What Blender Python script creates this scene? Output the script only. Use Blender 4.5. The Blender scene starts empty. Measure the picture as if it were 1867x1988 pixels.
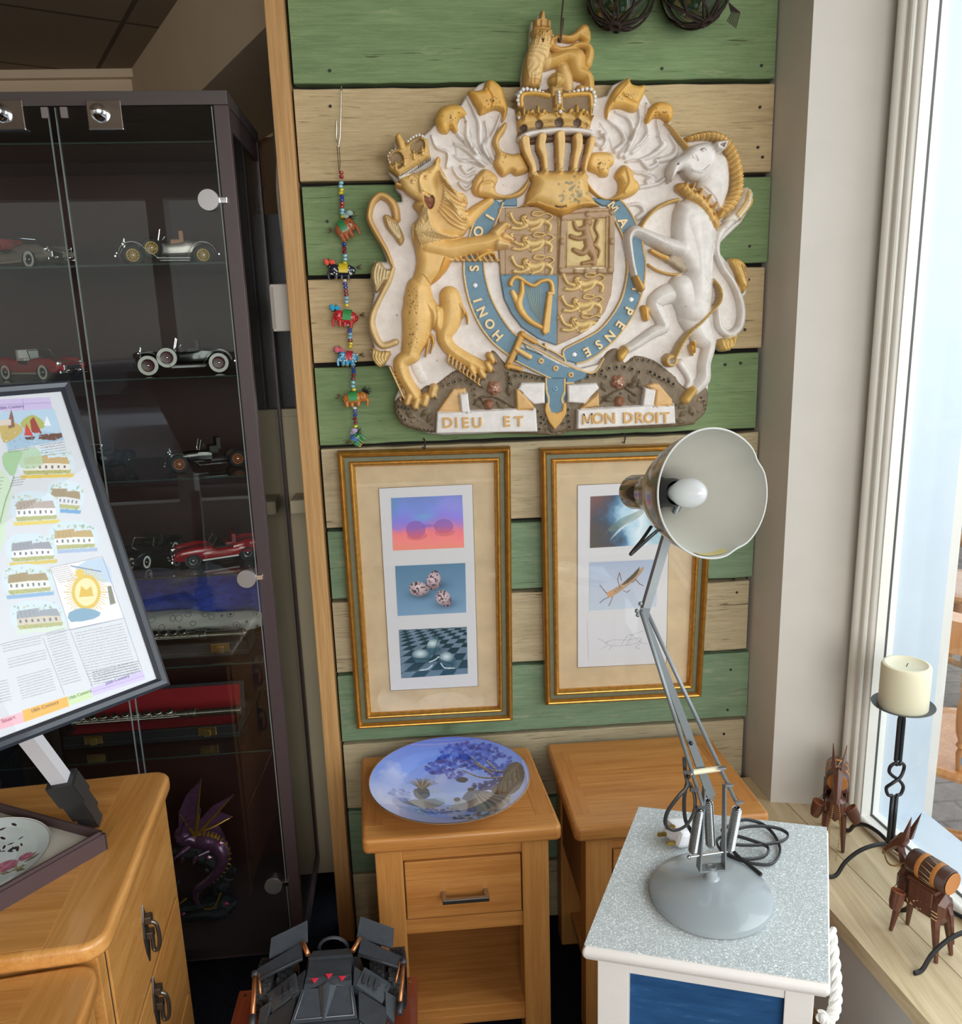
import bpy, bmesh, math, random
import numpy as np
from mathutils import Vector, Matrix, Euler
random.seed(7); RNG=np.random.RandomState(7)
SC=bpy.context.scene; COL=SC.collection
# ------------------------------------------------------------------ camera
IW,IH=1867,1988
FPX=1600.0; PITCH=math.radians(13.05); ROLL=math.radians(1.8); YAW=math.radians(3.8)
CAM=np.array([0,0,1.6])
_f=np.array([math.sin(YAW)*math.cos(PITCH),math.cos(YAW)*math.cos(PITCH),-math.sin(PITCH)])
_r0=np.array([math.cos(YAW),-math.sin(YAW),0]); _u0=np.cross(_r0,_f)
_r=_r0*math.cos(ROLL)-_u0*math.sin(ROLL); _u=_u0*math.cos(ROLL)+_r0*math.sin(ROLL)
cd=bpy.data.cameras.new('camera'); cam=bpy.data.objects.new('camera',cd); COL.objects.link(cam); SC.camera=cam
cd.sensor_fit='HORIZONTAL'; cd.sensor_width=36; cd.lens=36*FPX/IW; cd.clip_start=0.02; cd.clip_end=200
cam.matrix_world=Matrix(((_r[0],_u[0],-_f[0],CAM[0]),(_r[1],_u[1],-_f[1],CAM[1]),(_r[2],_u[2],-_f[2],CAM[2]),(0,0,0,1)))
# ------------------------------------------------------------------ light
w=bpy.data.worlds.new('world'); SC.world=w; w.use_nodes=True
_n=w.node_tree.nodes; _l=w.node_tree.links; _n.clear()
_o=_n.new('ShaderNodeOutputWorld'); _b=_n.new('ShaderNodeBackground')
_b.inputs['Color'].default_value=(0.80,0.90,1.0,1); _b.inputs['Strength'].default_value=1.7
_l.new(_b.outputs[0],_o.inputs[0])
def area_light(name,loc,target,sx,sy,power,color):
    ld=bpy.data.lights.new(name,'AREA'); ld.shape='RECTANGLE'; ld.size=sx; ld.size_y=sy; ld.energy=power; ld.color=color
    o=bpy.data.objects.new(name,ld); COL.objects.link(o); o.location=loc
    o.rotation_euler=(Vector(target)-Vector(loc)).to_track_quat('-Z','Y').to_euler(); return o
area_light('shop_window_daylight',(0.75,-1.5,1.75),(0.2,1.9,1.1),2.2,1.7,62,(1.0,0.97,0.93))
area_light('side_window_daylight',(2.0,0.7,1.9),(0.2,1.6,0.9),1.6,2.0,26,(0.92,0.96,1.0))
SC.view_settings.view_transform='Standard'; SC.view_settings.look='None'; SC.view_settings.gamma=1
SC.view_settings.use_curve_mapping=False; SC.view_settings.exposure=0.22
# ------------------------------------------------------------------ rays from photo pixels to real planes
def ray(x,y): return _f+_r*((x-IW/2)/FPX)-_u*((y-IH/2)/FPX)
def at(x,y,ax,v):
    d=ray(x,y); return CAM+(v-CAM[ax])/d[ax]*d
def atY(x,y,v): return at(x,y,1,v)
def atZ(x,y,v): return at(x,y,2,v)
def atP(x,y,p,n):
    d=ray(x,y); p=np.array(p);n=np.array(n); return CAM+((p-CAM)@n)/(d@n)*d
def srgb(h):
    if isinstance(h,str):
        h=h.lstrip('#'); c=[int(h[i:i+2],16)/255 for i in (0,2,4)]
    else: c=h
    return tuple((v/12.92 if v<=0.04045 else ((v+0.055)/1.055)**2.4) for v in c)
# ------------------------------------------------------------------ materials
MATS={}
class NT:
    def __init__(s,name):
        s.m=bpy.data.materials.new(name); s.m.use_nodes=True; s.n=s.m.node_tree.nodes; s.l=s.m.node_tree.links
        s.n.clear(); s.out=s.n.new('ShaderNodeOutputMaterial'); s.b=s.n.new('ShaderNodeBsdfPrincipled'); s.l.new(s.b.outputs[0],s.out.inputs[0])
    def N(s,t,**k):
        n=s.n.new('ShaderNode'+t)
        for a,v in k.items():
            if a.startswith('i_'):
                n.inputs[a[2:].replace('_',' ')].default_value=v
            else: setattr(n,a,v)
        return n
    def L(s,a,b): s.l.new(a,b)
    def ramp(s,fac,stops):
        r=s.n.new('ShaderNodeValToRGB'); e=r.color_ramp.elements
        while len(e)>1: e.remove(e[-1])
        e[0].position=stops[0][0]; e[0].color=(*stops[0][1],1)
        for p,c in stops[1:]:
            x=e.new(p); x.color=(*c,1)
        s.L(fac,r.inputs[0]); return r.outputs[0]
    def mix(s,fac,a,b,mode='MIX'):
        m=s.n.new('ShaderNodeMix'); m.data_type='RGBA'; m.blend_type=mode
        for i,v in ((0,fac),(6,a),(7,b)):
            if hasattr(v,'is_linked') or hasattr(v,'links'): s.L(v,m.inputs[i])
            elif i==0: m.inputs[0].default_value=v
            else: m.inputs[i].default_value=(*v,1)
        return m.outputs[2]
    def coords(s,scale=(1,1,1),rot=(0,0,0),kind='Object'):
        t=s.N('TexCoord'); mp=s.N('Mapping'); mp.inputs['Scale'].default_value=scale; mp.inputs['Rotation'].default_value=rot
        s.L(t.outputs[kind],mp.inputs[0]); return mp.outputs[0]
    def noise(s,vec,scale,detail=4,rough=.55,dist=0):
        n=s.N('TexNoise'); n.inputs['Scale'].default_value=scale; n.inputs['Detail'].default_value=detail
        n.inputs['Roughness'].default_value=rough; n.inputs['Distortion'].default_value=dist
        s.L(vec,n.inputs['Vector']); return n.outputs['Fac']
    def bump(s,h,strength=.3,dist=.002):
        b=s.N('Bump'); b.inputs['Strength'].default_value=strength; b.inputs['Distance'].default_value=dist
        s.L(h,b.inputs['Height']); s.L(b.outputs[0],s.b.inputs['Normal'])
    def setp(s,rough=.5,metal=0,spec=.5,coat=0):
        s.b.inputs['Roughness'].default_value=rough; s.b.inputs['Metallic'].default_value=metal
        s.b.inputs['Specular IOR Level'].default_value=spec; s.b.inputs['Coat Weight'].default_value=coat
def M(name,col,rough=.5,metal=0,spec=.5,coat=0,var=0.0,vscale=30,bump=0):
    if name in MATS: return MATS[name]
    t=NT(name); t.setp(rough,metal,spec,coat); c=srgb(col)
    if var or bump:
        v=t.coords(); f=t.noise(v,vscale)
        if var:
            a=tuple(max(0,x*(1-var)) for x in c); b=tuple(min(1,x*(1+var)) for x in c)
            t.L(t.ramp(f,[(.3,a),(.7,b)]),t.b.inputs['Base Color'])
        else: t.b.inputs['Base Color'].default_value=(*c,1)
        if bump: t.bump(f,bump)
    else: t.b.inputs['Base Color'].default_value=(*c,1)
    MATS[name]=t.m; return t.m
def wood(name,c1,c2,axis=0,scale=1.0,rough=.42,coat=0,stretch=12,contrast=(.25,.75),c3=None,bump=.12):
    if name in MATS: return MATS[name]
    t=NT(name); t.setp(rough,0,.4,coat)
    sc=[stretch]*3; sc[axis]=1.0; sc=[x*scale for x in sc]
    v=t.coords(tuple(sc)); f=t.noise(v,2.2,6,.62,.6); v2=t.coords(tuple(x*6 if i!=axis else x*2.2 for i,x in enumerate(sc))); g=t.noise(v2,1.6,3,.6)
    col=t.ramp(f,[(contrast[0],srgb(c1)),(.5,tuple((a+b)/2 for a,b in zip(srgb(c1),srgb(c2)))),(contrast[1],srgb(c2))])
    col=t.mix(.38,col,t.ramp(g,[(.35,srgb(c3 or c1)),(.65,srgb(c2))]))
    v3=t.coords(tuple(x*22 if i!=axis else x*5 for i,x in enumerate(sc))); h=t.noise(v3,1.5,4,.7,.3)
    dk=tuple(x*.62 for x in srgb(c1)); col=t.mix(t.ramp(h,[(.28,(.55,)*3),(.46,(0,)*3)]),col,dk)
    t.L(col,t.b.inputs['Base Color']); t.bump(g,bump,.001); MATS[name]=t.m; return t.m
def vcol(name,rough=.5,spec=.4,coat=0,metal=0,mott=.0,pits=0,bump=0,mscale=60,sat=1.0,val=1.0):
    if name in MATS: return MATS[name]
    t=NT(name); t.setp(rough,metal,spec,coat)
    a=t.N('VertexColor'); a.layer_name='paint'; c=a.outputs['Color']
    if sat!=1 or val!=1:
        hs=t.N('HueSaturation'); hs.inputs['Saturation'].default_value=sat; hs.inputs['Value'].default_value=val; t.L(c,hs.inputs['Color']); c=hs.outputs[0]
    v=t.coords()
    if mott:
        f=t.noise(v,mscale,5,.6); c=t.mix(1.0,c,t.ramp(f,[(.3,(1-mott,1-mott,1-mott*1.15)),(.62,(1,1,1))]),'MULTIPLY')
    if pits:
        g=t.noise(v,420,2,.5); h=t.noise(v,22,3,.5)
        mm=t.N('Math',operation='MULTIPLY'); t.L(t.ramp(g,[(.64,(0,0,0)),(.69,(1,1,1))]),mm.inputs[0]); t.L(t.ramp(h,[(.52,(0,0,0)),(.62,(1,1,1))]),mm.inputs[1])
        m2=t.N('Math',operation='MULTIPLY'); t.L(mm.outputs[0],m2.inputs[0]); m2.inputs[1].default_value=pits
        c=t.mix(m2.outputs[0],c,srgb('#4a3a22'))
    t.L(c,t.b.inputs['Base Color'])
    if bump: t.bump(t.noise(v,180,4,.6),bump,.001)
    MATS[name]=t.m; return t.m
def glass(name,tint=(1,1,1),ior=1.5,dark=1.0,rough=0.0):
    if name in MATS: return MATS[name]
    m=bpy.data.materials.new(name); m.use_nodes=True; n=m.node_tree.nodes; l=m.node_tree.links; n.clear()
    o=n.new('ShaderNodeOutputMaterial'); mx=n.new('ShaderNodeMixShader'); lw=n.new('ShaderNodeLayerWeight'); lw.inputs['Blend'].default_value=.5
    pw=n.new('ShaderNodeMath'); pw.operation='POWER'; l.new(lw.outputs['Facing'],pw.inputs[0]); pw.inputs[1].default_value=4.0
    fr=n.new('ShaderNodeMath'); fr.operation='MULTIPLY_ADD'; f0=((ior-1)/(ior+1))**2; l.new(pw.outputs[0],fr.inputs[0]); fr.inputs[1].default_value=(1-f0)*.8; fr.inputs[2].default_value=f0
    tr=n.new('ShaderNodeBsdfTransparent'); tr.inputs[0].default_value=(*[x*dark for x in tint],1); g=n.new('ShaderNodeBsdfGlossy'); g.inputs['Roughness'].default_value=rough
    l.new(fr.outputs[0],mx.inputs[0]); l.new(tr.outputs[0],mx.inputs[1]); l.new(g.outputs[0],mx.inputs[2]); l.new(mx.outputs[0],o.inputs[0])
    MATS[name]=m; return m
# ------------------------------------------------------------------ objects
def empty(name,loc=(0,0,0),rz=0,label=None,cat=None,group=None,rx=0,ry=0):
    o=bpy.data.objects.new(name,None); COL.objects.link(o); o.location=tuple(float(v) for v in loc); o.rotation_euler=(rx,ry,rz); o.empty_display_size=.02
    return tag(o,label,cat,group)
def tag(o,label=None,cat=None,group=None,kind=None):
    if label: o['label']=label
    if cat: o['category']=cat
    if group: o['group']=group
    if kind: o['kind']=kind
    return o
def copy_tree(o,parent=None):
    c=o.copy(); COL.objects.link(c)
    if parent: c.parent=parent
    for ch in list(o.children): copy_tree(ch,c)
    return c
def rotm(rx=0,ry=0,rz=0): return Euler((rx,ry,rz)).to_matrix()
class MB:
    def __init__(s): s.v=[];s.f=[];s.mi=[];s.sm=[]; s.mat=0; s.T=None
    def _add(s,vs,fs,smooth=False):
        b=len(s.v)
        for p in vs:
            p=Vector([float(q) for q in p])
            if s.T is not None: p=s.T@p
            s.v.append(tuple(p))
        for f in fs: s.f.append([b+i for i in f]); s.mi.append(s.mat); s.sm.append(smooth)
        return s
    def box(s,c,d,R=None,bev=0):
        c=Vector(c); hx,hy,hz=[x/2 for x in d]
        if bev>0:
            b=min(bev,hx*.49,hy*.49,hz*.49); bm=bmesh.new(); bmesh.ops.create_cube(bm,size=1)
            for v in bm.verts: v.co=Vector((v.co.x*2*hx,v.co.y*2*hy,v.co.z*2*hz))
            bmesh.ops.bevel(bm,geom=list(bm.edges),offset=b,segments=2,profile=.6,affect='EDGES')
            vs=[(R@v.co if R else v.co)+c for v in bm.verts]; bm.verts.index_update(); fs=[[v.index for v in f.verts] for f in bm.faces]; bm.free()
            return s._add(vs,fs,False)
        vs=[Vector((x*hx,y*hy,z*hz)) for x in(-1,1) for y in(-1,1) for z in(-1,1)]
        if R: vs=[R@v for v in vs]
        return s._add([v+c for v in vs],[(0,1,3,2),(4,6,7,5),(0,4,5,1),(2,3,7,6),(0,2,6,4),(1,5,7,3)])
    def b2(s,lo,hi,bev=0):
        return s.box([(a+b)/2 for a,b in zip(lo,hi)],[abs(b-a) for a,b in zip(lo,hi)],None,bev)
    def prism(s,pts,v0,v1,ax=2):
        # pts 2D in the two other axes (cyclic order), extruded v0..v1 on ax
        n=len(pts)
        def mk(p,v):
            if ax==2: return (p[0],p[1],v)
            if ax==1: return (p[0],v,p[1])
            return (v,p[0],p[1])
        vs=[mk(p,v0) for p in pts]+[mk(p,v1) for p in pts]
        return s._add(vs,[list(range(n))[::-1],list(range(n,2*n))]+[(i,(i+1)%n,n+(i+1)%n,n+i) for i in range(n)])
    def hull(s,bot,top):
        n=len(bot); return s._add(list(bot)+list(top),[list(range(n))[::-1],list(range(n,2*n))]+[(i,(i+1)%n,n+(i+1)%n,n+i) for i in range(n)])
    def tube(s,path,r,n=10,closed=False,caps=True,flat=None,up=None):
        P=[Vector([float(q) for q in p]) for p in path]; m=len(P)
        rr=r if hasattr(r,'__len__') else [r]*m
        vs=[];fs=[];prev=Vector(up) if up else None
        for i,p in enumerate(P):
            if closed: t=(P[(i+1)%m]-P[i-1])
            else: t=P[min(i+1,m-1)]-P[max(i-1,0)]
            if t.length<1e-9: t=Vector((0,0,1))
            t.normalize()
            if prev is None: prev=Vector((0,0,1)) if abs(t.z)<.9 else Vector((1,0,0))
            a=prev-t*prev.dot(t)
            if a.length<1e-6: a=t.orthogonal()
            a.normalize(); b=t.cross(a); prev=a
            fl=flat or 1.0
            for k in range(n):
                an=2*math.pi*k/n; vs.append(p+(a*math.cos(an)+b*math.sin(an)*fl)*rr[i])
        for i in range(m if closed else m-1):
            for k in range(n): fs.append((i*n+k,i*n+(k+1)%n,((i+1)%m)*n+(k+1)%n,((i+1)%m)*n+k))
        s._add(vs,fs,True)
        if caps and not closed:
            b=len(s.v)-len(vs); s.f.append([b+k for k in range(n)][::-1]); s.mi.append(s.mat); s.sm.append(False)
            s.f.append([b+(m-1)*n+k for k in range(n)]); s.mi.append(s.mat); s.sm.append(False)
        return s
    def cyl(s,a,b,r,n=20,r2=None): return s.tube([a,b],[r,r if r2 is None else r2],n)
    def lathe(s,prof,c=(0,0,0),axis=(0,0,1),n=32,smooth=True,arc=2*math.pi,sx=1,sy=1):
        ax=Vector(axis).normalized(); q=Vector((0,0,1)).rotation_difference(ax); c=Vector(c); m=len(prof); vs=[];fs=[]
        for r,z in prof:
            for k in range(n):
                an=arc*k/n; vs.append(c+q@Vector((r*math.cos(an)*sx,r*math.sin(an)*sy,z)))
        for i in range(m-1):
            for k in range(n): fs.append((i*n+k,i*n+(k+1)%n,(i+1)*n+(k+1)%n,(i+1)*n+k))
        return s._add(vs,fs,smooth)
    def ball(s,c,r,n=16,sc=(1,1,1),R=None):
        m=max(6,n//2); prof=[(math.sin(math.pi*i/m),-math.cos(math.pi*i/m)) for i in range(m+1)]
        vs=[];fs=[];c=Vector(c)
        for a,z in prof:
            for k in range(n):
                v=Vector((a*math.cos(2*math.pi*k/n)*r*sc[0],a*math.sin(2*math.pi*k/n)*r*sc[1],z*r*sc[2])); vs.append((R@v if R else v)+c)
        for i in range(m):
            for k in range(n): fs.append((i*n+k,i*n+(k+1)%n,(i+1)*n+(k+1)%n,(i+1)*n+k))
        return s._add(vs,fs,True)
    def torus(s,c,R,r,axis=(0,0,1),n=32,m=8,sc=1):
        ax=Vector(axis).normalized(); q=Vector((0,0,1)).rotation_difference(ax); c=Vector(c)
        pts=[c+q@Vector((R*math.cos(2*math.pi*i/n),R*sc*math.sin(2*math.pi*i/n),0)) for i in range(n)]
        return s.tube(pts,r,m,closed=True,up=tuple(ax))
    def build(s,name,mats,parent=None,label=None,cat=None,group=None,kind=None,weld=False):
        me=bpy.data.meshes.new(name); me.from_pydata(s.v,[],s.f)
        if not isinstance(mats,(list,tuple)): mats=[mats]
        for m in mats: me.materials.append(m)
        me.polygons.foreach_set('material_index',s.mi); me.polygons.foreach_set('use_smooth',s.sm)
        me.update(); bm=bmesh.new(); bm.from_mesh(me)
        if weld: bmesh.ops.remove_doubles(bm,verts=bm.verts,dist=1e-5)
        bmesh.ops.recalc_face_normals(bm,faces=bm.faces)
        for e in bm.edges:
            if len(e.link_faces)==2 and e.calc_face_angle(0)>.6: e.smooth=False
        bm.to_mesh(me); bm.free()
        o=bpy.data.objects.new(name,me); COL.objects.link(o)
        if parent: o.parent=parent
        return tag(o,label,cat,group,kind)
def spline(pts,n=8,closed=False):
    P=[np.array(p,float) for p in pts]; m=len(P); out=[]
    rng=range(m) if closed else range(m-1)
    for i in rng:
        p0=P[(i-1)%m] if closed or i>0 else P[i]; p1=P[i]; p2=P[(i+1)%m]; p3=P[(i+2)%m] if closed or i+2<m else P[i+1]
        for k in range(n):
            t=k/n; out.append(.5*((2*p1)+(-p0+p2)*t+(2*p0-5*p1+4*p2-p3)*t*t+(-p0+3*p1-3*p2+p3)*t**3))
    if not closed: out.append(P[-1])
    return out
def text_mesh(name,txt,size,mat,M4,extrude=.001,parent=None,bold=0.0,align='CENTER',**kw):
    cu=bpy.data.curves.new(name,'FONT'); cu.body=txt; cu.size=size; cu.extrude=extrude; cu.offset=bold; cu.align_x=align; cu.align_y='CENTER'; cu.resolution_u=3
    tmp=bpy.data.objects.new(name,cu); COL.objects.link(tmp); dg=bpy.context.evaluated_depsgraph_get(); dg.update()
    me=bpy.data.meshes.new_from_object(tmp.evaluated_get(dg)); me.name=name; bpy.data.objects.remove(tmp); me.materials.clear(); me.materials.append(mat)
    me.transform(M4); o=bpy.data.objects.new(name,me); COL.objects.link(o)
    if parent: o.parent=parent
    return tag(o,**kw)
# ------------------------------------------------------------------ painted / relief sheets
def poly_sdf(X,Y,pts):
    P=np.array(pts,float); d=np.full(X.shape,1e9); ins=np.zeros(X.shape,bool); n=len(P)
    for i in range(n):
        ax,ay=P[i];bx,by=P[(i+1)%n]; ex,ey=bx-ax,by-ay; L=ex*ex+ey*ey+1e-12
        t=np.clip(((X-ax)*ex+(Y-ay)*ey)/L,0,1); d=np.minimum(d,(X-ax-t*ex)**2+(Y-ay-t*ey)**2)
        if ay!=by:
            c=((ay>Y)!=(by>Y))&(X<(bx-ax)*(Y-ay)/(by-ay)+ax); ins^=c
    d=np.sqrt(d); return np.where(ins,-d,d)
def stroke_sdf(X,Y,pts,w):
    P=np.array(pts,float); w=np.array(w if hasattr(w,'__len__') else [w]*len(P),float); d=np.full(X.shape,1e9)
    for i in range(len(P)-1):
        ax,ay=P[i];bx,by=P[i+1]; ex,ey=bx-ax,by-ay; L=ex*ex+ey*ey+1e-12
        t=np.clip(((X-ax)*ex+(Y-ay)*ey)/L,0,1)
        d=np.minimum(d,np.sqrt((X-ax-t*ex)**2+(Y-ay-t*ey)**2)-(w[i]+t*(w[i+1]-w[i])))
    return d
def smooth_w(w,n,m):
    w=list(w); out=[]
    for i in range(m-1):
        for k in range(n): out.append(w[i]+(w[i+1]-w[i])*k/n)
    return out+[w[-1]]
class Sheet:
    """height + colour raster on a real surface; to3(px,py,h) gives the 3-D point"""
    def __init__(s,x0,y0,x1,y1,step):
        s.xs=np.arange(x0,x1+step,step); s.ys=np.arange(y0,y1+step,step); s.step=step
        s.X,s.Y=np.meshgrid(s.xs,s.ys); s.h=np.zeros(s.X.shape); s.c=np.ones(s.X.shape+(3,)); s.S=np.full(s.X.shape,1e9)
    def win(s,pts,m):
        P=np.array(pts,float); a=P.min(0)-m;b=P.max(0)+m
        i0=max(0,int((a[0]-s.xs[0])/s.step));i1=min(len(s.xs),int((b[0]-s.xs[0])/s.step)+2)
        j0=max(0,int((a[1]-s.ys[0])/s.step));j1=min(len(s.ys),int((b[1]-s.ys[0])/s.step)+2)
        return slice(j0,max(j1,j0)),slice(i0,max(i1,i0))
    def apply(s,sl,d,H,R,col,mode,base,body,alpha=1):
        ins=d<0; t=np.clip(-d/max(R,1e-6),0,1); prof=base+H*np.sqrt(np.clip(1-(1-t)**2,0,1))
        h=s.h[sl]; c=s.c[sl]; cc=np.array(srgb(col)) if col is not None else None
        if mode=='max': m=ins&(prof>=h); h[m]=prof[m]
        elif mode=='add': m=ins; h[m]+=(prof-base)[m]
        elif mode=='set': m=ins; h[m]=prof[m]
        elif mode=='paint': m=ins
        if cc is not None:
            if alpha<1: c[m]=c[m]*(1-alpha)+cc*alpha
            else: c[m]=cc
        if body: s.S[sl]=np.minimum(s.S[sl],d)
    def poly(s,pts,H=0,R=5,col=None,mode='max',base=0,body=False,smooth=0,alpha=1):
        if smooth: pts=spline(pts,smooth,True)
        sl=s.win(pts,8)
        if s.X[sl].size==0: return s
        s.apply(sl,poly_sdf(s.X[sl],s.Y[sl],pts),H,R,col,mode,base,body,alpha); return s
    def stroke(s,pts,w,H=0,R=None,col=None,mode='max',base=0,body=False,smooth=6,alpha=1):
        ww=w if hasattr(w,'__len__') else [w]*len(pts); mx=max(ww)
        if smooth and len(pts)>2: ww=smooth_w(ww,smooth,len(pts)); pts=spline(pts,smooth)
        sl=s.win(pts,mx+8)
        if s.X[sl].size==0: return s
        s.apply(sl,stroke_sdf(s.X[sl],s.Y[sl],pts,ww),H,R or mx,col,mode,base,body,alpha); return s
    def dot(s,x,y,r,H=0,col=None,mode='add',body=False,base=0,alpha=1,R=None):
        sl=s.win([(x,y)],r+8)
        if s.X[sl].size==0: return s
        s.apply(sl,np.hypot(s.X[sl]-x,s.Y[sl]-y)-r,H,R or r,col,mode,base,body,alpha); return s
    def build(s,name,to3,mat,parent=None,back=None,full=False,smooth=True,**kw):
        X,Y,h=s.X.copy(),s.Y.copy(),s.h
        if full: keepv=np.ones(X.shape,bool); mask=keepv
        else:
            mask=s.S<0
        cell=mask[:-1,:-1]|mask[1:,:-1]|mask[:-1,1:]|mask[1:,1:]
        if full: cell[:]=True
        else:
            gy,gx=np.gradient(s.S,s.step); g=np.hypot(gx,gy)+1e-6; gx/=g;gy/=g
            out=(~mask)
            lim=np.clip(s.S,0,s.step*1.5)
            X=np.where(out,X-gx*lim,X); Y=np.where(out,Y-gy*lim,Y)
        ny,nx=X.shape; idx=np.arange(ny*nx).reshape(ny,nx)
        q=np.stack([idx[:-1,:-1],idx[:-1,1:],idx[1:,1:],idx[1:,:-1]],-1)[cell]
        used=np.unique(q); remap=np.full(ny*nx,-1); remap[used]=np.arange(len(used)); q=remap[q]
        V=to3(X.ravel()[used],Y.ravel()[used],h.ravel()[used]); C=s.c.reshape(-1,3)[used]
        if back is not None:
            e=np.concatenate([q[:,[0,1]],q[:,[1,2]],q[:,[2,3]],q[:,[3,0]]]); es=np.sort(e,1); key=es[:,0].astype(np.int64)*len(used)+es[:,1]
            u,inv,cnt=np.unique(key,return_inverse=True,return_counts=True); be=e[cnt[inv]==1]
            bv=np.unique(be); rm=np.full(len(used),-1); rm[bv]=np.arange(len(bv))+len(V)
            hb=np.full(len(bv),back); VB=to3(X.ravel()[used][bv],Y.ravel()[used][bv],hb)
            sk=np.stack([be[:,1],be[:,0],rm[be[:,0]],rm[be[:,1]]],-1); V=np.concatenate([V,VB]); C=np.concatenate([C,C[bv]]); q=np.concatenate([q,sk])
        me=bpy.data.meshes.new(name); me.vertices.add(len(V)); me.vertices.foreach_set('co',V.astype(np.float32).ravel())
        me.loops.add(len(q)*4); me.loops.foreach_set('vertex_index',q.astype(np.int32).ravel())
        me.polygons.add(len(q)); me.polygons.foreach_set('loop_start',np.arange(0,len(q)*4,4,dtype=np.int32)); me.polygons.foreach_set('loop_total',np.full(len(q),4,np.int32))
        me.update(); me.validate()
        me.polygons.foreach_set('use_smooth',np.full(len(me.polygons),smooth))
        a=me.color_attributes.new('paint','FLOAT_COLOR','POINT'); a.data.foreach_set('color',np.concatenate([C,np.ones((len(C),1))],1).astype(np.float32).ravel())
        me.materials.append(mat); o=bpy.data.objects.new(name,me); COL.objects.link(o)
        if parent: o.parent=parent
        return tag(o,**kw)
# ================================================================== setting
WY=1.93
plaster=M('white plaster','#cdc8c0',.75,var=.03,vscale=9,bump=.15)
m_green=None
def board_mat(name,c1,c2,knot,wear,ws):
    t=NT(name); t.setp(.78,0,.25)
    ge=t.N('ObjectInfo'); off=t.N('Combine' if False else 'CombineXYZ'); mu=t.N('Math',operation='MULTIPLY'); t.L(ge.outputs['Random'],mu.inputs[0]); mu.inputs[1].default_value=37.0
    for k in (0,1,2): t.L(mu.outputs[0],off.inputs[k])
    def cc(sc):
        tc_=t.N('TexCoord'); ad=t.N('VectorMath',operation='ADD'); t.L(tc_.outputs['Object'],ad.inputs[0]); t.L(off.outputs[0],ad.inputs[1])
        mp=t.N('Mapping'); mp.inputs['Scale'].default_value=sc; t.L(ad.outputs[0],mp.inputs[0]); return mp.outputs[0]
    g=t.noise(cc((1.4,6,9)),3.0,8,.65,1.2); h=t.noise(cc((5,60,110)),2,5,.75,.4)
    col=t.ramp(g,[(.28,srgb(c1)),(.72,srgb(c2))])
    col=t.mix(.40,col,t.ramp(h,[(.30,srgb(knot)),(.62,srgb(c2))]))
    vo=t.N('TexVoronoi'); vo.inputs['Scale'].default_value=4.2; vo.distance='EUCLIDEAN'; wv=t.N('VectorMath',operation='ADD'); base=cc((1,1,2.2)); nz=t.N('TexNoise'); nz.inputs['Scale'].default_value=9; t.L(cc((1,1,1)),nz.inputs['Vector']); sc_=t.N('VectorMath',operation='SCALE'); t.L(nz.outputs['Color'],sc_.inputs[0]); sc_.inputs['Scale'].default_value=.16
    t.L(base,wv.inputs[0]); t.L(sc_.outputs[0],wv.inputs[1]); t.L(wv.outputs[0],vo.inputs['Vector'])
    col=t.mix(t.ramp(vo.outputs['Distance'],[(.05,(.8,)*3),(.10,(.35,)*3),(.17,(0,)*3)]),col,srgb(knot))
    wn=t.noise(cc((2.2,9,12)),ws,8,.72)
    col=t.mix(t.ramp(wn,[(.57,(0,)*3),(.68,(.7,)*3)]),col,srgb(wear))
    cr=t.noise(cc((3.5,30,85)),1.6,3,.6,1.6); col=t.mix(t.ramp(cr,[(.30,(.75,)*3),(.36,(0,)*3)]),col,srgb('#3f3a28'))
    t.L(col,t.b.inputs['Base Color']); t.bump(h,.6,.0025); MATS[name]=t.m; return t.m
m_green=board_mat('green washed board','#678058','#869c70','#536742','#92a076',4)
m_greenL=board_mat('cool green washed board','#658266','#849c7e','#5a6b50','#a3a289',5)
m_cream=board_mat('cream washed board','#b09a74','#cdb890','#8a7452','#a3926f',4)
m_creamL=board_mat('grey cream washed board','#a59879','#c2b595','#88775a','#928870',6)
m_dark=M('dark gap','#1a1613',.9)
wallb=MB(); wallb.b2((-.24,1.962,-.0),(.97,2.0,2.7)); wb=wallb.build('wall_back',m_dark,kind='structure')
zs=[2.30,2.096,1.902,1.706,1.512,1.323,1.125,.947,.754,.565,.375,.185,.004]
for i in range(len(zs)-1):
    mb=MB(); rr=random.Random(i); top=zs[i]-.005; bot=zs[i+1]+.005; x0=-.243+rr.uniform(0,.003); x1=.803+rr.uniform(-.006,.005)
    n=26; fr=[]; 
    topz=[top+rr.uniform(-.0012,.0012) for _ in range(n)]; botz=[bot+rr.uniform(-.0012,.0012) for _ in range(n)]
    tilt=rr.uniform(-.002,.002)
    for k in range(n-1):
        xa=x0+(x1-x0)*k/(n-1); xb=x0+(x1-x0)*(k+1)/(n-1)
        a0,a1,b0,b1=topz[k],topz[k+1],botz[k],botz[k+1]; y=WY+tilt
        c=.002
        vs=[(xa,y,b0+c),(xb,y,b1+c),(xb,y,a1-c),(xa,y,a0-c),(xa,y+c,b0),(xb,y+c,b1),(xb,y+c,a1),(xa,y+c,a0),(xa,1.962,b0),(xb,1.962,b1),(xb,1.962,a1),(xa,1.962,a0)]
        fs=[(0,1,2,3),(4,5,1,0),(3,2,6,7),(8,9,5,4),(7,6,10,11)]
        if k==0: fs+=[(0,3,7,4),(4,7,11,8)]
        if k==n-2: fs+=[(1,5,6,2),(5,9,10,6)]
        mb._add(vs,fs)
    mb.build('board',(m_green if i<5 else m_greenL) if i%2==0 else (m_cream if i<4 else m_creamL),wb,weld=True)
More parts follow.
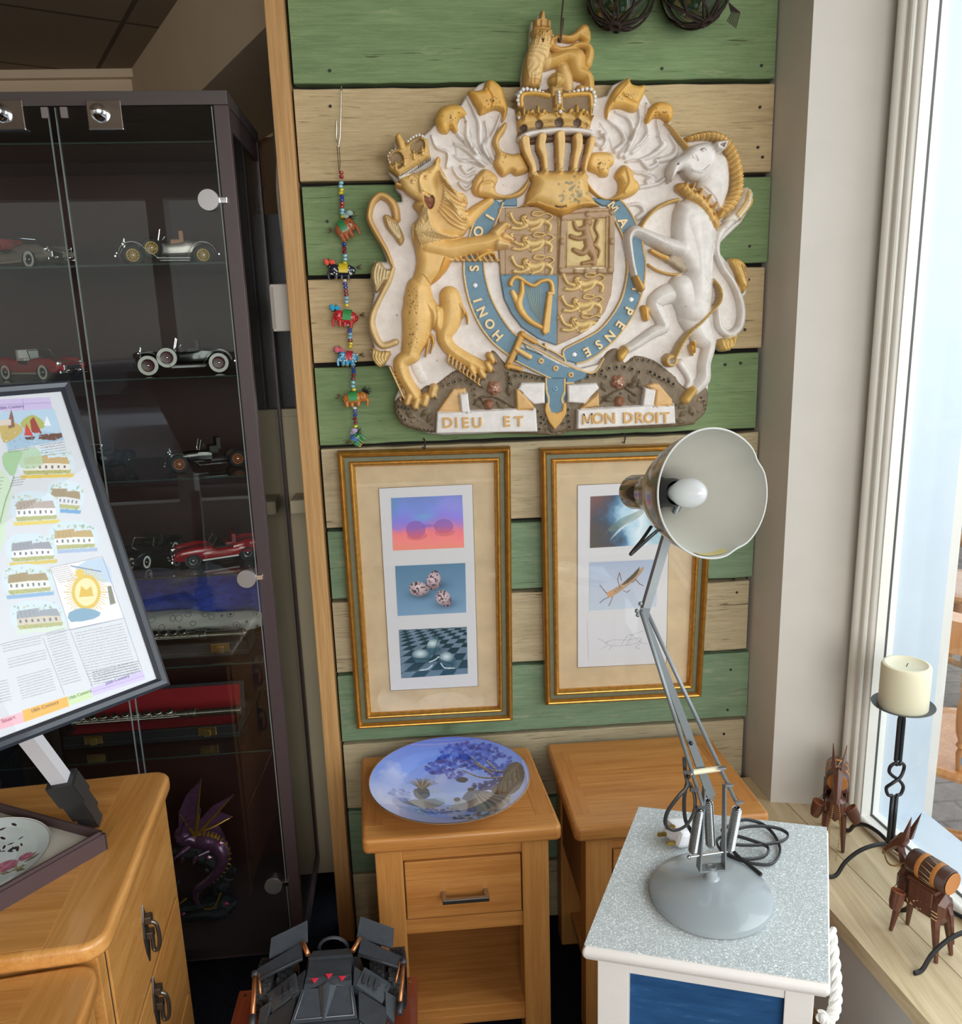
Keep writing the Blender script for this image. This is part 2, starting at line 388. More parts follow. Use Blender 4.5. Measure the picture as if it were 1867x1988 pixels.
# screws in boards
m_screw=M('dark screw','#24211e',.6)
scr=MB()
for (px,py) in ((640,137),(1285,133),(1478,127),(641,206),(1475,208),(1480,305),(1471,286),(1455,478),(1453,543),(1446,640),(1438,705),(1408,708),(635,430),(712,1180),(1425,1125),(1430,1150),(1418,1300),(1412,1378),(1405,1425)):
    p=atY(px,py,WY-.001); scr.lathe([(0,-.0025),(.0028,-.0022),(.0034,0),(.0034,.003)],p,(0,1,0),10)
scr.build('screw_heads',m_screw,wb,label='small dark screw heads')
pine=wood('pine post','#a87c48','#caa06a',2,1.3,.55,c3='#976a38',stretch=16)
post=MB(); post.b2((-.286,1.905,0),(-.247,1.99,2.6),.002); post.build('trim_1',pine,kind='structure')
p2=MB(); p2.b2((-.247,1.955,0),(-.236,1.99,2.6)); p2.build('trim_2',m_dark,kind='structure')
# floor
t=NT('navy carpet'); t.setp(.98,0,.1); v=t.coords(); f=t.noise(v,260,3,.7); g=t.noise(v,25,4,.6)
c=t.ramp(f,[(.35,srgb('#0b0d12')),(.72,srgb('#2a2e38'))]); c=t.mix(.3,c,t.ramp(g,[(.3,srgb('#0a0b10')),(.7,srgb('#1b1e28'))])); t.L(c,t.b.inputs[0]); t.bump(f,.8,.004); carpet=t.m
MB().b2((-3.2,-1.6,-.06),(1.03,5.4,0)).build('floor',carpet,kind='structure')
# left/back shell
m_tan=M('tan wall','#b5a287',.85,var=.03,vscale=5,bump=.1)
m_cw=M('cream wall','#c9bda0',.8,var=.03,vscale=8,bump=.12)
MB().b2((-3.2,5.3,0),(0,5.4,2.9)).build('wall_far',m_tan,kind='structure')
MB().b2((-3.3,-1.6,0),(-3.2,5.4,2.9)).build('wall_left',m_tan,kind='structure')
MB().b2((-.30,2.12,0),(-.236,2.16,1.37)).b2((-.75,2.225,0),(-.30,2.27,1.37)).b2((-.305,2.12,0),(-.295,2.27,1.37)).build('wall_alcove',m_cw,kind='structure')
led=MB(); led.b2((-.352,2.10,1.13),(-.24,2.24,1.165),.004); led.b2((-.75,2.205,1.365),(-.236,2.60,1.39),.003)
led.build('trim_3',m_cw,kind='structure')
lw=MB(); lw.b2((-.44,2.2,0),(-.236,2.24,1.37)); lw.build('wall_ledge',m_cw,kind='structure')
# angled bulkhead above and recess behind it
hd=math.radians(28); hx,hy=-math.sin(hd),math.cos(hd); nrm=(hy,-hx,0)
B0=np.array([-.262,2.0,0.])
zb=atP(517,51,B0,nrm)[2]; zt=atP(345,0,B0,nrm)[2]
def bl(s,z,off=0): return (B0[0]+hx*s+nrm[0]*off,B0[1]+hy*s+nrm[1]*off,z)
bk=MB(); L=3.4
m_bulk=M('bulkhead paint','#d6c2a6',.85,var=.03,vscale=5,bump=.08)
bk.hull([bl(0,zb),bl(L,zb),bl(L,zb,.35),bl(0,zb,.35)],[bl(0,2.9),bl(L,2.9),bl(L,2.9,.35),bl(0,2.9,.35)]); bk.build('wall_bulkhead',m_bulk,kind='structure')
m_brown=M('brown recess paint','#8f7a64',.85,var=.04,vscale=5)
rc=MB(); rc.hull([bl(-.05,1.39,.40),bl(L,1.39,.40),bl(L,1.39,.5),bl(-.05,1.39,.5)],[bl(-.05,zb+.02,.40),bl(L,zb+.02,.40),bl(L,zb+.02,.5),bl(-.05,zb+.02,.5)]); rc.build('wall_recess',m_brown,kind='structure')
# ceiling with tiles
t=NT('ceiling tiles'); t.setp(.9,0,.2); v=t.coords(rot=(0,0,-hd)); br=t.N('TexBrick'); br.offset=0; br.inputs['Scale'].default_value=1
br.inputs['Brick Width'].default_value=.6; br.inputs['Row Height'].default_value=.6; br.inputs['Mortar Size'].default_value=.008
br.inputs['Color1'].default_value=(*srgb('#857565'),1); br.inputs['Color2'].default_value=(*srgb('#8d7c6a'),1); br.inputs['Mortar'].default_value=(*srgb('#5a4d42'),1)
t.L(v,br.inputs['Vector']); t.L(br.outputs[0],t.b.inputs[0]); tiles=t.m
ZC=zt
MB().b2((-3.3,-1.6,ZC),(1.3,5.4,ZC+.08)).build('ceiling',tiles,kind='structure')
a=atZ(0,112,ZC);
# cornice and beam at far end of the bay
cor=MB(); yb=float(atZ(250,132,ZC)[1]); cor.b2((-3.2,yb,ZC-.03),(-.2,yb+.10,ZC),.004); cor.b2((-3.2,yb+.03,ZC-.24),(-.2,yb+.12,ZC-.03)); cor.build('trim_4',m_bulk,kind='structure')
cor=MB(); cor.b2((-3.2,yb+.02,ZC-.42),(-.2,yb+.14,ZC-.24)); cor.build('trim_5',wood('beam wood','#5c3a22','#7a4e2c',0),kind='structure')
# ---------------------------------------------------- right: column, window
SZ=.41
def wp(s,o,z): # s along window wall from far corner towards camera, o outward
    d=np.array([.107,-1.0]); d/=np.linalg.norm(d); n=np.array([-d[1],d[0]])
    p=np.array([.985,1.69])+d*s+n*o; return (p[0],p[1],z)
col=MB(); cb=[(.808,1.962),(.818,1.783),(.998,1.745),(1.06,1.72),(1.22,1.75),(1.22,1.99),(.808,1.99)]
col.prism(cb,0,ZC); col.build('wall_column',plaster,kind='structure')
frame_m=M('gloss white paint','#e4e2da',.35,var=.02,vscale=14,bump=.06)
exm=M('exterior white paint','#bcc6cf',.5,var=.02,vscale=12)
wf=empty('window_1'); tag(wf,kind='structure')
WL=2.9
def wbox(mb,s0,s1,o0,o1,z0,z1): mb.hull([wp(s0,o0,z0),wp(s1,o0,z0),wp(s1,o1,z0),wp(s0,o1,z0)],[wp(s0,o0,z1),wp(s1,o0,z1),wp(s1,o1,z1),wp(s0,o1,z1)])
fm=MB()
wbox(fm,-.045,.0,-.012,.06,SZ,ZC); 
fm.cyl(wp(-.005,-.008,SZ),wp(-.005,-.008,ZC),.007,10)
fm.cyl(wp(-.03,-.012,SZ),wp(-.03,-.012,ZC),.011,12)
fm.cyl(wp(0.004,.004,SZ),wp(.004,.004,ZC),.010,12)
wbox(fm,0,.018,.004,.05,SZ,ZC)
wbox(fm,0,WL,.0,.055,SZ-.02,SZ+.018); fm.cyl(wp(0,.004,SZ+.012),wp(WL,.004,SZ+.012),.010,12)
wbox(fm,0,WL,.0,.06,ZC-.1,ZC); fm.build('window_frame',frame_m,wf)
gs=MB(); wbox(gs,.0155,.0185,.028,.0335,SZ+.018,ZC-.1); wbox(gs,.0155,WL,.028,.0335,SZ+.018,SZ+.0205); gs.build('glazing_seal',M('dark seal','#4a4a46',.6),wf)
gp=MB(); wbox(gp,.016,WL,.030,.034,SZ+.018,ZC-.1); gp.build('pane',glass('window glass',(.97,.985,.98),1.45),wf)
ex=MB(); wbox(ex,-.06,.012,.055,.176,.2,ZC+.2); wbox(ex,-.02,WL,.055,.176,.2,SZ+.004); ex.build('outer_reveal',exm,wf)
# sill board
sillm=wood('pale pine sill','#bfa880','#dccaa8',1,1.0,.5,c3='#b09a72',stretch=9)
fe=[atZ(x,y,SZ) for x,y in((1607,1760),(1793,1974))]; dv=(fe[1]-fe[0]); dv/=dv[1]
def se(Y): return fe[0]+dv*(Y-fe[0][1])
sb=MB(); pts=[tuple(se(1.9)[:2]),tuple(se(.3)[:2]),tuple(wp(1.45,.0,0)[:2]),tuple(wp(0,.0,0)[:2]),(1.0,1.9)]
pts[0]=(float(se(1.9)[0])-.0,1.9); sb.prism(pts,SZ-.034,SZ); sb.build('window_sill',sillm,kind='structure')
# plank joint in the sill: thin dark strip laid on the board
gr=MB(); g0=atZ(1524,1557,SZ);g1=atZ(1571,1604,SZ); gd=(g1-g0); gr.hull([g0+(-.0006,0,0),g0+(.0006,0,0),g0+gd*9+(.0006,0,0),g0+gd*9+(-.0006,0,0)],[q+np.array((0,0,.0004)) for q in (g0+(-.0006,0,0),g0+(.0006,0,0),g0+gd*9+(.0006,0,0),g0+gd*9+(-.0006,0,0))])
gr.build('trim_6',M('dark joint wood','#7c6844',.8),kind='structure')
us=MB(); q0=se(1.9)+np.array((.035,0,0)); q1=se(.3)+np.array((.035,0,0)); us.hull([(q0[0],q0[1],0),(q1[0],q1[1],0),(q1[0]+.3,q1[1],0),(q0[0]+.3,q0[1],0)],[(q0[0],q0[1],SZ-.035),(q1[0],q1[1],SZ-.035),(q1[0]+.3,q1[1],SZ-.035),(q0[0]+.3,q0[1],SZ-.035)])
us.build('wall_right',plaster,kind='structure')
ub=MB(); 
for k,(dx,z0,z1) in enumerate(((.012,0,.09),)): 
    ub.hull([(q0[0]-dx,q0[1],z0),(q1[0]-dx,q1[1],z0),(q1[0],q1[1],z0),(q0[0],q0[1],z0)],[(q0[0]-dx,q0[1],z1),(q1[0]-dx,q1[1],z1),(q1[0],q1[1],z1),(q0[0],q0[1],z1)])
ub.build('baseboard_right',wood('skirting wood','#8a6a44','#b48e5e',1),kind='structure')
# front wall of the shop (behind the camera) with posts and open shop window
fw=MB(); fw.b2((-3.2,-1.7,0),(1.5,-1.6,.55)); fw.b2((-3.2,-1.7,2.35),(1.5,-1.6,ZC))
for x in (-3.2,-1.35,.15,1.2): fw.b2((x-.05,-1.72,.55),(x+.05,-1.58,2.35),.004)
fw.build('wall_front',frame_m,kind='structure')
# outside ground, pavers
t=NT('street pavers'); t.setp(.85,0,.3); v=t.coords(); br=t.N('TexBrick'); br.inputs['Scale'].default_value=1; br.inputs['Brick Width'].default_value=.22; br.inputs['Row Height'].default_value=.11; br.inputs['Mortar Size'].default_value=.006
br.inputs['Color1'].default_value=(*srgb('#8d8078'),1); br.inputs['Color2'].default_value=(*srgb('#7a7270'),1); br.inputs['Mortar'].default_value=(*srgb('#5b534e'),1)
t.L(v,br.inputs['Vector']); c=t.mix(.5,br.outputs[0],t.ramp(t.noise(v,14,6,.7),[(.3,srgb('#6f6864')),(.7,srgb('#a39a92'))])); t.L(c,t.b.inputs[0]); t.bump(t.noise(v,60,5,.7),.5,.004)
gd=MB(); gd.b2((-14,-16,-.12),(14,-1.72,-.06)); gd.b2((1.22,-1.72,-.12),(14,14,-.06)); gd.build('ground',t.m,kind='structure')
# ================================================================== royal coat of arms plaque
CY=1.892
def A_(*p): return [(680+x/4.445,y/4.445) for x,y in p]
def B_(*p): return [(1060+x/4.243,y/4.243) for x,y in p]
def C_(*p): return [(680+x/4.445,420+y/4.445) for x,y in p]
def D_(*p): return [(1060+x/4.243,420+y/4.243) for x,y in p]
def E_(*p): return [(890+x/4.97,380+y/4.97) for x,y in p]
def G_(*p): return [(980+x/5.52,20+y/5.52) for x,y in p]
def wall3(px,py,h):
    dx=(px-IW/2)/FPX; dy=(py-IH/2)/FPX
    d=_f[None]+_r[None]*dx[:,None]-_u[None]*dy[:,None]
    P=CAM[None]+((CY-CAM[1])/d[:,1])[:,None]*d
    P[:,1]-=h; return P
GO='#dcae5c'; GD='#c8922f'; GL='#e3bd78'; WH='#d9d0ca'; BL='#557d92'; TN='#a58560'; MD='#7b6a55'; RB='#8f5f45'
m_cast=vcol('painted plaster cast',.45,.4,0,0,.16,.85,.25,45,.93,1.0)
coat=empty('coat_of_arms',(atY(1075,838,CY)[0],1.91,atY(1075,838,CY)[2]),label='large painted plaster royal coat of arms with lion and unicorn hung on the board wall',cat='coat of arms')
def C3(px,py,h):
    P=wall3(px,py,h); P-=np.array(coat.location)[None]; return P
random.seed(3)
# --- backing slab
s=Sheet(700,18,1470,850,1.6); s.c[:]=srgb(WH)
outl=[(1044,27),(1056,38),(1066,46),(1070,62),(1080,74),(1095,73),(1110,68),(1125,57),(1143,62),(1144,90),(1147,105),(1142,130),(1146,145),(1152,165),(1150,186),(1160,190),(1178,186),(1188,166),(1215,153),(1222,168),(1248,168),(1250,182),(1262,203),(1282,199),(1300,212),(1303,235),(1298,245),(1322,266),(1345,260),(1375,258),(1402,270),(1422,300),(1433,340),(1434,372),(1447,366),(1456,380),(1450,412),(1438,432),(1413,456),(1397,472),(1397,492),(1408,507),(1422,502),(1437,520),(1447,548),(1448,570),(1440,580),(1438,620),(1426,645),(1424,662),(1417,680),(1402,683),(1388,668),(1385,682),(1377,712),(1374,750),(1371,778),(1368,800),(1345,820),(1305,826),(1110,833),(1100,837),(1070,839),(1035,839),(860,844),(830,841),(790,826),(772,800),(766,775),(777,748),(757,712),(748,710),(737,714),(724,700),(718,682),(727,675),(718,650),(717,620),(727,570),(718,542),(727,507),(742,508),(752,510),(748,498),(727,452),(714,420),(716,395),(730,380),(747,378),(767,392),(780,392),(778,378),(768,368),(768,354),(753,336),(753,310),(766,297),(765,275),(777,264),(786,282),(800,272),(816,268),(832,255),(846,240),(850,215),(870,205),(892,208),(905,186),(930,164),(945,158),(965,164),(980,190),(984,206),(998,212),(1003,190),(998,184),(1013,170),(1012,150),(1016,120),(1022,100),(1028,85),(1029,60),(1030,44),(1040,40)]
s.poly(outl,.006,5,WH,'set',body=True)
# feathery white mantling ridges
for pts,wd in ((A_((930,900),(1000,1050),(1010,1200),(1090,1330),(1180,1420)),6),(A_((1010,860),(1060,960),(1110,1080),(1120,1250),(1190,1380)),6),(A_((1160,1060),(1180,1180),(1150,1290),(1220,1400)),6),(A_((1290,1000),(1250,1120),(1190,1260),(1230,1380)),6),(A_((940,1050),(920,1150),(1000,1230),(1080,1330)),7),(A_((890,1250),(960,1280),(1040,1330),(1130,1430)),6),(A_((900,1350),(960,1390),(1060,1400),(1150,1440)),5),(A_((880,1450),(930,1530),(1010,1560),(1060,1530)),7),(A_((960,1450),(1000,1500),(1060,1470)),6),(A_((940,1590),(990,1640),(1050,1600)),5),(A_((700,1180),(740,1280),(840,1330),(830,1450)),4),
  (B_((500,1000),(600,1080),(640,1180),(560,1250)),7),(B_((560,930),(680,1000),(700,1150),(600,1290)),7),(B_((740,860),(760,1000),(700,1150),(640,1300)),6),(B_((820,860),(810,1000),(820,1130),(700,1260)),6),(B_((900,1000),(930,1150),(960,1200),(860,1290),(740,1330)),7),(B_((1000,1120),(1060,1220),(1020,1300),(900,1330)),7),(B_((650,1340),(760,1330),(830,1390),(900,1360)),5),(B_((700,1420),(800,1440),(870,1480),(820,1500)),7),(B_((760,1550),(900,1520),(960,1480)),6),(B_((640,1700),(750,1690),(800,1750),(740,1800)),7),(B_((350,900),(350,1100),(420,1180),(480,1130)),8),(B_((440,1100),(480,1180),(450,1230)),6)):
    s.stroke(pts,[2,wd*.62,wd,wd*.8,1.5][:len(pts)] if len(pts)>=4 else wd*.7,.011,None,'#ded6d1','add')
for pts in (A_((900,1300),(930,1370),(1150,1450)),A_((880,1230),(900,1290)),B_((430,1020),(500,1130),(530,1230)),B_((820,1130),(760,1200),(630,1280)),B_((910,1080),(920,1170)),A_((1020,1100),(1050,1290))):
    s.stroke(pts,1.6,-.004,None,None,'add')
s.stroke(C_((680,1100),(560,1250),(620,1400)),9,.003,None,None,'add')
rgw=np.random.RandomState(12)
for k in range(90):
    x=rgw.uniform(720,1440); y=rgw.uniform(180,720); s.dot(x,y,rgw.uniform(1,3),-.001,['#b3a89c','#c7bcb0','#8f8476'][k%3],'add',alpha=.6)
backing=s.build('backing_slab',C3,m_cast,coat,back=-.032)
# --- compartment (mossy mound)
s=Sheet(755,660,1390,845,1.6)
s.c[:]=srgb(MD)
m1=C_((400,1560),(380,1680),(440,1790),(560,1840),(700,1870),(900,1860),(1600,1880),(1900,1850),(1900,1420),(1700,1390),(1500,1330),(1380,1310),(1250,1160),(1200,1170),(1150,1330),(940,1310),(830,1370),(740,1440),(640,1460),(520,1560))
s.poly(m1,.012,9,MD,'set',body=True,smooth=2)
m2=D_((30,1390),(230,1330),(300,1300),(430,1190),(490,1110),(580,1080),(640,1200),(720,1140),(860,1170),(950,1230),(1060,1320),(1130,1400),(1290,1390),(1330,1460),(1310,1600),(1230,1690),(1100,1730),(200,1770),(0,1760))
s.poly(m2,.012,9,MD,'set',body=True,smooth=2)
def ringlets(pts,r,n,d=.006):
    q=spline(pts,10); L=np.cumsum([0]+[np.hypot(*(q[i+1]-q[i])) for i in range(len(q)-1)])
    for k in range(n):
        t=L[-1]*k/max(1,n-1); i=min(len(q)-2,int(np.searchsorted(L,t,'right'))-1); f=(t-L[i])/(L[i+1]-L[i]+1e-9); p=q[i]*(1-f)+q[i+1]*f
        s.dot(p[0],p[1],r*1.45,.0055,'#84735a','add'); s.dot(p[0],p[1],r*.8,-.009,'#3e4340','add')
ringlets(C_((620,1480),(740,1440),(820,1380),(930,1320)),2.6,9); ringlets(C_((800,1460),(880,1430),(990,1410),(1060,1480),(1070,1540)),2.8,8)
ringlets(C_((1380,1400),(1440,1370),(1560,1390),(1650,1400)),3,7); ringlets(C_((1350,1350),(1360,1440)),3,3)
ringlets(D_((270,1340),(390,1300),(500,1250),(640,1240),(750,1280)),3.4,9); ringlets(D_((440,1300),(480,1320)),3,2)
ringlets(D_((650,1170),(780,1180),(880,1200),(990,1260),(1100,1350)),2.6,12); ringlets(D_((840,1280),(930,1330),(1030,1380)),3.6,6); ringlets(D_((1260,1490),(1300,1560),(1290,1620)),2.8,5)
ringlets(C_((410,1640),(420,1700),(470,1750)),3,4); ringlets(C_((440,1640),(500,1660)),3,3); ringlets(C_((1610,1680),(1640,1740),(1620,1830)),3,4); ringlets(C_((1660,1750),(1680,1830)),2.6,3); ringlets(D_((170,1590),(170,1660),(180,1730)),3,4); ringlets(D_((120,1620),(130,1700)),2.6,3); ringlets(C_((600,1830),(700,1850)),2.6,4)
for k in range(60):
    x=random.choice((random.uniform(780,1040),random.uniform(1130,1360))); y=random.uniform(720,830)
    s.dot(x,y,random.uniform(1.5,3.5),.004,random.choice(('#6f6252','#8a785c','#5e5a50','#93805f')),'add')
def leaf(cx,cy,a,l,wd,col='#77694f'):
    dx,dy=math.cos(a),math.sin(a)
    s.stroke([(cx-dx*l,cy-dy*l),(cx,cy),(cx+dx*l,cy+dy*l)],[.5,wd,.5],.007,None,col,'add'); s.stroke([(cx-dx*l,cy-dy*l),(cx+dx*l,cy+dy*l)],.7,-.004,None,'#4b4638','add',smooth=0)
for x,y,a in ((1200,1750,.4),(1290,1760,-.5),(1370,1440,1.2),(1360,1530,1.5),(1120,1470,1.2),(1090,1640,1.0),(1290,1660,.7),(680,1760,2.0),(520,1740,.5),(640,1720,-.8)):
    p=C_((x,y-30))[0]; leaf(p[0],p[1],a,11,5)
for x,y,a in ((460,1400,1.1),(480,1500,.6),(520,1500,-.3),(690,1500,.9),(760,1380,1.3),(690,1390,.4),(720,1340,2.0),(1090,1560,.3),(1110,1620,-.7),(1180,1600,1.2),(1090,1680,.2)):
    p=D_((x,y))[0]; leaf(p[0],p[1],a,10,5)
for pts in (C_((1060,1620),(1120,1560),(1250,1560),(1400,1650)),C_((1150,1620),(1120,1560)),D_((410,1560),(520,1460),(640,1400),(700,1380)),D_((640,1410),(720,1470))): s.stroke(pts,1.6,.005,None,'#5c4a36','add')
for (x,y,r,f) in ((1235,1480,13,C_),(580,1360,13,D_)):
    cx,cy=f((x,y))[0]
    for k in range(5):
        an=k*2*math.pi/5+.3; s.dot(cx+math.cos(an)*r*.55,cy+math.sin(an)*r*.55,r*.55,.010,'#a0705a','add')
    s.dot(cx,cy,r*.35,.005,'#c79a84','add')
    for k in range(7): s.dot(cx+random.uniform(-8,8),cy+random.uniform(-8,8),1.3,.001,'#e6d6cc','add')
for f,p in ((C_,(1190,1620)),(D_,(590,1520))):
    cx,cy=f(p)[0]; s.poly([(cx-9,cy-6),(cx,cy-10),(cx+10,cy-6),(cx+7,cy+7),(cx,cy+10),(cx-8,cy+6)],.013,8,RB,'add',smooth=3)
s.build('mossy_base',C3,vcol('mossy cast',.55,.4,0,0,.35,.5,.4,70),coat,back=0,label='brown and grey mossy base with roses and shamrocks')
# --- motto scrolls
s=Sheet(840,735,1320,845,1.5); s.c[:]=srgb(WH)
W2='#dcd6d2'
s.poly(C_((740,1680),(1590,1640),(1605,1850),(730,1865)),.020,3,W2,'set',.012,True)
s.poly(C_((740,1680),(880,1480),(990,1470),(1010,1530),(930,1530),(950,1680)),.012,4,'#d2a564','set',.012,True)
s.poly(C_((930,1525),(1010,1510),(1030,1685),(950,1690)),.020,3,W2,'set',.012,True)
s.poly(C_((1420,1500),(1460,1430),(1670,1425),(1670,1610),(1570,1620)),.013,4,W2,'set',.012,True)
s.poly(C_((1410,1480),(1450,1490),(1580,1630),(1560,1660),(1420,1665)),.016,4,'#cf9f58','set',.012,True)
s.poly(D_((235,1580),(1030,1530),(1040,1700),(230,1745)),.020,3,W2,'set',.012,True)
s.poly(D_((155,1380),(400,1365),(425,1410),(300,1540),(160,1530)),.013,4,W2,'set',.012,True)
s.poly(D_((250,1580),(420,1430),(425,1560)),.016,4,'#cf9f58','set',.012,True)
s.poly(D_((790,1390),(860,1365),(910,1370),(1020,1500),(1020,1550),(870,1560),(880,1430)),.012,4,'#d2a564','set',.012,True)
s.poly(D_((780,1400),(880,1425),(860,1560),(760,1555)),.020,3,W2,'set',.012,True)
scroll=s.build('motto_scroll',C3,m_cast,coat,back=0,label='white motto scroll with gold lettering')
m_let=M('letter gold paint','#c79a55',.45,var=.08,vscale=200)
def coat_text(name,txt,px,py,hpx,ang,par,h=.035,ext=.002,mat=None,bold=.0,sx=1):
    p=wall3(np.array([px],float),np.array([py],float),np.array([h]))[0]; sz=hpx/1600*CY*1.0*1.38
    Mx=Matrix.Translation(Vector([float(v) for v in (p-np.array(coat.location))]))@Matrix.Rotation(ang,4,'Y')@Matrix.Rotation(math.pi/2,4,'X')@Matrix.Diagonal((sx,1,1,1))
    if txt=='M':
        q=MB(); hh=sz*.36; w_=sz*.33; t_=sz*.055
        for (xa,ya),(xb,yb) in (((-w_,-hh),(-w_*.82,hh)),((w_*.82,hh),(w_,-hh)),((-w_*.82,hh),(0,-hh*.75)),((0,-hh*.75),(w_*.82,hh))):
            q.hull([(xa-t_,ya,-ext),(xa+t_,ya,-ext),(xb+t_,yb,-ext),(xb-t_,yb,-ext)],[(xa-t_,ya,ext),(xa+t_,ya,ext),(xb+t_,yb,ext),(xb-t_,yb,ext)])
        q.v=[tuple(Mx@Vector(v)) for v in q.v]; return q.build(name,mat or m_let,par)
    return text_mesh(name,txt,sz,mat or m_let,Mx,ext,par,bold)
for ch,x in zip('DIEU',(836,910,985,1085)):
    p=C_((x,1770))[0]; coat_text('letter',ch,p[0],p[1],20,-.02,coat,bold=.0007,h=.0335)
for ch,x in zip('ET',(1335,1440)):
    p=C_((x,1760))[0]; coat_text('letter',ch,p[0],p[1],20,-.02,coat,bold=.0007,h=.0335)
for ch,x in zip('MON',(320,405,500)):
    p=D_((x,1655))[0]; coat_text('letter',ch,p[0],p[1],21,-.03,coat,bold=.0001 if ch=='M' else .0007,h=.0335)
for ch,x in zip('DROIT',(645,735,820,880,945)):
    p=D_((x,1650))[0]; coat_text('letter',ch,p[0],p[1],21,-.04,coat,bold=.0007,h=.0335)
# --- garter ring, belt and buckle
s=Sheet(885,375,1265,845,1.3); s.c[:]=srgb(BL)
oL=E_((330,35),(225,135),(145,260),(100,400),(62,540),(45,690),(60,850),(110,1050),(200,1250),(330,1420),(480,1540))
iL=E_((570,1360),(500,1300),(400,1160),(320,1010),(270,860),(243,720),(243,600),(290,440),(340,300),(380,200),(420,80))
oR=E_((1540,40),(1620,130),(1700,280),(1745,400),(1775,560),(1790,660),(1780,820),(1750,960),(1700,1090),(1620,1230),(1500,1380),(1370,1500),(1250,1580),(1130,1620))
iR=E_((1020,1590),(1000,1540),(1010,1480),(1100,1430),(1200,1380),(1350,1290),(1470,1150),(1550,1010),(1590,880),(1615,720),(1605,560),(1570,400),(1500,250),(1430,100))
s.poly(spline(oL,4)+spline(iL,4),.006,2,BL,'set',.008,True); s.poly(spline(oR,4)+spline(iR,4),.006,2,BL,'set',.008,True)
s.poly(E_((365,90),(480,20),(560,20),(560,110),(430,110)),.006,2,BL,'set',.008,True); s.poly(E_((1230,20),(1440,40),(1500,100),(1380,110)),.006,2,BL,'set',.008,True)
for q in (oL,iL,oR,iR): s.stroke(q,2.4,.007,None,'#d7b377','max',.010,True)
# cross strap and white loop
s.poly(E_((620,1400),(850,1500),(1000,1590),(1180,1660),(1310,1650),(1370,1590),(1400,1540),(1330,1690),(1200,1700),(950,1600),(640,1470)),.005,2,WH,'set',.012,True)
s.poly(E_((610,1420),(740,1450),(1000,1600),(1160,1660),(1330,1620),(1380,1550),(1350,1660),(1290,1700),(1150,1690),(980,1640),(760,1520)),.007,2,'#d9cfc4','set',.013,True)
s.poly(E_((570,1450),(750,1520),(1000,1640),(1230,1700),(1200,1760),(1090,1800),(980,1800),(850,1745),(700,1670),(540,1590)),.007,2,BL,'set',.016,True)
for q in (E_((600,1405),(760,1480),(1000,1610),(1160,1680),(1290,1700),(1380,1570)),E_((540,1590),(700,1670),(850,1745),(980,1800),(1090,1800)),E_((700,1400),(900,1500),(1000,1560)),E_((820,1430),(840,1480))): s.stroke(q,2.2,.007,None,'#d7b377','max',.017,True)
s.stroke(E_((605,1335),(470,1640)),6.5,.010,4,GD,'set',.016,True,0); s.stroke(E_((605,1335),(660,1370),(730,1410)),5,.009,3,GD,'set',.016,True); s.stroke(E_((470,1640),(530,1650),(590,1670)),5,.009,3,GD,'set',.016,True)
s.stroke(E_((540,1470),(600,1510),(670,1550)),[4,5,5.5],.008,None,'#dcb26a','max',.024,True)
for x,y in ((780,1590),(920,1660),(1065,1722)):
    p=E_((x,y))[0]; s.dot(p[0],p[1],5.6,.004,'#d7b377','add'); s.dot(p[0],p[1],2.6,-.005,'#a8854e','add')
# hanging strap end
s.poly(C_((1670,1390),(1850,1390),(1840,1500),(1860,1520),(1840,1570),(1855,1680),(1800,1780),(1750,1835),(1700,1770),(1665,1660),(1680,1600),(1670,1540)),.006,2,BL,'set',.014,True)
s.poly(C_((1665,1590),(1700,1620),(1720,1680),(1760,1690),(1810,1670),(1820,1610),(1855,1580),(1850,1700),(1800,1780),(1750,1835),(1700,1770),(1665,1690)),.006,2,'#d09c41','set',.018)
s.dot(*C_((1755,1655))[0],6,.0,BL,'paint')
for q in (C_((1675,1395),(1680,1500),(1700,1580),(1675,1660)),C_((1835,1395),(1835,1500),(1810,1580),(1850,1640))): s.stroke(q,2.6,.006,None,'#d9b577','max',.016)
s.dot(*C_((1755,1483))[0],4.4,.003,'#7ba0b3','add'); s.dot(*C_((1755,1483))[0],2.2,-.004,'#5a7f93','add')
for x,y in ((155,868),(1650,1003),(1105,1530)):
    p=E_((x,y))[0]; s.dot(p[0],p[1],4.2,.003,'#f2f2f0','add')
s.build('garter_belt',C3,m_cast,coat,back=0,label='blue garter belt with gold edges and buckle')
def ring_letter(ch,x,y,up):
    p=E_((x,y))[0]; a=math.atan2(up[0],-up[1])  # rotation clockwise from up in the picture
    coat_text('letter',ch,p[0],p[1],17,a,coat,bold=.0009,h=.0155,ext=.0035,mat=M('letter cream gold','#dcbf8c',.45))
cx0,cy0=915,730
for ch,x,y,ux,uy in (('S',150,705,-1,.03),('I',182,1010,-1,.28),('N',225,1120,-.93,.42),('O',298,1235,-.85,.58),('H',372,1345,-.75,.68),
   ('M',1478,115,.75,-.6),('A',1565,268,.88,-.45),('P',1618,1110,.9,.45),('E',1540,1245,.82,.58),('N',1440,1350,.7,.72),('S',1335,1430,.55,.84),('E',1225,1500,.45,.9),('O',190,355,-.9,-.3),('I',300,220,-.8,-.5),('Y',1690,905,1,.1)):
    ring_letter(ch,x,y,(ux,uy))
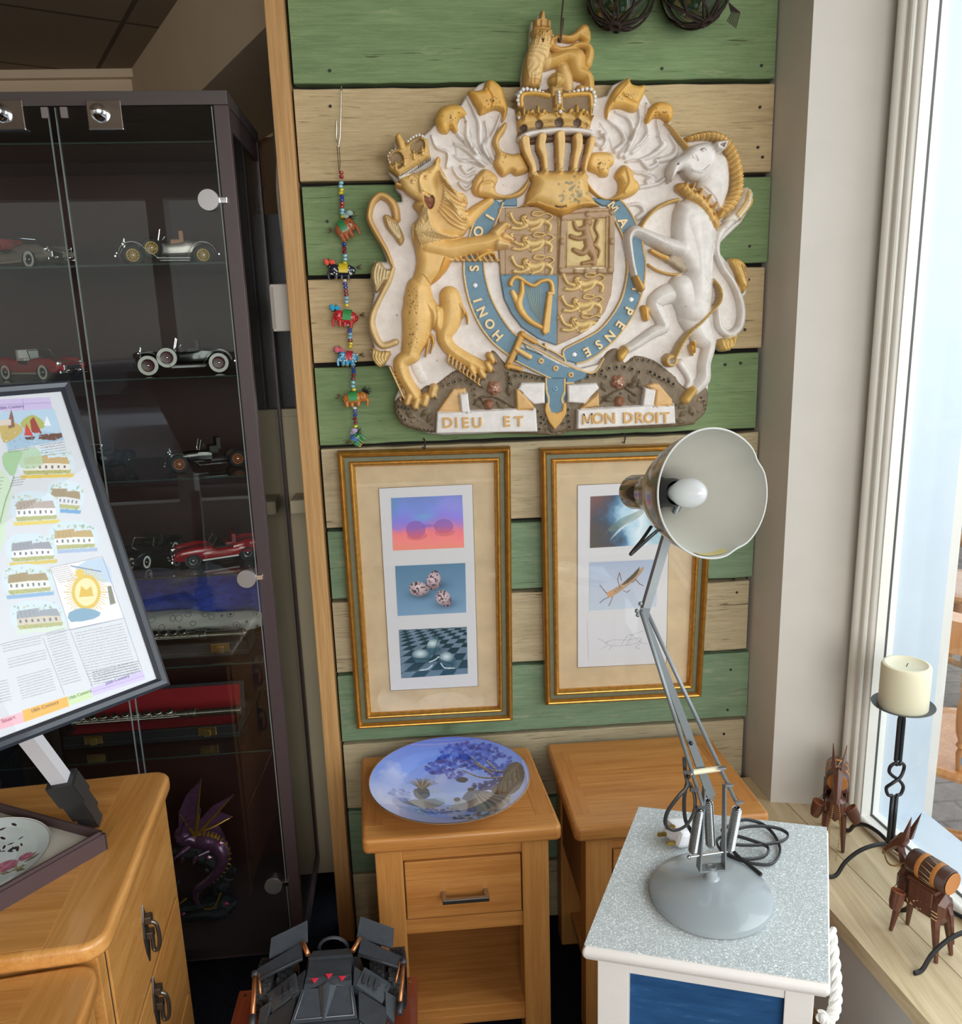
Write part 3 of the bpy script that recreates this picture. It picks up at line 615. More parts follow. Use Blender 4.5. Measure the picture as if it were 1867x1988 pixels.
# --- quartered shield
s=Sheet(960,400,1192,675,1.15); s.c[:]=srgb(TN)
sh=E_((375,125),(700,110),(1000,115),(1490,125),(1488,400),(1480,760),(1460,960),(1400,1120),(1300,1240),(1150,1350),(935,1445),(760,1380),(600,1270),(500,1140),(430,1000),(395,800),(378,500))
s.poly(sh,.004,2,TN,'set',.012,True)
s.poly(E_((398,765),(945,770),(935,1440),(760,1378),(602,1268),(503,1138),(433,998),(400,860)),0,2,'#557d94','paint')
s.poly(E_((950,200),(1480,140),(1476,740),(950,745)),0,2,'#c0a264','paint')
for q in (E_((945,130),(945,770),(935,1440)),E_((398,766),(1476,766))): s.stroke(q,1.0,-.003,None,None,'add',smooth=0)
for a,b in (((1000,215),(1460,180)),((1460,180),(1455,725)),((1455,725),(975,725)),((975,725),(1000,215))): s.stroke(E_(a,b),6.2,.007,2.5,TN,'max',.015,smooth=0)
for a,b in (((1035,245),(1410,215)),((1410,215),(1405,690)),((1405,690),(1030,690)),((1030,690),(1035,245))): s.stroke(E_(a,b),1.6,.004,1.4,'#b0926a','add',smooth=0)
for x,y in ((990,220),(1230,190),(1460,170),(1460,450),(1440,720),(1220,730),(975,730),(985,450),(1120,735),(1340,730)): s.dot(*E_((x,y))[0],6.5,.004,TN,'add')
s.stroke(E_((1100,708),(1240,705)),1,.002,None,'#e8dcae','add',smooth=0); s.stroke(E_((1270,702),(1380,700)),1,.002,None,'#e8dcae','add',smooth=0)
s.poly(E_((1050,280),(1090,250),(1340,245),(1375,300),(1365,400),(1380,560),(1360,640),(1290,655),(1080,640),(1045,560),(1060,440)),0,2,'#cbb06c','paint',smooth=3)
ln='#a17c50'
for q,wd in ((E_((1230,260),(1215,330),(1235,430),(1255,520),(1290,590),(1290,660)),[7,8,10,10,7,6]),(E_((1215,400),(1140,420),(1070,400)),[7,5,5]),(E_((1200,320),(1130,330),(1100,270)),[6,5,4]),(E_((1240,500),(1180,560),(1100,530)),[8,6,5]),(E_((1290,640),(1180,660)),[5,4]),(E_((1300,480),(1330,400),(1300,320),(1320,250)),[4,3,3,4]),(E_((1290,480),(1340,530),(1330,600)),[4,3,2])):
    s.stroke(q,wd,.008,None,ln,'max',.015)
s.dot(*E_((1230,265))[0],9,.008,ln,'max',base=.016)
def lion_passant(dx,dy,k=1.0,tk=1):
    def q(*p): return E_(*[(620+(x-620)*k+dx,(y-250)*k+250+dy) for x,y in p])
    g='#d9b874'
    for pts,wd in ((q((640,270),(710,270),(780,250),(830,260)),[7,6,5.5,5]),(q((590,280),(530,260),(490,190)),[4,3.4,3.4]),(q((640,300),(580,325),(510,320)),[4.5,3.5,3.5]),(q((820,255),(870,290),(860,340)),[5,3.6,3.6]),(q((790,260),(755,310),(690,335)),[5,4,3.6]),(q((830,260),(890,215),(840,180),(760,205),(700,195),(720,165),(800,170)),[2.2,2,1.8,1.8,1.8,1.8,1.8])):
        s.stroke(pts,[w*k for w in wd],.0085,None,g,'max',.016)
    hx_,hy_=q((625,235))[0]; s.dot(hx_,hy_,8.2*k,.011,g,'max',base=.016)
    for an in range(7): s.dot(hx_+math.cos(an)*6*k,hy_+math.sin(an)*7.5*k,2.4*k,.003,'#c79f55','add')
    for x,y in ((480,180),(470,200),(500,175),(500,325),(515,312),(680,345),(665,330),(850,350),(868,345)): s.dot(*q((x,y))[0],1.9*k,.003,'#e2c687','add')
    s.dot(hx_-2.4*k,hy_,1.1,-.003,'#8a6430','add'); s.dot(hx_+2.4*k,hy_,1.1,-.003,'#8a6430','add'); s.dot(hx_-.2,hy_+4*k,1.4,-.003,'#8a6430','add')
for dx,dy,k in ((0,0,1),(10,200,1),(15,415,1),(505,585,.98),(490,790,.97),(475,975,.97)): lion_passant(dx,dy,k)
for q in (E_((440,780),(440,130)),E_((815,240),(815,765)),E_((380,385),(940,385)),E_((640,240),(940,240))): s.stroke(q,.7,-.002,None,None,'add',smooth=0)
shield=s.build('shield',C3,m_cast,coat,back=0,label='quartered shield with small gold lions on tan and a harp on blue')
# harp on the blue quarter
s=Sheet(980,530,1080,660,1.1)
g='#d9a84e'
s.stroke(E_((500,870),(490,850),(520,800),(570,795),(640,840),(710,870),(780,830),(850,820),(885,860),(890,930)),[3,5,5,4.5,4,4.5,4.5,4.5,5,6],.012,None,g,'max',.016,True)
s.stroke(E_((600,820),(600,930),(570,1030),(600,1120),(680,1210),(790,1270)),[4,6,8,7,6,5],.011,None,g,'max',.016,True)
s.stroke(E_((510,930),(550,1010),(600,1120)),[5,7,5],.009,None,'#e0b868','max',.016,True)
s.poly(E_((845,940),(905,940),(895,980),(865,1320),(810,1350),(785,1310),(830,980)),.013,4,g,'max',.016,True)
s.poly(E_((835,925),(912,925),(912,965),(835,965)),.016,3,'#e2b868','max',.016,True)
s.c[s.c.min(-1)>.99]=srgb(g); s.build('harp',C3,m_cast,shield,back=.014,label='gold harp')
mb=MB()
for k in range(7):
    a=E_((640+k*22,890+(-8 if k>3 else 4)*k))[0]; b=E_((700+k*14,1110+k*18))[0]
    pa,pb=[wall3(np.array([q[0]]),np.array([q[1]]),np.array([.0185]))[0]-np.array(coat.location) for q in (a,b)]; mb.cyl(pa,pb,.0005,5)
mb.build('harp_strings',M('string gold','#b9bd8e',.4),shield)
# --- helmet with bars
s=Sheet(985,262,1165,425,1.3); s.c[:]=srgb(GO)
s.poly(G_((200,1400),(560,1340),(890,1400),(860,1600),(830,1760),(280,1790),(230,1600)),.010,8,'#6b4c3c','set',.008,True,2)
s.poly(E_((545,135),(620,90),(640,0),(690,-120),(700,-220),(1200,-220),(1230,-120),(1260,0),(1320,90),(1370,110),(1250,120),(1120,150),(1040,195),(960,215),(870,180),(760,130),(660,105)),.040,26,'#d3a95a','set',.008,True,2)
s.poly(E_((545,135),(660,105),(760,130),(870,180),(960,215),(1040,195),(1120,150),(1250,120),(1370,110),(1240,85),(1130,95),(1000,140),(950,150),(850,120),(740,80),(640,85)),.006,4,GD,'add')
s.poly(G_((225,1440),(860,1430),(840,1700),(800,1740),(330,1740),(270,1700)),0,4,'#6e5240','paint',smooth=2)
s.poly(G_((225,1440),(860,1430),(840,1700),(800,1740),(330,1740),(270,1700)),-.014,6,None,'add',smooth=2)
for pts in (G_((250,1600),(330,1720),(300,1750)),G_((440,1620),(520,1600),(520,1700),(430,1690)),G_((620,1600),(690,1580),(680,1690),(610,1680)),G_((750,1620),(840,1560),(820,1690),(760,1690))): s.poly(pts,0,3,'#b58a86','paint')
for pts,wd in ((G_((190,1430),(210,1550),(270,1700),(280,1790)),[9,8,6,6]),(G_((370,1400),(360,1500),(390,1600),(405,1750)),[8.5,8,6,5]),(G_((560,1380),(565,1500),(560,1620),(560,1750)),[9,8.5,7,6]),(G_((745,1400),(750,1500),(720,1640),(705,1750)),[8.5,8,6.5,5.5]),(G_((890,1430),(860,1560),(830,1650),(810,1760)),[7,6,5,4])):
    s.stroke(pts,wd,.012,4,'#dcb268','max',.038,True)
    x,y=pts[-1]
    for dx in (-5,0,5): s.dot(x+dx,y+(2 if dx==0 else 0),3.2,.006,'#e0bb70','add')
rg=np.random.RandomState(5)
for k in range(60): 
    x=rg.normal(1105,12); y=rg.normal(378,12)
    if y<405: s.dot(x,y,rg.uniform(.8,3.2),-.0006,'#8a8462','add',alpha=.75)
s.stroke(A_((1740,1800),(1780,1810),(1830,1800)),1.4,-.003,None,'#5f4420','add')
s.build('helmet',C3,m_cast,coat,back=0,label='gold barred helmet with worn paint')
# --- crown
s=Sheet(990,145,1160,292,1.15); s.c[:]=srgb('#c9a04e')
dk='#7d6440'
s.poly(G_((95,1000),(150,900),(400,870),(640,870),(900,890),(935,1000),(925,1150),(885,1320),(880,1400),(560,1350),(150,1440),(130,1320),(110,1150)),.022,16,dk,'set',.010,True,2)
s.stroke(G_((150,1060),(160,950),(280,930),(440,960)),[5,5,5,5],.010,None,'#d9a53c','add'); s.stroke(G_((900,1060),(880,950),(760,940),(600,960)),5,.010,None,'#d9a53c','add')
s.stroke(G_((520,880),(540,960),(540,1060)),9,.012,4,'#b48c46','add'); 
s.stroke(G_((140,1240),(300,1200),(550,1180),(780,1200),(900,1240)),8,.008,6,'#cda450','add')
s.stroke(G_((140,1300),(300,1270),(550,1255),(780,1265),(890,1300)),5,.004,4,'#c0964a','add')
for x,y,k in ((330,1140,1),(740,1130,1),(180,1150,.8),(890,1150,.8)):
    s.stroke(G_((x,y+60),(x,y-60)),[4*k,2.2*k],.012,None,'#d2a548','add',smooth=0)
    for q in (-1,1): s.stroke(G_((x,y+50),(x+q*45*k,y+20),(x+q*60*k,y-20),(x+q*80*k,y+10)),2.6*k,.011,None,'#d2a548','add')
for x,y in ((545,1130),): 
    for an in range(4): 
        a=an*math.pi/2+math.pi/4; s.poly(G_((x,y),(x+70*math.cos(a-.5),y+70*math.sin(a-.5)),(x+70*math.cos(a+.5),y+70*math.sin(a+.5))),.012,5,'#d7ad55','add')
for x,y,r,c in ((340,1265,8,'#6b5648'),(550,1245,9,'#6b5648'),(740,1250,8,'#6b5648'),(180,1300,7,'#5d4c40'),(830,1275,5,'#b58f48')): s.dot(*G_((x,y))[0],r,-.006,c,'add')
s.stroke(G_((150,1410),(220,1370),(350,1345),(550,1325),(750,1330),(885,1350)),[6,6,6,6,6,6],.014,None,'#dcd5d0','max',.030,True)
s.build('crown',C3,m_cast,coat,back=0,label='gold crown with a white fur band')
def pearls(pts,r,n,h=.040):
    pe=MB()
    q=spline(pts,10); L=np.cumsum([0]+[np.hypot(*(q[i+1]-q[i])) for i in range(len(q)-1)])
    for k in range(n):
        t=L[-1]*k/max(1,n-1); i=min(len(q)-2,int(np.searchsorted(L,t,'right'))-1); f=(t-L[i])/(L[i+1]-L[i]+1e-9); p=q[i]*(1-f)+q[i+1]*f
        P=wall3(np.array([p[0]]),np.array([p[1]]),np.array([h]))[0]-np.array(coat.location); pe.ball(P,r,8)
    pe.build('pearl_row',M('pearl paint','#dedad6',.3),coat)
pearls(G_((130,1050),(120,980),(180,890),(250,900),(330,910),(420,950)),.0042,11,.034); pearls(G_((920,1060),(930,980),(900,900),(820,890),(720,920),(620,950)),.0042,11,.034)
pearls(G_((540,940),(545,1040)),.0035,4,.046); pearls(G_((130,1190),(130,1190)),.0038,1,.034); pearls(G_((550,1150),(550,1150)),.004,1,.052); pearls(G_((905,1170),(905,1170)),.0038,1,.034)
pearls(A_((345,1430),(335,1370),(370,1330),(420,1320)),.0028,7,.036); pearls(A_((500,1250),(560,1205),(620,1205),(655,1280)),.0028,9,.036)
# --- crest lion on the crown
s=Sheet(1000,20,1160,195,1.3); s.c[:]=srgb('#cfa04a')
g1='#cf9f45'
s.poly(G_((290,140),(350,125),(365,45),(415,40),(420,125),(480,150),(480,240),(290,235)),.026,5,'#c0924a','set',.006,True)
s.poly(G_((275,235),(490,235),(490,330),(470,420),(460,560),(400,640),(360,860),(200,870),(180,780),(190,600),(240,420),(280,330)),.032,16,'#c49749','max',.008,True,2)
s.stroke(G_((400,600),(520,560),(640,520),(740,540)),[14,15,15,20],.030,None,g1,'max',.008,True)
s.stroke(G_((740,560),(760,680),(860,740),(880,860)),[20,17,13,12],.030,None,g1,'max',.008,True)
s.stroke(G_((610,650),(640,760),(660,880)),[13,14,12],.022,None,'#d0a860','max',.008,True)
s.stroke(G_((790,870),(900,890)),9,.024,None,g1,'max',.008,True,0)
s.stroke(G_((860,600),(890,480),(860,410),(760,400),(680,440),(590,455),(510,430),(500,360),(560,320),(680,330),(760,290),(830,240)),[11,10,8,7,7,8,8,7,7,8,9,12],.022,None,g1,'max',.008,True)
s.poly(G_((720,290),(800,205),(905,250),(890,390),(800,350)),.020,9,'#d0a03f','max',.008,True,2)
for k in range(16):
    x=230+k*15; s.stroke(G_((x+40,330+(k%3)*20),(x+10,480),(x-10+k,620),(x+10,780)),1.3,.004,None,'#dcb874','add')
for x,y in ((340,290),(420,290)): s.dot(*G_((x,y))[0],2.2,-.004,'#9a6d30','add')
s.stroke(G_((380,300),(375,350)),2,.004,None,None,'add',smooth=0); s.poly(G_((355,370),(395,370),(380,420)),-.004,3,'#7a4a2a','add')
for x,y in ((320,190),(370,190),(440,190)): s.stroke(G_((x,y+30),(x,y-20)),1.6,.003,None,'#a77c3a','add',smooth=0)
for x,y in ((260,840),(300,850),(340,840)): s.dot(*G_((x,y))[0],5,.005,None,'add')
for x in (290,250,330): s.stroke(G_((x,740),(x-5,850)),1.2,-.003,None,None,'add',smooth=0)
# orb
s.dot(*G_((530,780))[0],15,.034,'#cba654','max',body=True,base=.012); s.stroke(G_((460,770),(600,770)),1.5,.003,None,'#a98440','add',smooth=0); s.stroke(G_((520,720),(520,870)),2,.003,None,'#a98440','add',smooth=0)
s.poly(G_((450,850),(600,850),(600,1060),(440,1060)),.030,7,'#b68f48','max',.012,True)
s.build('crest_lion',C3,m_cast,coat,back=0,label='small crowned gold lion on top of the crown')
# --- gold mantling plumes
def plume(polys,name='mantling_plume'):
    P=[p for q in polys for p in q[0]]; a=np.array(P); s=Sheet(a[:,0].min()-6,a[:,1].min()-6,a[:,0].max()+6,a[:,1].max()+6,1.3); s.c[:]=srgb(GO)
    for q in polys:
        pts,H,R,c=q[:4]
        if len(q)>4: s.stroke(pts,q[4],H,None,c,q[5] if len(q)>5 else 'add')
        else: s.poly(pts,H,R,c,'set' if H>0 else 'add',.006,H>0,3)
    for k in range(14):
        i=rg.randint(len(P)); x=a[:,0].mean()+rg.normal(0,8); y=a[:,1].mean()+rg.normal(0,6); s.dot(x,y,1.1,-.001,'#5a4420','add')
    s.build(name,C3,m_cast,coat,back=0)
plume([(A_((1010,800),(1130,790),(1160,720),(1220,705),(1300,770),(1330,860),(1355,950),(1330,1040),(1300,1070),(1300,990),(1230,965),(1120,1010),(1090,960),(1040,880)),.026,14,'#d6a037'),(A_((1160,960),(1240,940),(1310,960)),.004,3,'#e0ad42',3),(A_((1170,800),(1210,870),(1200,960)),-.004,3,None,2)])
plume([(A_((740,1000),(770,950),(850,915),(940,920),(990,970),(1000,1010),(940,1040),(925,1090),(930,1150),(890,1160),(860,1130),(830,1170),(760,1150),(730,1060)),.026,16,'#d8a63e')])
plume([(B_((470,930),(500,830),(560,730),(670,650),(680,700),(740,720),(800,715),(795,790),(760,860),(740,920),(690,940),(600,910),(520,920),(490,1000)),.026,12,'#dba944'),(B_((600,800),(650,850),(720,880)),-.004,3,None,2),(B_((670,700),(600,780),(540,860)),.003,3,None,3)])
plume([(B_((800,1040),(800,960),(850,880),(920,850),(1000,870),(1030,930),(1020,1000),(980,1030),(930,990),(870,990),(830,1030)),.026,12,'#d9a136')])
plume([(A_((1310,1080),(1350,1075),(1330,1150),(1280,1230),(1300,1310),(1400,1340),(1450,1330),(1500,1400),(1530,1490),(1420,1530),(1380,1500),(1310,1540),(1260,1490),(1225,1420),(1250,1340),(1220,1250),(1240,1170)),.026,11,'#dcae56'),(A_((1400,1490),(1410,1530)),-.004,3,None,2)])
plume([(B_((340,1280),(430,1260),(520,1270),(550,1330),(540,1370),(510,1400),(500,1460),(440,1470),(400,1440),(340,1420),(310,1370)),.026,12,'#ddb05a'),(B_((420,1440),(400,1400),(410,1370)),-.004,3,None,2)])
plume([(A_((1040,1600),(1100,1500),(1160,1465),(1240,1510),(1270,1560),(1250,1610),(1260,1670),(1340,1690),(1440,1650),(1520,1560),(1540,1500),(1535,1600),(1480,1690),(1380,1730),(1260,1730),(1150,1720),(1060,1690)),.028,12,'#d8aa58'),(A_((1100,1680),(1120,1610),(1200,1590)),.004,3,None,3),(A_((1080,1650),(1130,1560)),-.003,3,None,2)])
plume([(B_((300,1440),(340,1520),(420,1610),(500,1640),(570,1600),(580,1520),(550,1460),(600,1380),(640,1370),(700,1420),(710,1480),(750,1520),(740,1590),(660,1640),(560,1660),(450,1650),(380,1610),(310,1530)),.028,12,'#dbab4e'),(B_((640,1420),(660,1520),(620,1600)),.004,3,None,4)])
# --- lion supporter
s=Sheet(706,255,1000,795,1.4); s.c[:]=srgb(GO)
H=.030
def SL(pts,wd,h=H,c=GO,mode='max',body=True,base=.006,sm=6): s.stroke(pts,wd,h,None,c,mode,base,body,sm)
tail='#d4b277'
SL(C_((763,0),(763,1))+[],1,.001)
SL([(768,664),(741,670),(724,640),(724,611),(740,575),(755,546),(763,522)],[7,7,8,7,6,6,5],.024,tail)
SL([(761,514),(750,487),(733,458),(719,431),(718,414),(724,394),(738,382),(754,388),(766,404),(770,427)],[4,5,6.5,6.5,6.5,7,8,8,9,8],.026,'#d3a55a')
s.poly(C_((225,390),(270,400),(300,450),(370,470),(330,530),(280,600),(240,660),(210,650),(175,540),(180,450)),.024,8,'#b59a68','max',.006,True,2)
s.poly(C_((190,1130),(260,1160),(350,1160),(335,1230),(260,1310),(190,1230)),.024,8,'#c6a055','max',.006,True,2)
s.poly(C_((280,10),(330,-10),(420,80),(470,200),(430,260),(380,190),(310,110)),.022,8,'#c2a063','max',.006,True,2)
for k in range(5):
    s.stroke(C_((235+k*22,420+k*14),(215+k*25,500+k*10),(225+k*18,590-k*12)),1.6,.005,None,'#dcc595','add'); s.stroke(C_((205+k*28,1160),(200+k*26,1220),(250+k*15,1280-k*10)),1.5,.005,None,'#dfc07c','add'); s.stroke(C_((320+k*22,40+k*12),(350+k*20,120+k*14),(400+k*8,200)),1.4,.005,None,'#dcc595','add')
# hind leg far (right) and foot
SL([(872,575),(876,600),(872,625),(862,652),(872,675),(900,695),(932,712)],[20,24,22,16,14,14,14],.026)
for x,y,r in ((918,722,8),(936,728,8),(950,716,8),(955,700,7)): SL([(x-6,y-10),(x,y)],[8,r],.028,'#d6a95a',sm=0)
for x,y in ((921,735),(939,737),(957,722),(962,706)): SL([(x-2,y-7),(x+1,y)],[3,1.2],.03,'#b98d62',sm=0)
# torso
s.poly([(808,470),(870,462),(878,500),(868,525),(850,545),(834,560),(848,590),(862,600),(860,640),(840,640),(820,600),(790,600),(783,578),(798,548),(808,510)],.030,22,GO,'max',.008,True,3)
s.poly([(862,500),(876,505),(868,525),(846,548),(834,562),(838,548),(852,528)],.004,4,'#cf8f1e','add')
SL([(812,560),(812,610),(806,655),(795,690)],[24,33,26,17],.036)
SL([(800,690),(779,702),(782,725),(795,750),(805,765)],[16,15,14,13,14],.032)
for x,y,r in ((790,780,8),(806,786,9),(823,781,9),(838,764,9)): SL([(x+4,y-12),(x,y)],[9,r],.034,'#d9b067',sm=0)
for x,y in ((778,778),(811,795),(846,772)): SL([(x-1,y-6),(x+1,y+1)],[3.5,1.5],.030,'#c09a68',sm=0)
# fur tufts
for p in (C_((700,1030),(715,1080),(690,1180)),C_((680,1060),(660,1150),(650,1210)),C_((960,790),(1000,850),(1010,930)),C_((940,760),(975,830),(960,880))): SL(p,[4,3.5,1.5],.022,'#d5a44e')
for k in range(9): SL([(871+k*7.2,690+k*5.5),(869+k*7.2,700+k*5.5),(874+k*7.4,708+k*5)],[3,2.6,1],.026,'#dbb26c')
for k in range(8): SL([(757+k*3.2,712+k*7),(762+k*3.2,722+k*7),(768+k*3,726+k*7)],[2.4,2.2,1],.028,'#dcb873')
# arms
SL([(950,392),(925,410),(905,430)],[9,13,16],.022)
SL([(832,478),(870,486),(905,480),(940,474),(965,466)],[24,23,19,18,20],.040)
SL([(960,455),(975,440),(984,440)],[12,9,6],.040,'#d9b06a'); SL([(965,475),(982,478)],[13,8],.046,'#e0b978',sm=0); SL([(975,462),(990,468)],[11,7],.044,'#dcb26c',sm=0); SL([(988,466),(996,466)],[4,5],.034,'#a9745c',sm=0)
for k in range(10): SL([(858+k*11,503-k*1.0),(864+k*11,507),(873+k*10.5,505)],[2.6,3.4,1.3],.026,'#dab066')
SL([(925,503),(945,492),(958,495)],[5,6,4],.03,'#d7a94c')
# mane
s.poly([(846,322),(862,340),(872,360),(884,372),(902,380),(908,396),(902,412),(912,430),(905,452),(885,468),(850,474),(830,488),(812,492),(800,470),(800,440),(812,420),(800,400),(820,380)],.040,26,'#d6aa5c','max',.010,True,3)
rr=random.Random(4)
for k in range(15):
    t=k/14; x0=846+10*math.sin(t*3); y0=335+t*80
    s.stroke([(x0+4,y0),(x0+16+8*t,y0+16+6*math.sin(k)),(x0+30+14*t,y0+24+8*t),(x0+45+8*t,y0+22+12*t)],[1.6,2.4,2.2,1.2],.010,None,'#e2c080','add')
for k in range(17):
    t=k/16; s.stroke([(822+t*10,405+t*10),(812+t*22,428+t*4),(806+t*38,450+t*2),(812+t*55,466-t*4),(818+t*70,478-t*16)],[1.4,2.0,2.2,1.8,1.0],.010,None,'#e2c080','add')
for k in range(8): s.stroke([(800-k,400+k*10),(804-k,425+k*8),(800,445+k*6)],[1.4,2,1.2],.005,None,'#e0bc78','add')
for x,y in ((898,396),(901,432),(865,344),(876,364)): s.dot(x,y,6,.006,'#d9ad5e','add'); s.dot(x,y,2.5,-.007,'#b98b42','add')
# face
s.poly([(776,352),(790,346),(815,338),(836,328),(850,318),(852,338),(846,356),(850,378),(846,398),(838,408),(824,402),(808,392),(790,380),(780,368)],.020,14,'#dfb566','max',.034,True,3)
SL([(772,362),(780,366)],[6,5],.036,'#d9ad5a',sm=0); SL([(846,322),(850,314)],[6,5],.046,'#dba74a',sm=0)
s.stroke([(818,345),(815,360),(820,376)],[4,4,7],.007,None,'#e3bd74','add')
for x,y in ((802,360),(827,352)): s.dot(x,y,5,.004,'#e3bd74','add'); s.stroke([(x-4,y-1),(x+4,y-2)],1,-.004,None,'#a07434','add',smooth=0)
s.stroke([(795,352),(803,349),(810,352)],1.8,.005,None,None,'add'); s.stroke([(820,346),(828,341),(836,342)],1.8,.005,None,None,'add')
s.dot(817,376,3,.003,None,'add'); s.dot(822,377,3,.003,None,'add'); s.stroke([(808,384),(820,380),(838,388)],1.2,-.004,None,None,'add')
s.poly([(822,388),(840,386),(842,400),(836,412),(828,406)],-.010,4,'#8a5238','add',smooth=2); s.stroke([(826,386),(833,388)],1.6,.006,None,'#e8cb92','add',smooth=0)
# crown of the lion
s.poly([(753,310),(760,298),(775,292),(800,278),(818,270),(830,276),(834,300),(836,312),(776,352),(768,345),(754,334)],.024,10,'#c99e4e','max',.022,True)
s.poly([(757,322),(764,304),(778,304),(786,322),(772,336)],-.008,5,'#8a6d40','add',smooth=3); s.poly([(796,290),(812,276),(824,284),(822,302),(802,308)],-.008,5,'#8a6d40','add',smooth=3)
s.poly([(766,272),(776,263),(787,282),(790,300),(776,304)],.030,6,'#d0a24a','max',.020,True)
for x,y in ((770,328),(786,320),(804,308),(820,300)): s.stroke([(x,y+8),(x-1,y-7)],[3,1.6],.007,None,'#d9ae5a','add',smooth=0); s.stroke([(x-5,y+1),(x+5,y-3)],1.6,.005,None,'#d9ae5a','add',smooth=0)
s.stroke([(776,352),(800,338),(820,328),(836,316)],[4.5,4.5,4.5,4],.012,None,'#ddd6cf','max',.036)
for k in range(14): s.stroke([(778+k*4.2,349-k*2.5),(782+k*4.2,345-k*2.5)],.8,-.002,None,'#7d7468','add',smooth=0)
# muscles & marks
s.stroke([(842,588),(846,620),(836,655),(818,685)],2.2,-.003,None,None,'add'); s.stroke([(806,538),(820,536),(835,555)],1.5,-.003,None,None,'add')
for k in range(60): s.stroke([(rg.uniform(793,809),rg.uniform(565,670))]*1+[(rg.uniform(793,809),0)][:0] or [(0,0)],1,0) if False else s.dot(rg.uniform(793,810),rg.uniform(562,675),rg.uniform(.7,1.5),-.0015,'#8e6a34','add')
s.build('lion',C3,m_cast,coat,back=0,label='golden crowned lion supporter')
# --- unicorn supporter
s=Sheet(1195,230,1465,800,1.4); UW='#dad3cd'; s.c[:]=srgb(UW)
def SU(pts,wd,h=.028,c=UW,base=.006,sm=6,mode='max'): s.stroke(pts,wd,h,None,c,mode,base,True,sm)
# tail
SU([(1440,380),(1428,412),(1411,434),(1392,455),(1386,486),(1397,519),(1418,550),(1432,585),(1435,613),(1428,638),(1409,649),(1392,634),(1388,604)],[6,9,9,9,7,7,7,8,8,8,8,8,7],.020)
s.poly(B_((1590,1560),(1640,1550),(1680,1600),(1670,1700),(1600,1790),(1540,1850),(1420,1830),(1520,1740),(1590,1650)),.022,8,'#d8cfc2','max',.006,True,2)
for k in range(5): s.stroke(B_((1630+k*8,1580+k*20),(1600+k*10,1680+k*15),(1530+k*10,1780+k*12)),2,.005,None,['#cdb27a','#d9b05c','#ded6cc','#c9a24f','#d9b05c'][k],'add')
s.poly(D_((1480,360),(1560,350),(1620,400),(1640,470),(1640,560),(1600,640),(1560,560),(1530,470)),.022,8,'#cfa145','max',.006,True,2)
for k in range(5): s.stroke(D_((1500+k*24,375+k*12),(1540+k*20,460+k*14),(1580+k*12,560+k*8)),1.6,.005,None,'#a88346' if k>2 else '#e0b65c','add')
s.poly(D_((1400,1010),(1480,1000),(1550,960),(1545,1040),(1480,1110),(1400,1100)),.022,8,'#c6a24e','max',.006,True,2)
for k in range(4): s.stroke(D_((1420+k*32,1020-k*8),(1425+k*30,1060),(1450+k*18,1095-k*8)),1.5,.005,None,'#e0bd6a','add')
# hind legs
SU([(1316,568),(1290,572),(1268,588),(1276,612),(1285,634),(1262,647),(1225,672),(1208,680)],[24,20,16,14,13,12,10,9],.026)
SU([(1210,678),(1200,692)],[9,10],.030,'#d3a545',sm=0); s.stroke([(1208,670),(1214,682)],2,.003,None,'#c9bda8','add',smooth=0)
SU([(1342,615),(1358,650),(1372,668),(1364,705),(1362,735),(1345,756)],[30,24,14,13,14,11],.028)
SU([(1340,756),(1326,774)],[9,10],.030,'#cfa54e',sm=0)
SU([(1318,705),(1335,735),(1330,750)],[9,8,5],.014)
# body
SU([(1336,430),(1345,475),(1350,515),(1350,560),(1343,600)],[34,30,26,30,34],.038)
SU([(1320,560),(1335,590)],[28,30],.036,sm=0)
s.poly([(1310,395),(1360,395),(1385,430),(1380,500),(1378,560),(1350,560),(1318,520),(1300,470)],.036,24,UW,'max',.006,True,3)
# fore legs
SU([(1318,486),(1290,478),(1260,464),(1228,450),(1215,462),(1218,490),(1222,515),(1226,533)],[20,17,14,12,10,8,7.5,8],.040)
SU([(1228,540),(1238,560)],[7,9],.040,'#cfa048',sm=0)
s.poly(D_((1060,270),(1110,270),(1160,420),(1100,470),(1000,400),(960,380),(990,320)),.010,8,'#a8957c','max',.02,True,2)
SU([(1260,488),(1285,502)],[4,5],.030,'#cfa048',sm=0); s.stroke(D_((800,270),(880,320),(960,350)),5,.004,None,'#c9993f','max',.03)
SU(D_((820,400),(900,450),(1000,480),(1080,480)),[2.5,3.5,3.5,3],.020,'#d2a354')
# neck, head
s.poly(B_((1320,1290),(1440,1290),(1480,1400),(1480,1550),(1450,1660),(1400,1760),(1300,1700),(1210,1560),(1240,1470)),.032,20,UW,'max',.008,True,3)
SU(B_((1140,1160),(1250,1135),(1350,1135),(1430,1175),(1490,1260),(1525,1360),(1545,1480),(1535,1600),(1480,1700),(1420,1760),(1390,1800)),[6,8,9,10,11,12,12,12,12,10,6],.032,'#d9a94a')
q=spline(B_((1140,1160),(1250,1135),(1350,1135),(1430,1175),(1490,1260),(1525,1360),(1545,1480),(1535,1600),(1480,1700),(1420,1760)),5)
for i in range(1,len(q)-1,1):
    tx,ty=q[i+1]-q[i-1]; L=math.hypot(tx,ty)+1e-6; nx,ny=-ty/L,tx/L
    s.stroke([(q[i][0]-nx*9-tx*.3,q[i][1]-ny*9-ty*.3),(q[i][0],q[i][1]),(q[i][0]+nx*10+tx*.5,q[i][1]+ny*10+ty*.5)],1.6,.006,None,'#e6c27c' if i%2 else '#d2a04a','add')
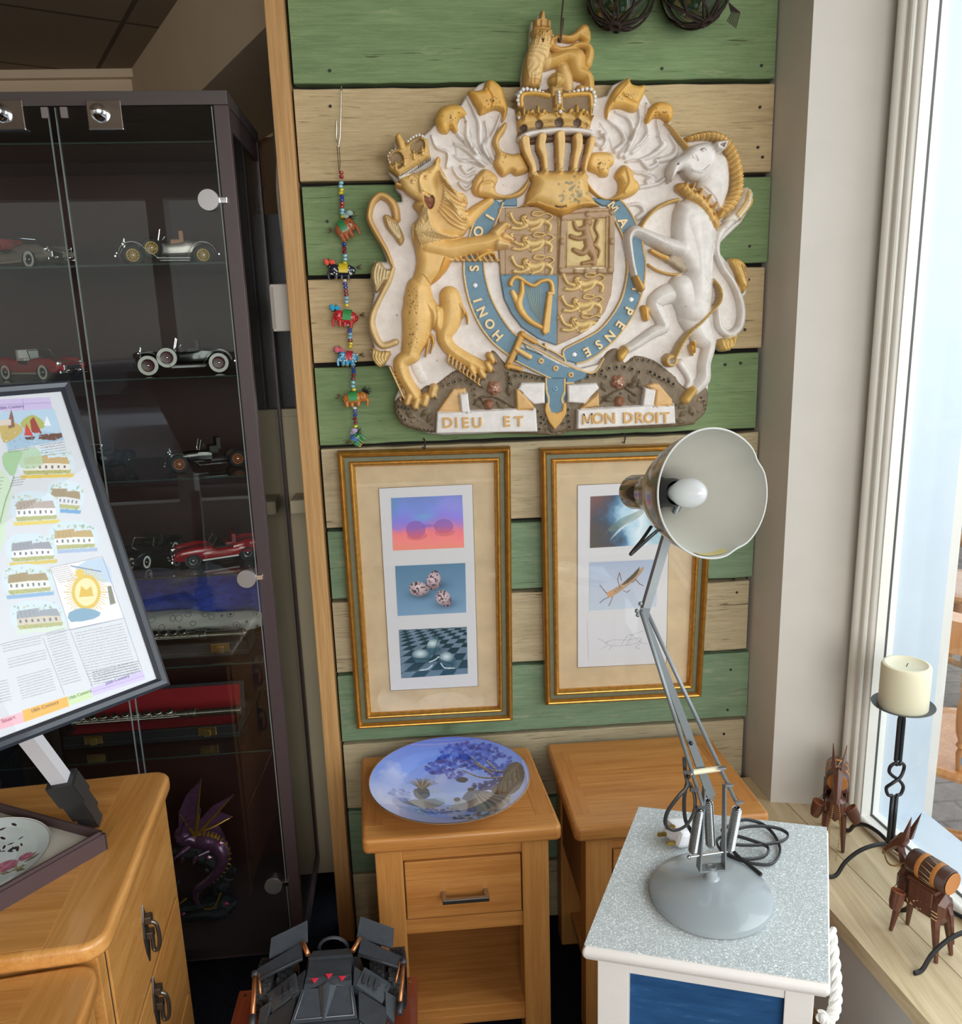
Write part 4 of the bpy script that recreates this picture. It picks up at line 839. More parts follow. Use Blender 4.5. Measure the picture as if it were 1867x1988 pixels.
s.poly(B_((1310,1210),(1250,1205),(1150,1230),(1095,1290),(1010,1340),(970,1400),(965,1470),(985,1525),(1010,1500),(1050,1440),(1085,1435),(1100,1470),(1140,1505),(1230,1505),(1300,1450),(1345,1380),(1350,1270)),.026,16,'#ded8d3','max',.030,True,2)
s.poly(B_((1305,1225),(1330,1205),(1430,1195),(1405,1270),(1370,1290),(1320,1280)),.020,6,UW,'max',.046,True)
s.poly(B_((1340,1240),(1400,1215),(1380,1265)),-.006,3,'#8e8078','add')
s.dot(*B_((1225,1275))[0],4,.004,UW,'add'); s.stroke(B_((1200,1275),(1225,1262),(1245,1275)),1.2,-.004,None,'#8f857c','add'); s.dot(*B_((1025,1385))[0],2.6,-.005,'#8a7f78','add')
s.poly(B_((985,1520),(1030,1440),(1085,1430),(1060,1470),(1010,1510)),-.008,4,'#a5705f','add'); s.stroke(B_((1130,1330),(1180,1360),(1160,1320)),1.2,-.004,None,None,'add'); s.stroke(B_((1140,1440),(1220,1450),(1280,1400)),2,.004,None,None,'add')
s.stroke(B_((1250,1560),(1330,1640),(1370,1720)),1.6,-.003,None,None,'add')
# horn
SU([(1329,291),(1311,270),(1297,252),(1287,243)],[6,4.6,3.4,2],.026,'#cfa455')
for k in range(10): s.stroke([(1324-k*3.9,283-k*4.4),(1332-k*3.9,281-k*4.4)],.9,-.003,None,'#8f7038','add',smooth=0)
# coronet collar and chain
SU(B_((1080,1560),(1130,1580),(1220,1660),(1290,1750),(1350,1860)),[10,13,15,16,12],.034,'#cf9f4c',base=.012)
for x,y in ((1100,1540),(1160,1545),(1220,1590),(1290,1640),(1340,1700),(1390,1760)): SU(B_((x-15,y+45),(x+18,y-12)),[5,3.5],.044,'#d6a956',sm=0)
for x,y in ((1120,1600),(1180,1640),(1230,1690),(1280,1760),(1310,1820),(1150,1640)): s.dot(*B_((x,y))[0],4.5,.004,'#e0b768','add'); s.dot(*B_((x+22,y-40))[0],3.6,-.006,'#96692f','add')
SU(B_((1060,1660),(980,1680),(870,1740),(790,1830),(740,1920)),[4.5,4.5,4.5,4.5,5],.030,'#c9a050')
ch=[(1376,542),(1388,562),(1388,585),(1375,602),(1352,625),(1331,645),(1314,668),(1303,690),(1298,700)]
SU(ch,[2,3.5,4,4,4.5,4.5,5.5,5.5,5],.040,'#c9a356')
q=spline(ch,8)
for p in q[::2]: s.dot(p[0],p[1],1.5,.003,'#e0bf78','add')
s.dot(1295,699,14,.034,'#cfa65a','max',body=True,base=.006,R=5); s.dot(1295,700,6,-.026,UW,'add')
SU([(1335,672),(1338,690)],[4,1.5],.030,'#d4a137',sm=0); SU([(1340,665),(1342,684)],[4,1.5],.030,'#d4a137',sm=0)
SU([(1247,600),(1250,618)],[8,7],.026,'#dda53a',sm=0); s.stroke([(1244,596),(1247,622)],1,-.003,None,None,'add',smooth=0); s.stroke([(1251,596),(1252,622)],1,-.003,None,None,'add',smooth=0)
s.stroke([(1380,470),(1370,520),(1376,560)],1.8,-.004,None,None,'add'); s.stroke([(1268,590),(1300,600),(1320,596)],1.6,-.004,None,None,'add')
s.build('unicorn',C3,m_cast,coat,back=0,label='white unicorn supporter with gold mane, collar and chain')
# hanging hook
def cpt(x,y,h): return wall3(np.array([x],float),np.array([y],float),np.array([h]))[0]-np.array(coat.location)
mw=M('steel wire','#c9c6bd',.25,1)
mb=MB(); mb.tube([cpt(1094,-4,-.004),cpt(1087,40,.015),cpt(1081,88,.036),cpt(1083,92,.03),cpt(1086,75,.03),cpt(1090,42,.02)],.0018,8); mb.build('hanging_wire',mw,coat)
mb=MB(); mb.lathe([(.001,0),(.0045,0),(.0045,.004)],cpt(1081,88,.031),(0,-1,0),14); mb.build('hanging_hole',m_dark,coat)
# ================================================================== furniture
oakX=wood('honey oak along',"#a9672f","#d29753",0,1.1,.38,coat=.15,stretch=11,c3='#a86c33')
oakY=wood('honey oak across',"#a3622b","#c98b4c",1,1.1,.38,coat=.15,stretch=11,c3='#a06530')
oakZ=wood('honey oak upright',"#ad6d32","#d09855",2,1.1,.42,coat=.1,stretch=11,c3='#a96e35')
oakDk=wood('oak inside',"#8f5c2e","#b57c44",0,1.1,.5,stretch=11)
pewter=M('brushed nickel','#a9a69f',.32,1)
class QB:
    """box builder on a slightly skewed rectangular footprint; x from left, y from front, z from floor (metres)"""
    def __init__(s,fl,fr,br,bl,root):
        s.c=[np.array(p[:2],float) for p in (fl,fr,br,bl)]; s.W=np.linalg.norm(s.c[1]-s.c[0]); s.D=np.linalg.norm(s.c[3]-s.c[0]); s.o=np.array(root.location)
    def p(s,x,y,z):
        u,v=x/s.W,y/s.D; q=(1-u)*(1-v)*s.c[0]+u*(1-v)*s.c[1]+u*v*s.c[2]+(1-u)*v*s.c[3]
        return Vector((q[0]-s.o[0],q[1]-s.o[1],z-s.o[2]))
    def box(s,mb,x0,x1,y0,y1,z0,z1,bev=.0):
        if bev<=0:
            mb.hull([s.p(x0,y0,z0),s.p(x1,y0,z0),s.p(x1,y1,z0),s.p(x0,y1,z0)],[s.p(x0,y0,z1),s.p(x1,y0,z1),s.p(x1,y1,z1),s.p(x0,y1,z1)])
        else:
            t=MB(); t.b2((x0,y0,z0),(x1,y1,z1),bev); mb._add([s.p(*v) for v in t.v],t.f)
    def slab(s,mb,x0,x1,y0,y1,z0,z1,rc=.012,re=.006):
        """rounded-corner, rounded-edge slab"""
        def loop(ins):
            out=[]; r=max(rc-ins,.001)
            for cx,cy,a0 in ((x1-rc,y0+rc,-90),(x1-rc,y1-rc,0),(x0+rc,y1-rc,90),(x0+rc,y0+rc,180)):
                for k in range(5):
                    a=math.radians(a0+k*22.5); out.append((cx+r*math.cos(a),cy+r*math.sin(a)))
            return out
        rings=[]
        for k in range(4):
            a=math.pi/2*k/3; rings.append((re*(1-math.sin(a)),z0+re*(1-math.cos(a))))
        for k in range(4):
            a=math.pi/2*k/3; rings.append((re*(1-math.cos(a)),z1-re*(1-math.sin(a))))
        vs=[];fs=[];n=20
        for ins,z in rings: vs+=[s.p(x,y,z) for x,y in loop(ins)]
        for i in range(len(rings)-1):
            for k in range(n): fs.append((i*n+k,i*n+(k+1)%n,(i+1)*n+(k+1)%n,(i+1)*n+k))
        mb._add(vs,fs,True); b=len(mb.v)-len(vs)
        mb.f.append([b+k for k in range(n)][::-1]); mb.mi.append(mb.mat); mb.sm.append(False)
        b2=b+(len(rings)-1)*n; mb.f.append([b2+k for k in range(n)]); mb.mi.append(mb.mat); mb.sm.append(False)
def nightstand(fl,fr,br,bl,label,handle):
    cx=(fl[0]+fr[0])/2; cy=(fl[1]+bl[1])/2
    r=empty('nightstand',(cx,cy,0),0,label,'nightstand'); q=QB(fl,fr,br,bl,r); W,D=q.W,q.D
    t=MB(); t.mat=0; q.slab(t,0,W,0,D,.515,.5497,.014,.008); t.build('top_core',[oakX],r)
    t=MB(); fr_w=.05; e=.0004
    def strip(x0,x1,y0,y1,m): t.mat=m; q.box(t,x0,x1,y0,y1,.549,.5503)
    for xa,xb in ((.006,.046),(W-.046,W-.006)):
        t=MB(); q.box(t,xa,xb,.05,D-.05,.549,.5503); t.build('end_board',oakY,r)
    for nm,x in (('leg',.025),('leg',W-.085)):
        m=MB(); q.box(m,x,x+.058,.012,.062,0,.515,.002); m.build('leg',oakZ,r)
        m=MB(); q.box(m,x,x+.058,D-.06,D-.012,0,.515,.002); m.build('leg',oakZ,r)
    a,b=.083,W-.085
    for nm,z0,z1,y0 in (('rail',.484,.515,.017),('rail',.301,.337,.017)):
        m=MB(); q.box(m,a,b,y0,y0+.02,z0,z1,.0015); m.build(nm,oakX,r)
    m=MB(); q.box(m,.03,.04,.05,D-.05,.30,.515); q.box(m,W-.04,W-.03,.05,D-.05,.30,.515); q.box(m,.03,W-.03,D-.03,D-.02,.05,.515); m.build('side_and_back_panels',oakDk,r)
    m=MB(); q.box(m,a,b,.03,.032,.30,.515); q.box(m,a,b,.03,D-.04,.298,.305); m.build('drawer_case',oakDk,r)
    d=MB(); q.box(d,a+.003,b-.003,.014,.032,.341,.4805,.0018); dr=d.build('drawer',oakX,r)
    if handle:
        h=MB(); xa,xb,z=a+.078,a+.178,.400
        def bar(x0,x1,y0,y1,z0,z1): q.box(h,x0,x1,y0,y1,z0,z1,.0022)
        bar(xa,xa+.009,-.014,.014,z-.005,z+.005); bar(xb-.009,xb,-.014,.014,z-.005,z+.005); bar(xa,xb,-.018,-.010,z-.0055,z+.0055); h.build('handle',pewter,dr,label='brushed metal bar handle')
    m=MB(); q.box(m,.05,W-.05,.018,D-.03,.078,.098,.002); m.build('shelf',oakX,r)
    m=MB(); q.box(m,a,b,.017,.034,.055,.078,.0015); m.build('rail',oakX,r)
    return r,q
ns1,q1=nightstand((-.169,1.537),(.254,1.539),(.226,1.885),(-.195,1.885),'honey oak nightstand with drawer and open shelf, carrying the blue plate',True)
ns2,q2=nightstand((.279,1.527),(.705,1.530),(.690,1.888),(.272,1.892),'honey oak nightstand with bare top, partly behind the white glitter-topped cabinet',True)
# worn front corner
# ------------------------------------------------ white cabinet with sparkly top
wt=NT('sparkle top'); wt.setp(.45,0,.5); v=wt.coords(); g=wt.N('TexVoronoi'); g.inputs['Scale'].default_value=650; wt.L(v,g.inputs['Vector']); sx_=wt.N('SeparateColor'); wt.L(g.outputs['Color'],sx_.inputs[0]); f=sx_.outputs[0]
c=wt.ramp(f,[(.0,srgb('#a3aaaa')),(.45,srgb('#bcc3c3')),(.85,srgb('#cbd2d2')),(1,srgb('#ffffff'))]); wt.L(c,wt.b.inputs[0]); wt.bump(f,.3,.0008); sparkle=wt.m
wp_white=M('brushed white paint','#dad5d0',.5,var=.02,vscale=20,bump=.08)
wr=empty('bedside_cabinet',(.433,1.119,0),0,'white painted cabinet with glittery white top, blue panel and rope handle','cabinet')
fl,fr_,br_,bl_=(.196,1.004),(.507,.900),(.669,1.231),(.362,1.331)
qw=QB(fl,fr_,br_,bl_,wr); W,D=qw.W,qw.D
m=MB(); qw.box(m,0,W,0,D,.7195,.7215); m.build('glitter_top',sparkle,wr,label='sparkling white glitter sheet on top')
m=MB(); qw.slab(m,-.003,W+.003,-.006,D+.003,.698,.7195,.006,.0095); m.build('top_board',wp_white,wr)
fw_=.045
for x0,x1,y0,y1 in ((.016,.016+fw_,.012,.057),(W-.016-.038,W-.016,.012,.057),(.016,.061,D-.055,D-.01),(W-.054,W-.016,D-.055,D-.01)):
    m=MB(); qw.box(m,x0,x1,y0,y1,0,.698,.0015); m.build('leg',wp_white,wr)
m=MB(); qw.box(m,.061,W-.054,.014,.03,.672,.698,.001); m.build('rail',wp_white,wr)
bt=NT('blue panel'); bt.setp(.45,0,.4); v=bt.coords((2,2,14)); f=bt.noise(v,6,6,.7); c=bt.ramp(f,[(.3,srgb('#1d3f66')),(.6,srgb('#27507d')),(.78,srgb('#5b7fa3'))]); bt.L(c,bt.b.inputs[0])
m=MB(); qw.box(m,.060,W-.053,.022,.03,.08,.674); m.build('panel',bt.m,wr,label='dark blue brushed front panel')
m=MB(); qw.box(m,.02,.028,.05,D-.05,.06,.698); qw.box(m,W-.028,W-.02,.05,D-.05,.06,.698); qw.box(m,.05,W-.05,D-.03,D-.022,.06,.698); m.build('side_panels',wp_white,wr)
# rope handle
rp=MB(); base=[qw.p(W+.001,.055,.705),qw.p(W+.008,.05,.68),qw.p(W+.012,.045,.65),qw.p(W+.010,.04,.62),qw.p(W+.002,.03,.595),qw.p(W-.008,.022,.59)]
base=[qw.p(W+.004,.12,.71),qw.p(W+.009,.09,.692),qw.p(W+.013,.055,.672),qw.p(W+.012,.03,.655),qw.p(W+.004,.02,.644),qw.p(W-.006,.018,.650)]
cen=spline([tuple(b) for b in base],12)
for ph in range(3):
    pts=[]
    for i,c in enumerate(cen):
        t_=cen[min(i+1,len(cen)-1)]-cen[max(i-1,0)]; t_=Vector(t_).normalized(); a_=t_.orthogonal().normalized(); a_=(Vector((0,1,0))-t_*t_.y).normalized() if abs(t_.y)<.9 else a_; b_=t_.cross(a_); an=ph*2.094+i*.42
        pts.append(Vector(c)+(a_*math.cos(an)+b_*math.sin(an))*.0042)
    rp.tube(pts,.0048,8)
rp.build('rope_handle',M('cotton rope','#dcdad4',.9,var=.08,vscale=300,bump=.4),wr,label='white twisted cotton rope handle')
# ------------------------------------------------ chests of drawers on the left
m_chA=wood('golden oak along',"#b57433","#d89e5a",0,.9,.33,coat=.35,stretch=8,c3='#b0722f')
m_chB=wood('golden oak across',"#b77835","#d9a05c",1,.9,.33,coat=.35,stretch=8,c3='#b37531')
iron=M('aged pewter','#6d675f',.38,.9)
def chest(fr,br,wid,z,label,handles,nm='chest_of_drawers',seam=True):
    d=np.array(br)-np.array(fr); d=d/np.linalg.norm(d); lf=np.array((-d[1],d[0])); lf=lf if lf[0]<0 else -lf
    fl=np.array(fr)+lf*wid; bl=np.array(br)+lf*wid
    r=empty(nm,((fl[0]+br[0])/2,(fl[1]+br[1])/2,0),0,label,'chest of drawers'); q=QB(fl,fr,br,bl,r); W,D=q.W,q.D
    t=MB(); q.slab(t,0,W,0,D,z-.030,z,.035,.009); t.build('top_board',m_chB,r)
    t=MB(); q.box(t,.01,W-.085,.012,D-.09,z-.001,z+.0004); q.box(t,.01,W-.085,D-.088,D-.012,z-.001,z+.0004); t.build('top_inlay_boards',m_chA,r)
    t=MB(); q.box(t,.02,W-.016,.014,D-.016,.04,z-.030,.002); t.build('body',m_chB,r)
    for x,y in ((.02,.02),(W-.06,.02),(.02,D-.06),(W-.06,D-.06)):
        t=MB(); q.box(t,x,x+.04,y,y+.04,0,.05); t.build('leg',m_chB,r)
    n=3; hz=(z-.07)/n
    for k in range(n):
        z1=z-.036-k*hz; z0=z1-hz+.010
        t=MB(); q.box(t,W-.018,W-.012,.045,D-.045,z0,z1,.0015); dr=t.build('drawer',m_chB,r)
        t=MB(); q.box(t,W-.0165,W-.0155,.042,D-.042,z0-.003,z1+.003); t.build('drawer_gap',m_dark,r)
        if handles and k<2:
            hy=handles[0]; zc=handles[1+k]; h=MB(); x=W-.012
            pl=[(-.0,-.058),(.011,-.030),(.016,0),(.011,.030),(0,.058),(-.011,.030),(-.016,0),(-.011,-.030)]
            h.hull([q.p(x,hy+a,zc+b) for a,b in pl],[q.p(x+.0025,hy+a*.85,zc+b*.95) for a,b in pl])
            for zz in (.030,-.0): q.box(h,x+.002,x+.014,hy-.008,hy+.008,zc+zz-.008,zc+zz+.006,.002)
            h.build('handle_plate',iron,dr,label='dark metal drop handle')
            h=MB(); h.tube(spline([q.p(x+.010,hy-.004,zc+.026),q.p(x+.020,hy-.003,zc+.018),q.p(x+.022,hy-.001,zc-.01),q.p(x+.018,hy,zc-.032),q.p(x+.010,hy+.002,zc-.036),q.p(x+.009,hy+.004,zc-.02),q.p(x+.010,hy+.004,zc+.002)],6),.0036,10); h.build('drop_ring',iron,dr)
    return r,q
chA,qA=chest((-.489,1.044),(-.531,1.528),.62,.75,'golden oak chest of drawers with rounded top, standing by the display cabinet',(.225,.585,.44))
chB,qB=chest((-.44,.62),(-.4965,1.050),.62,.722,'golden oak chest of drawers nearest the camera, slightly lower, butted against the other',None)
# ================================================================== desk lamp
LX=lambda x,y,Y=1.085:np.array(atY(x,y,Y))
lamp=empty('desk_lamp',(.408,1.080,.7217),0,'grey spring-balanced desk lamp with large bell shade on the white cabinet','desk lamp')
lo=np.array(lamp.location)
def LV(x,y,Y=1.085): return Vector([float(q) for q in (LX(x,y,Y)-lo)])
m_lg=M('lamp grey enamel','#90989b',.28,0,.5,coat=.5); m_arm=M('lamp arm grey','#7b8184',.42,.35); m_chr=M('bright steel','#c2c4c4',.22,1); m_blk=M('black plastic','#17171a',.4)
b=MB(); R_=.092
b.lathe([(0,0),(R_-.004,0),(R_,.002),(R_,.0115),(R_-.002,.0135),(R_-.010,.017),(R_*.75,.0235),(R_*.5,.0285),(R_*.25,.0325),(.016,.0345),(0,.035)],(0,0,0),n=64); b.build('base',m_lg,lamp,label='round domed grey base')
b=MB(); b.torus((0,0,.0026),R_-.003,.0022,n=48); b.build('base_felt',m_blk,lamp)
b=MB(); b.lathe([(0,.03),(.0125,.031),(.0135,.034),(.010,.037),(.0095,.052),(0,.052)],n=24); b.build('collar',m_lg,lamp)
# U bracket
zb_=.050; b=MB(); b.b2((-.021,-.009,zb_),(.021,.009,zb_+.003),.001)
pl=LV(1365,1528);pr=LV(1404,1522)
for sx,pt in ((-1,pl),(1,pr)):
    x=sx*.0195; b.hull([(x-.0012,-.009,zb_),(x+.0012,-.009,zb_),(x+.0012,.009,zb_),(x-.0012,.009,zb_)],[(pt.x-.0012,-.005,pt.z),(pt.x+.0012,-.005,pt.z),(pt.x+.0012,.007,pt.z),(pt.x-.0012,.007,pt.z)])
b.build('bracket',m_arm,lamp,label='grey U-shaped bracket')
b=MB(); b.torus((0,0,zb_+.003),.006,.0016,n=20); b.build('pivot_bushing',m_arm,lamp)
cr=MB(); a_=LV(1337,1664,1.078);c_=LV(1418,1652,1.078); cr.cyl(a_,c_,.0018,10); 
for p in (a_,c_): cr.ball(p,.0035,10)
cr.build('spring_bar',m_chr,lamp)
def spring(p0,p1,r,turns,name='spring'):
    p0=Vector(p0);p1=Vector(p1); d=(p1-p0); L=d.length; d.normalize(); a=d.orthogonal().normalized(); c=d.cross(a); pts=[]
    n=turns*8
    for i in range(n+1):
        t=i/n; rr=r*min(1,.45+min(t,1-t)*9); an=2*math.pi*turns*t; pts.append(p0+d*(L*t)+(a*math.cos(an)+c*math.sin(an))*rr)
    m=MB(); m.tube(pts,L/turns*.40,5); m.lathe([(r*.8,0),(r*.8,L*.96)],p0+d*L*.02,d,16)
    return m.build(name,m_chr,lamp)
spring(LV(1358,1568,1.08),LV(1344,1656,1.078),.0073,34); spring(LV(1374,1552,1.088),LV(1379,1644,1.085),.0070,34); spring(LV(1431,1566,1.08),LV(1415,1652,1.078),.0073,34)
# lower arm
EY=1.10
b=MB(); b.tube([LV(1244,1186,EY-.012),LV(1366,1570,1.074)],.0030,10); b.build('arm_rod',m_arm,lamp)
b=MB(); b.tube([LV(1254,1184,EY+.006),LV(1431,1562,1.076)],.0030,10); b.build('arm_rod',m_arm,lamp)
b=MB(); p0,p1=LV(1250,1196,EY),LV(1380,1545,1.085); d=(p1-p0).normalized(); sd=d.cross(Vector((0,1,0))).normalized(); fw2=d.cross(sd)
def bar4(b,p0,p1,w0,w1,t): b.hull([p0-sd*w0-fw2*t,p0+sd*w0-fw2*t,p0+sd*w0+fw2*t,p0-sd*w0+fw2*t],[p1-sd*w1-fw2*t,p1+sd*w1-fw2*t,p1+sd*w1+fw2*t,p1-sd*w1+fw2*t])
bar4(b,p0,p1,.0040,.0065,.004); b.build('arm_channel',m_arm,lamp)
b=MB(); 
for x,y in ((1341,1443),(1336,1508)): b.ball(LV(x,y,1.08),.0032,10)
b.build('arm_screws',m_blk,lamp)
b=MB(); b.cyl(LV(1340,1500,1.078),LV(1397,1492,1.078),.0042,14); b.build('spacer',M('cream plastic','#ddd6b8',.4),lamp,label='cream plastic spacer rod')
b=MB()
for x,y in ((1347,1533),(1415,1524),(1334,1499),(1401,1491),(1360,1567),(1434,1558)):
    b.lathe([(0,-.006),(.0030,-.006),(.0030,.006),(0,.006)],LV(x,y,1.072),(1,0,0),6,smooth=False)
b.build('arm_bolts',m_chr,lamp)
b=MB(); bar4(b,LV(1374,1545,1.085),LV(1384,1552,1.085),.004,.002,.002); b.tube([LV(1375,1536,1.085),LV(1376,1556,1.086)],.001,6); b.build('spring_hook',m_arm,lamp)
# elbow & upper arm
b=MB(); 
for x,y in ((1236,1186),(1238,1194),(1243,1172)): b.ball(LV(x,y,EY-.014),.0032,8)
b.hull([LV(1242,1180,EY-.006),LV(1262,1182,EY-.006),LV(1258,1208,EY-.006),LV(1246,1206,EY-.006)],[LV(1242,1180,EY+.006),LV(1262,1182,EY+.006),LV(1258,1208,EY+.006),LV(1246,1206,EY+.006)]); b.build('elbow_joint',m_arm,lamp)
UY=1.115
b=MB(); p0,p1=LV(1250,1190,EY),LV(1296,1035,UY); d=(p1-p0).normalized(); sd=d.cross(Vector((0,1,0))).normalized(); fw2=d.cross(sd); bar4(b,p0,p1,.0055,.0062,.006)
p2=LV(1325,960,UY-.005); b.tube([p1,p2],.005,8); b.build('upper_arm',m_arm,lamp)
# shade
oc=LV(1385,958,1.0); rad=.0825
vd=Vector([float(q) for q in ray(1371,958)]).normalized(); rt=Vector([float(q) for q in _r])
axis=(-vd*math.cos(math.radians(32))+rt*math.sin(math.radians(32))+Vector((0,0,-.01))).normalized()
L=.150
prof=[(rad,0),(rad*.985,-.010),(rad*.94,-.028),(rad*.85,-.050),(rad*.72,-.075),(rad*.56,-.100),(rad*.42,-.120),(rad*.34,-.138),(.026,-.150)]
q=Vector((0,0,1)).rotation_difference(axis); n=72
def shade_mesh(scale_in,name,mat,extra=0):
    vs=[];fs=[]
    for i,(r,z) in enumerate(prof):
        for k in range(n):
            a=2*math.pi*k/n; P=q@Vector(((r-scale_in)*math.cos(a),(r-scale_in)*math.sin(a),z)); rel=P.dot(rt); up=P.dot(Vector((0,0,1)))
            dent=max(0,1-abs(z)/.06)*(math.exp(-((math.atan2(up,rel)-.5)/.16)**2)*.0035+math.exp(-((math.atan2(up,rel)+1.15)/.14)**2)*.003)
            P=P*(1-dent/.08) if dent else P
            vs.append(oc+P)
    for i in range(len(prof)-1):
        for k in range(n): fs.append((i*n+k,i*n+(k+1)%n,(i+1)*n+(k+1)%n,(i+1)*n+k))
    m=MB(); m._add(vs,fs,True); return m,vs
mi,vi=shade_mesh(.0012,'',None); mo,vo=shade_mesh(0,'',None)
sh_in=M('shade inside cream white','#c2c1b8',.5,var=.02,vscale=20); sh_out=M('shade outside grey','#8a8478',.25,.5,coat=.5)
so=mo.build('shade',sh_out,lamp,label='bell-shaped lamp shade, grey outside'); mi.build('shade_lining',sh_in,so,label='off-white inside of shade')
rim=MB(); rim.tube([v for v in vo[:n]],.0014,8,closed=True); rim.build('shade_rim',M('shade rim','#b4b5b0',.3),so)
ap=oc+axis*(-L)
b=MB(); b.lathe([(.026,.004),(.026,-.006),(.0255,-.040),(.0235,-.046),(0,-.048)],ap,axis,32); b.build('lamp_cap',M('cap chrome grey','#8d8578',.15,.85),so,label='shiny grey cylinder cap')
b=MB(); b.lathe([(.0,-.004),(.0235,-.004),(.0235,.020),(.020,.026),(.020,.062),(.0185,.068),(.0165,.068),(.0165,.02),(0,.02)],ap,axis,28); b.build('bulb_holder',m_blk,so,label='black bulb holder')
b=MB(); bc=ap+axis*.058; b.lathe([(.010,0),(.0135,.012),(.0185,.026),(.0205,.038),(.019,.050),(.0145,.060),(.008,.067),(.003,.0705),(0,.071)],bc,axis,28); b.build('light_bulb',M('opal bulb','#cdd0d4',.2,coat=.5),so,label='white opal bulb, unlit')
b=MB(); 
a0=math.radians(-95)
tp=M('old tape','#cdbf7a',.4)
# strip of yellowed tape inside lower rim
vs=[];nn=10
for k in range(nn):
    for z in (-.006,-.020):
        an=None
        best=None
        ang=math.radians(-108+k*5.4)
        dirv=(rt*math.cos(ang)+Vector((0,0,1))*math.sin(ang)); dirv=(dirv-axis*dirv.dot(axis)).normalized()
        rr=np.interp(-z,[0,.010,.028],[rad,rad*.985,rad*.95])-.0022
        vs.append(oc+dirv*rr+axis*z)
b._add(vs,[(2*k,2*k+1,2*k+3,2*k+2) for k in range(nn-1)]); b.build('tape_strip',tp,so,label='yellowed tape inside the shade')
# flex: loop by the shade, loop along the arm, coil on the table top
def flex(pts,name='flex',r=.0030,par=lamp,flat=.62):
    m=MB(); m.tube(spline([tuple(p) for p in pts],8),r,10,flat=flat); return m.build(name,m_blk2,par,label='black electric flex')
m_blk2=M('black flex','#2b2a2b',.42)
flex([LV(1276,1030,1.11),LV(1262,1042,1.09),LV(1240,1062,1.08),LV(1224,1076,1.08),LV(1228,1070,1.08),LV(1246,1048,1.085),LV(1264,1022,1.10)])
flex([LV(1328,1470,1.09),LV(1330,1500,1.085),LV(1334,1525,1.08),LV(1318,1545,1.075),LV(1296,1575,1.075),LV(1292,1600,1.075),LV(1308,1612,1.075),LV(1332,1602,1.075),LV(1347,1575,1.075),LV(1348,1545,1.08),LV(1338,1520,1.085)])
flex([LV(1334,1518,1.085),LV(1328,1550,1.085),LV(1330,1590,1.085),LV(1342,1615,1.088),LV(1355,1640,1.095)])
TZ=.7265
def TP(x,y,dz=0): return Vector([float(q) for q in (atZ(x,y,TZ+dz)-lo)])
coil=[TP(1400,1612,.012),TP(1440,1592,.010),TP(1475,1598,.004),TP(1500,1618,0),TP(1514,1650,0),TP(1500,1676,0),TP(1470,1678,0),TP(1430,1668,.002),TP(1400,1652,.006),TP(1392,1630,.010),TP(1420,1622,.012),TP(1460,1632,.010),TP(1490,1645,.006),TP(1484,1662,.004),TP(1455,1668,.006),TP(1425,1664,.008),TP(1400,1645,.012),TP(1410,1620,.016),TP(1450,1605,.014),TP(1500,1606,.010),TP(1528,1618,.006),TP(1520,1632,.004),TP(1480,1640,.006),TP(1430,1640,.012),TP(1408,1632,.016),TP(1430,1660,.012),TP(1455,1680,.010),TP(1478,1698,.012)]
flex(coil,r=.0033)
# plug on the white top
plug=empty('plug',tuple(atZ(1325,1632,.722)),0,'white mains plug lying behind the lamp base on the white cabinet','plug'); 
b=MB(); b.box((0,.0,.0165),(.050,.046,.030),rotm(.10,.25,.4),.007); b.build('plug_body',M('white plastic','#dfdde0',.3),plug)
b=MB(); R3=rotm(.10,.25,.4)
for x,y in ((0,.012),(-.012,-.01),(.012,-.01)): b.box(Vector((0,0,.0165))+R3@Vector((-.033,x,y)),(.018,.004,.006),R3)
b.build('plug_pins',M('brass pins','#b89a4e',.3,1),plug)
# ================================================================== pictures
m_gold=M('gilt moulding','#b8853a',.30,.75,var=.18,vscale=60); m_goldL=M('gilt moulding light','#c9974a',.28,.8,var=.2,vscale=90); m_groove=M('grey green groove','#6a6a52',.55,var=.1,vscale=50); m_red=M('red bole edge','#8f5530',.4,.4)
class PQ:
    def __init__(s,TL,TR,BR,BL,Y,tilt=0): # (x,z) corners
        s.c=[np.array(p,float) for p in (BL,BR,TR,TL)]; s.W=np.linalg.norm(s.c[1]-s.c[0]); s.H=np.linalg.norm(s.c[3]-s.c[0]); s.Y=Y
        s.org=np.array([s.c[0][0],Y,s.c[0][1]])
    def p(s,x,z,d): # d = toward the room
        u,v=x/s.W,z/s.H; q=(1-u)*(1-v)*s.c[0]+u*(1-v)*s.c[1]+u*v*s.c[2]+(1-u)*v*s.c[3]
        return Vector((q[0]-s.org[0],-d,q[1]-s.org[2]))
    def ring(s,mb,prof):
        # prof: list of (inset, depth) ; mitred corners
        for (i0,d0),(i1,d1) in zip(prof[:-1],prof[1:]):
            a=[s.p(i0,i0,d0),s.p(s.W-i0,i0,d0),s.p(s.W-i0,s.H-i0,d0),s.p(i0,s.H-i0,d0)]; b=[s.p(i1,i1,d1),s.p(s.W-i1,i1,d1),s.p(s.W-i1,s.H-i1,d1),s.p(i1,s.H-i1,d1)]
            for k in range(4): mb._add([a[k],a[(k+1)%4],b[(k+1)%4],b[k]],[(0,1,2,3)])
def arc_prof(i0,i1,d0,h,n=6): return [(i0+(i1-i0)*k/n,d0+h*math.sin(math.pi*k/n)) for k in range(n+1)]
m_matb=vcol('mottled mount',.8,.2,0,0,.10,0,0,14); m_print=vcol('print paper',.55,.3)
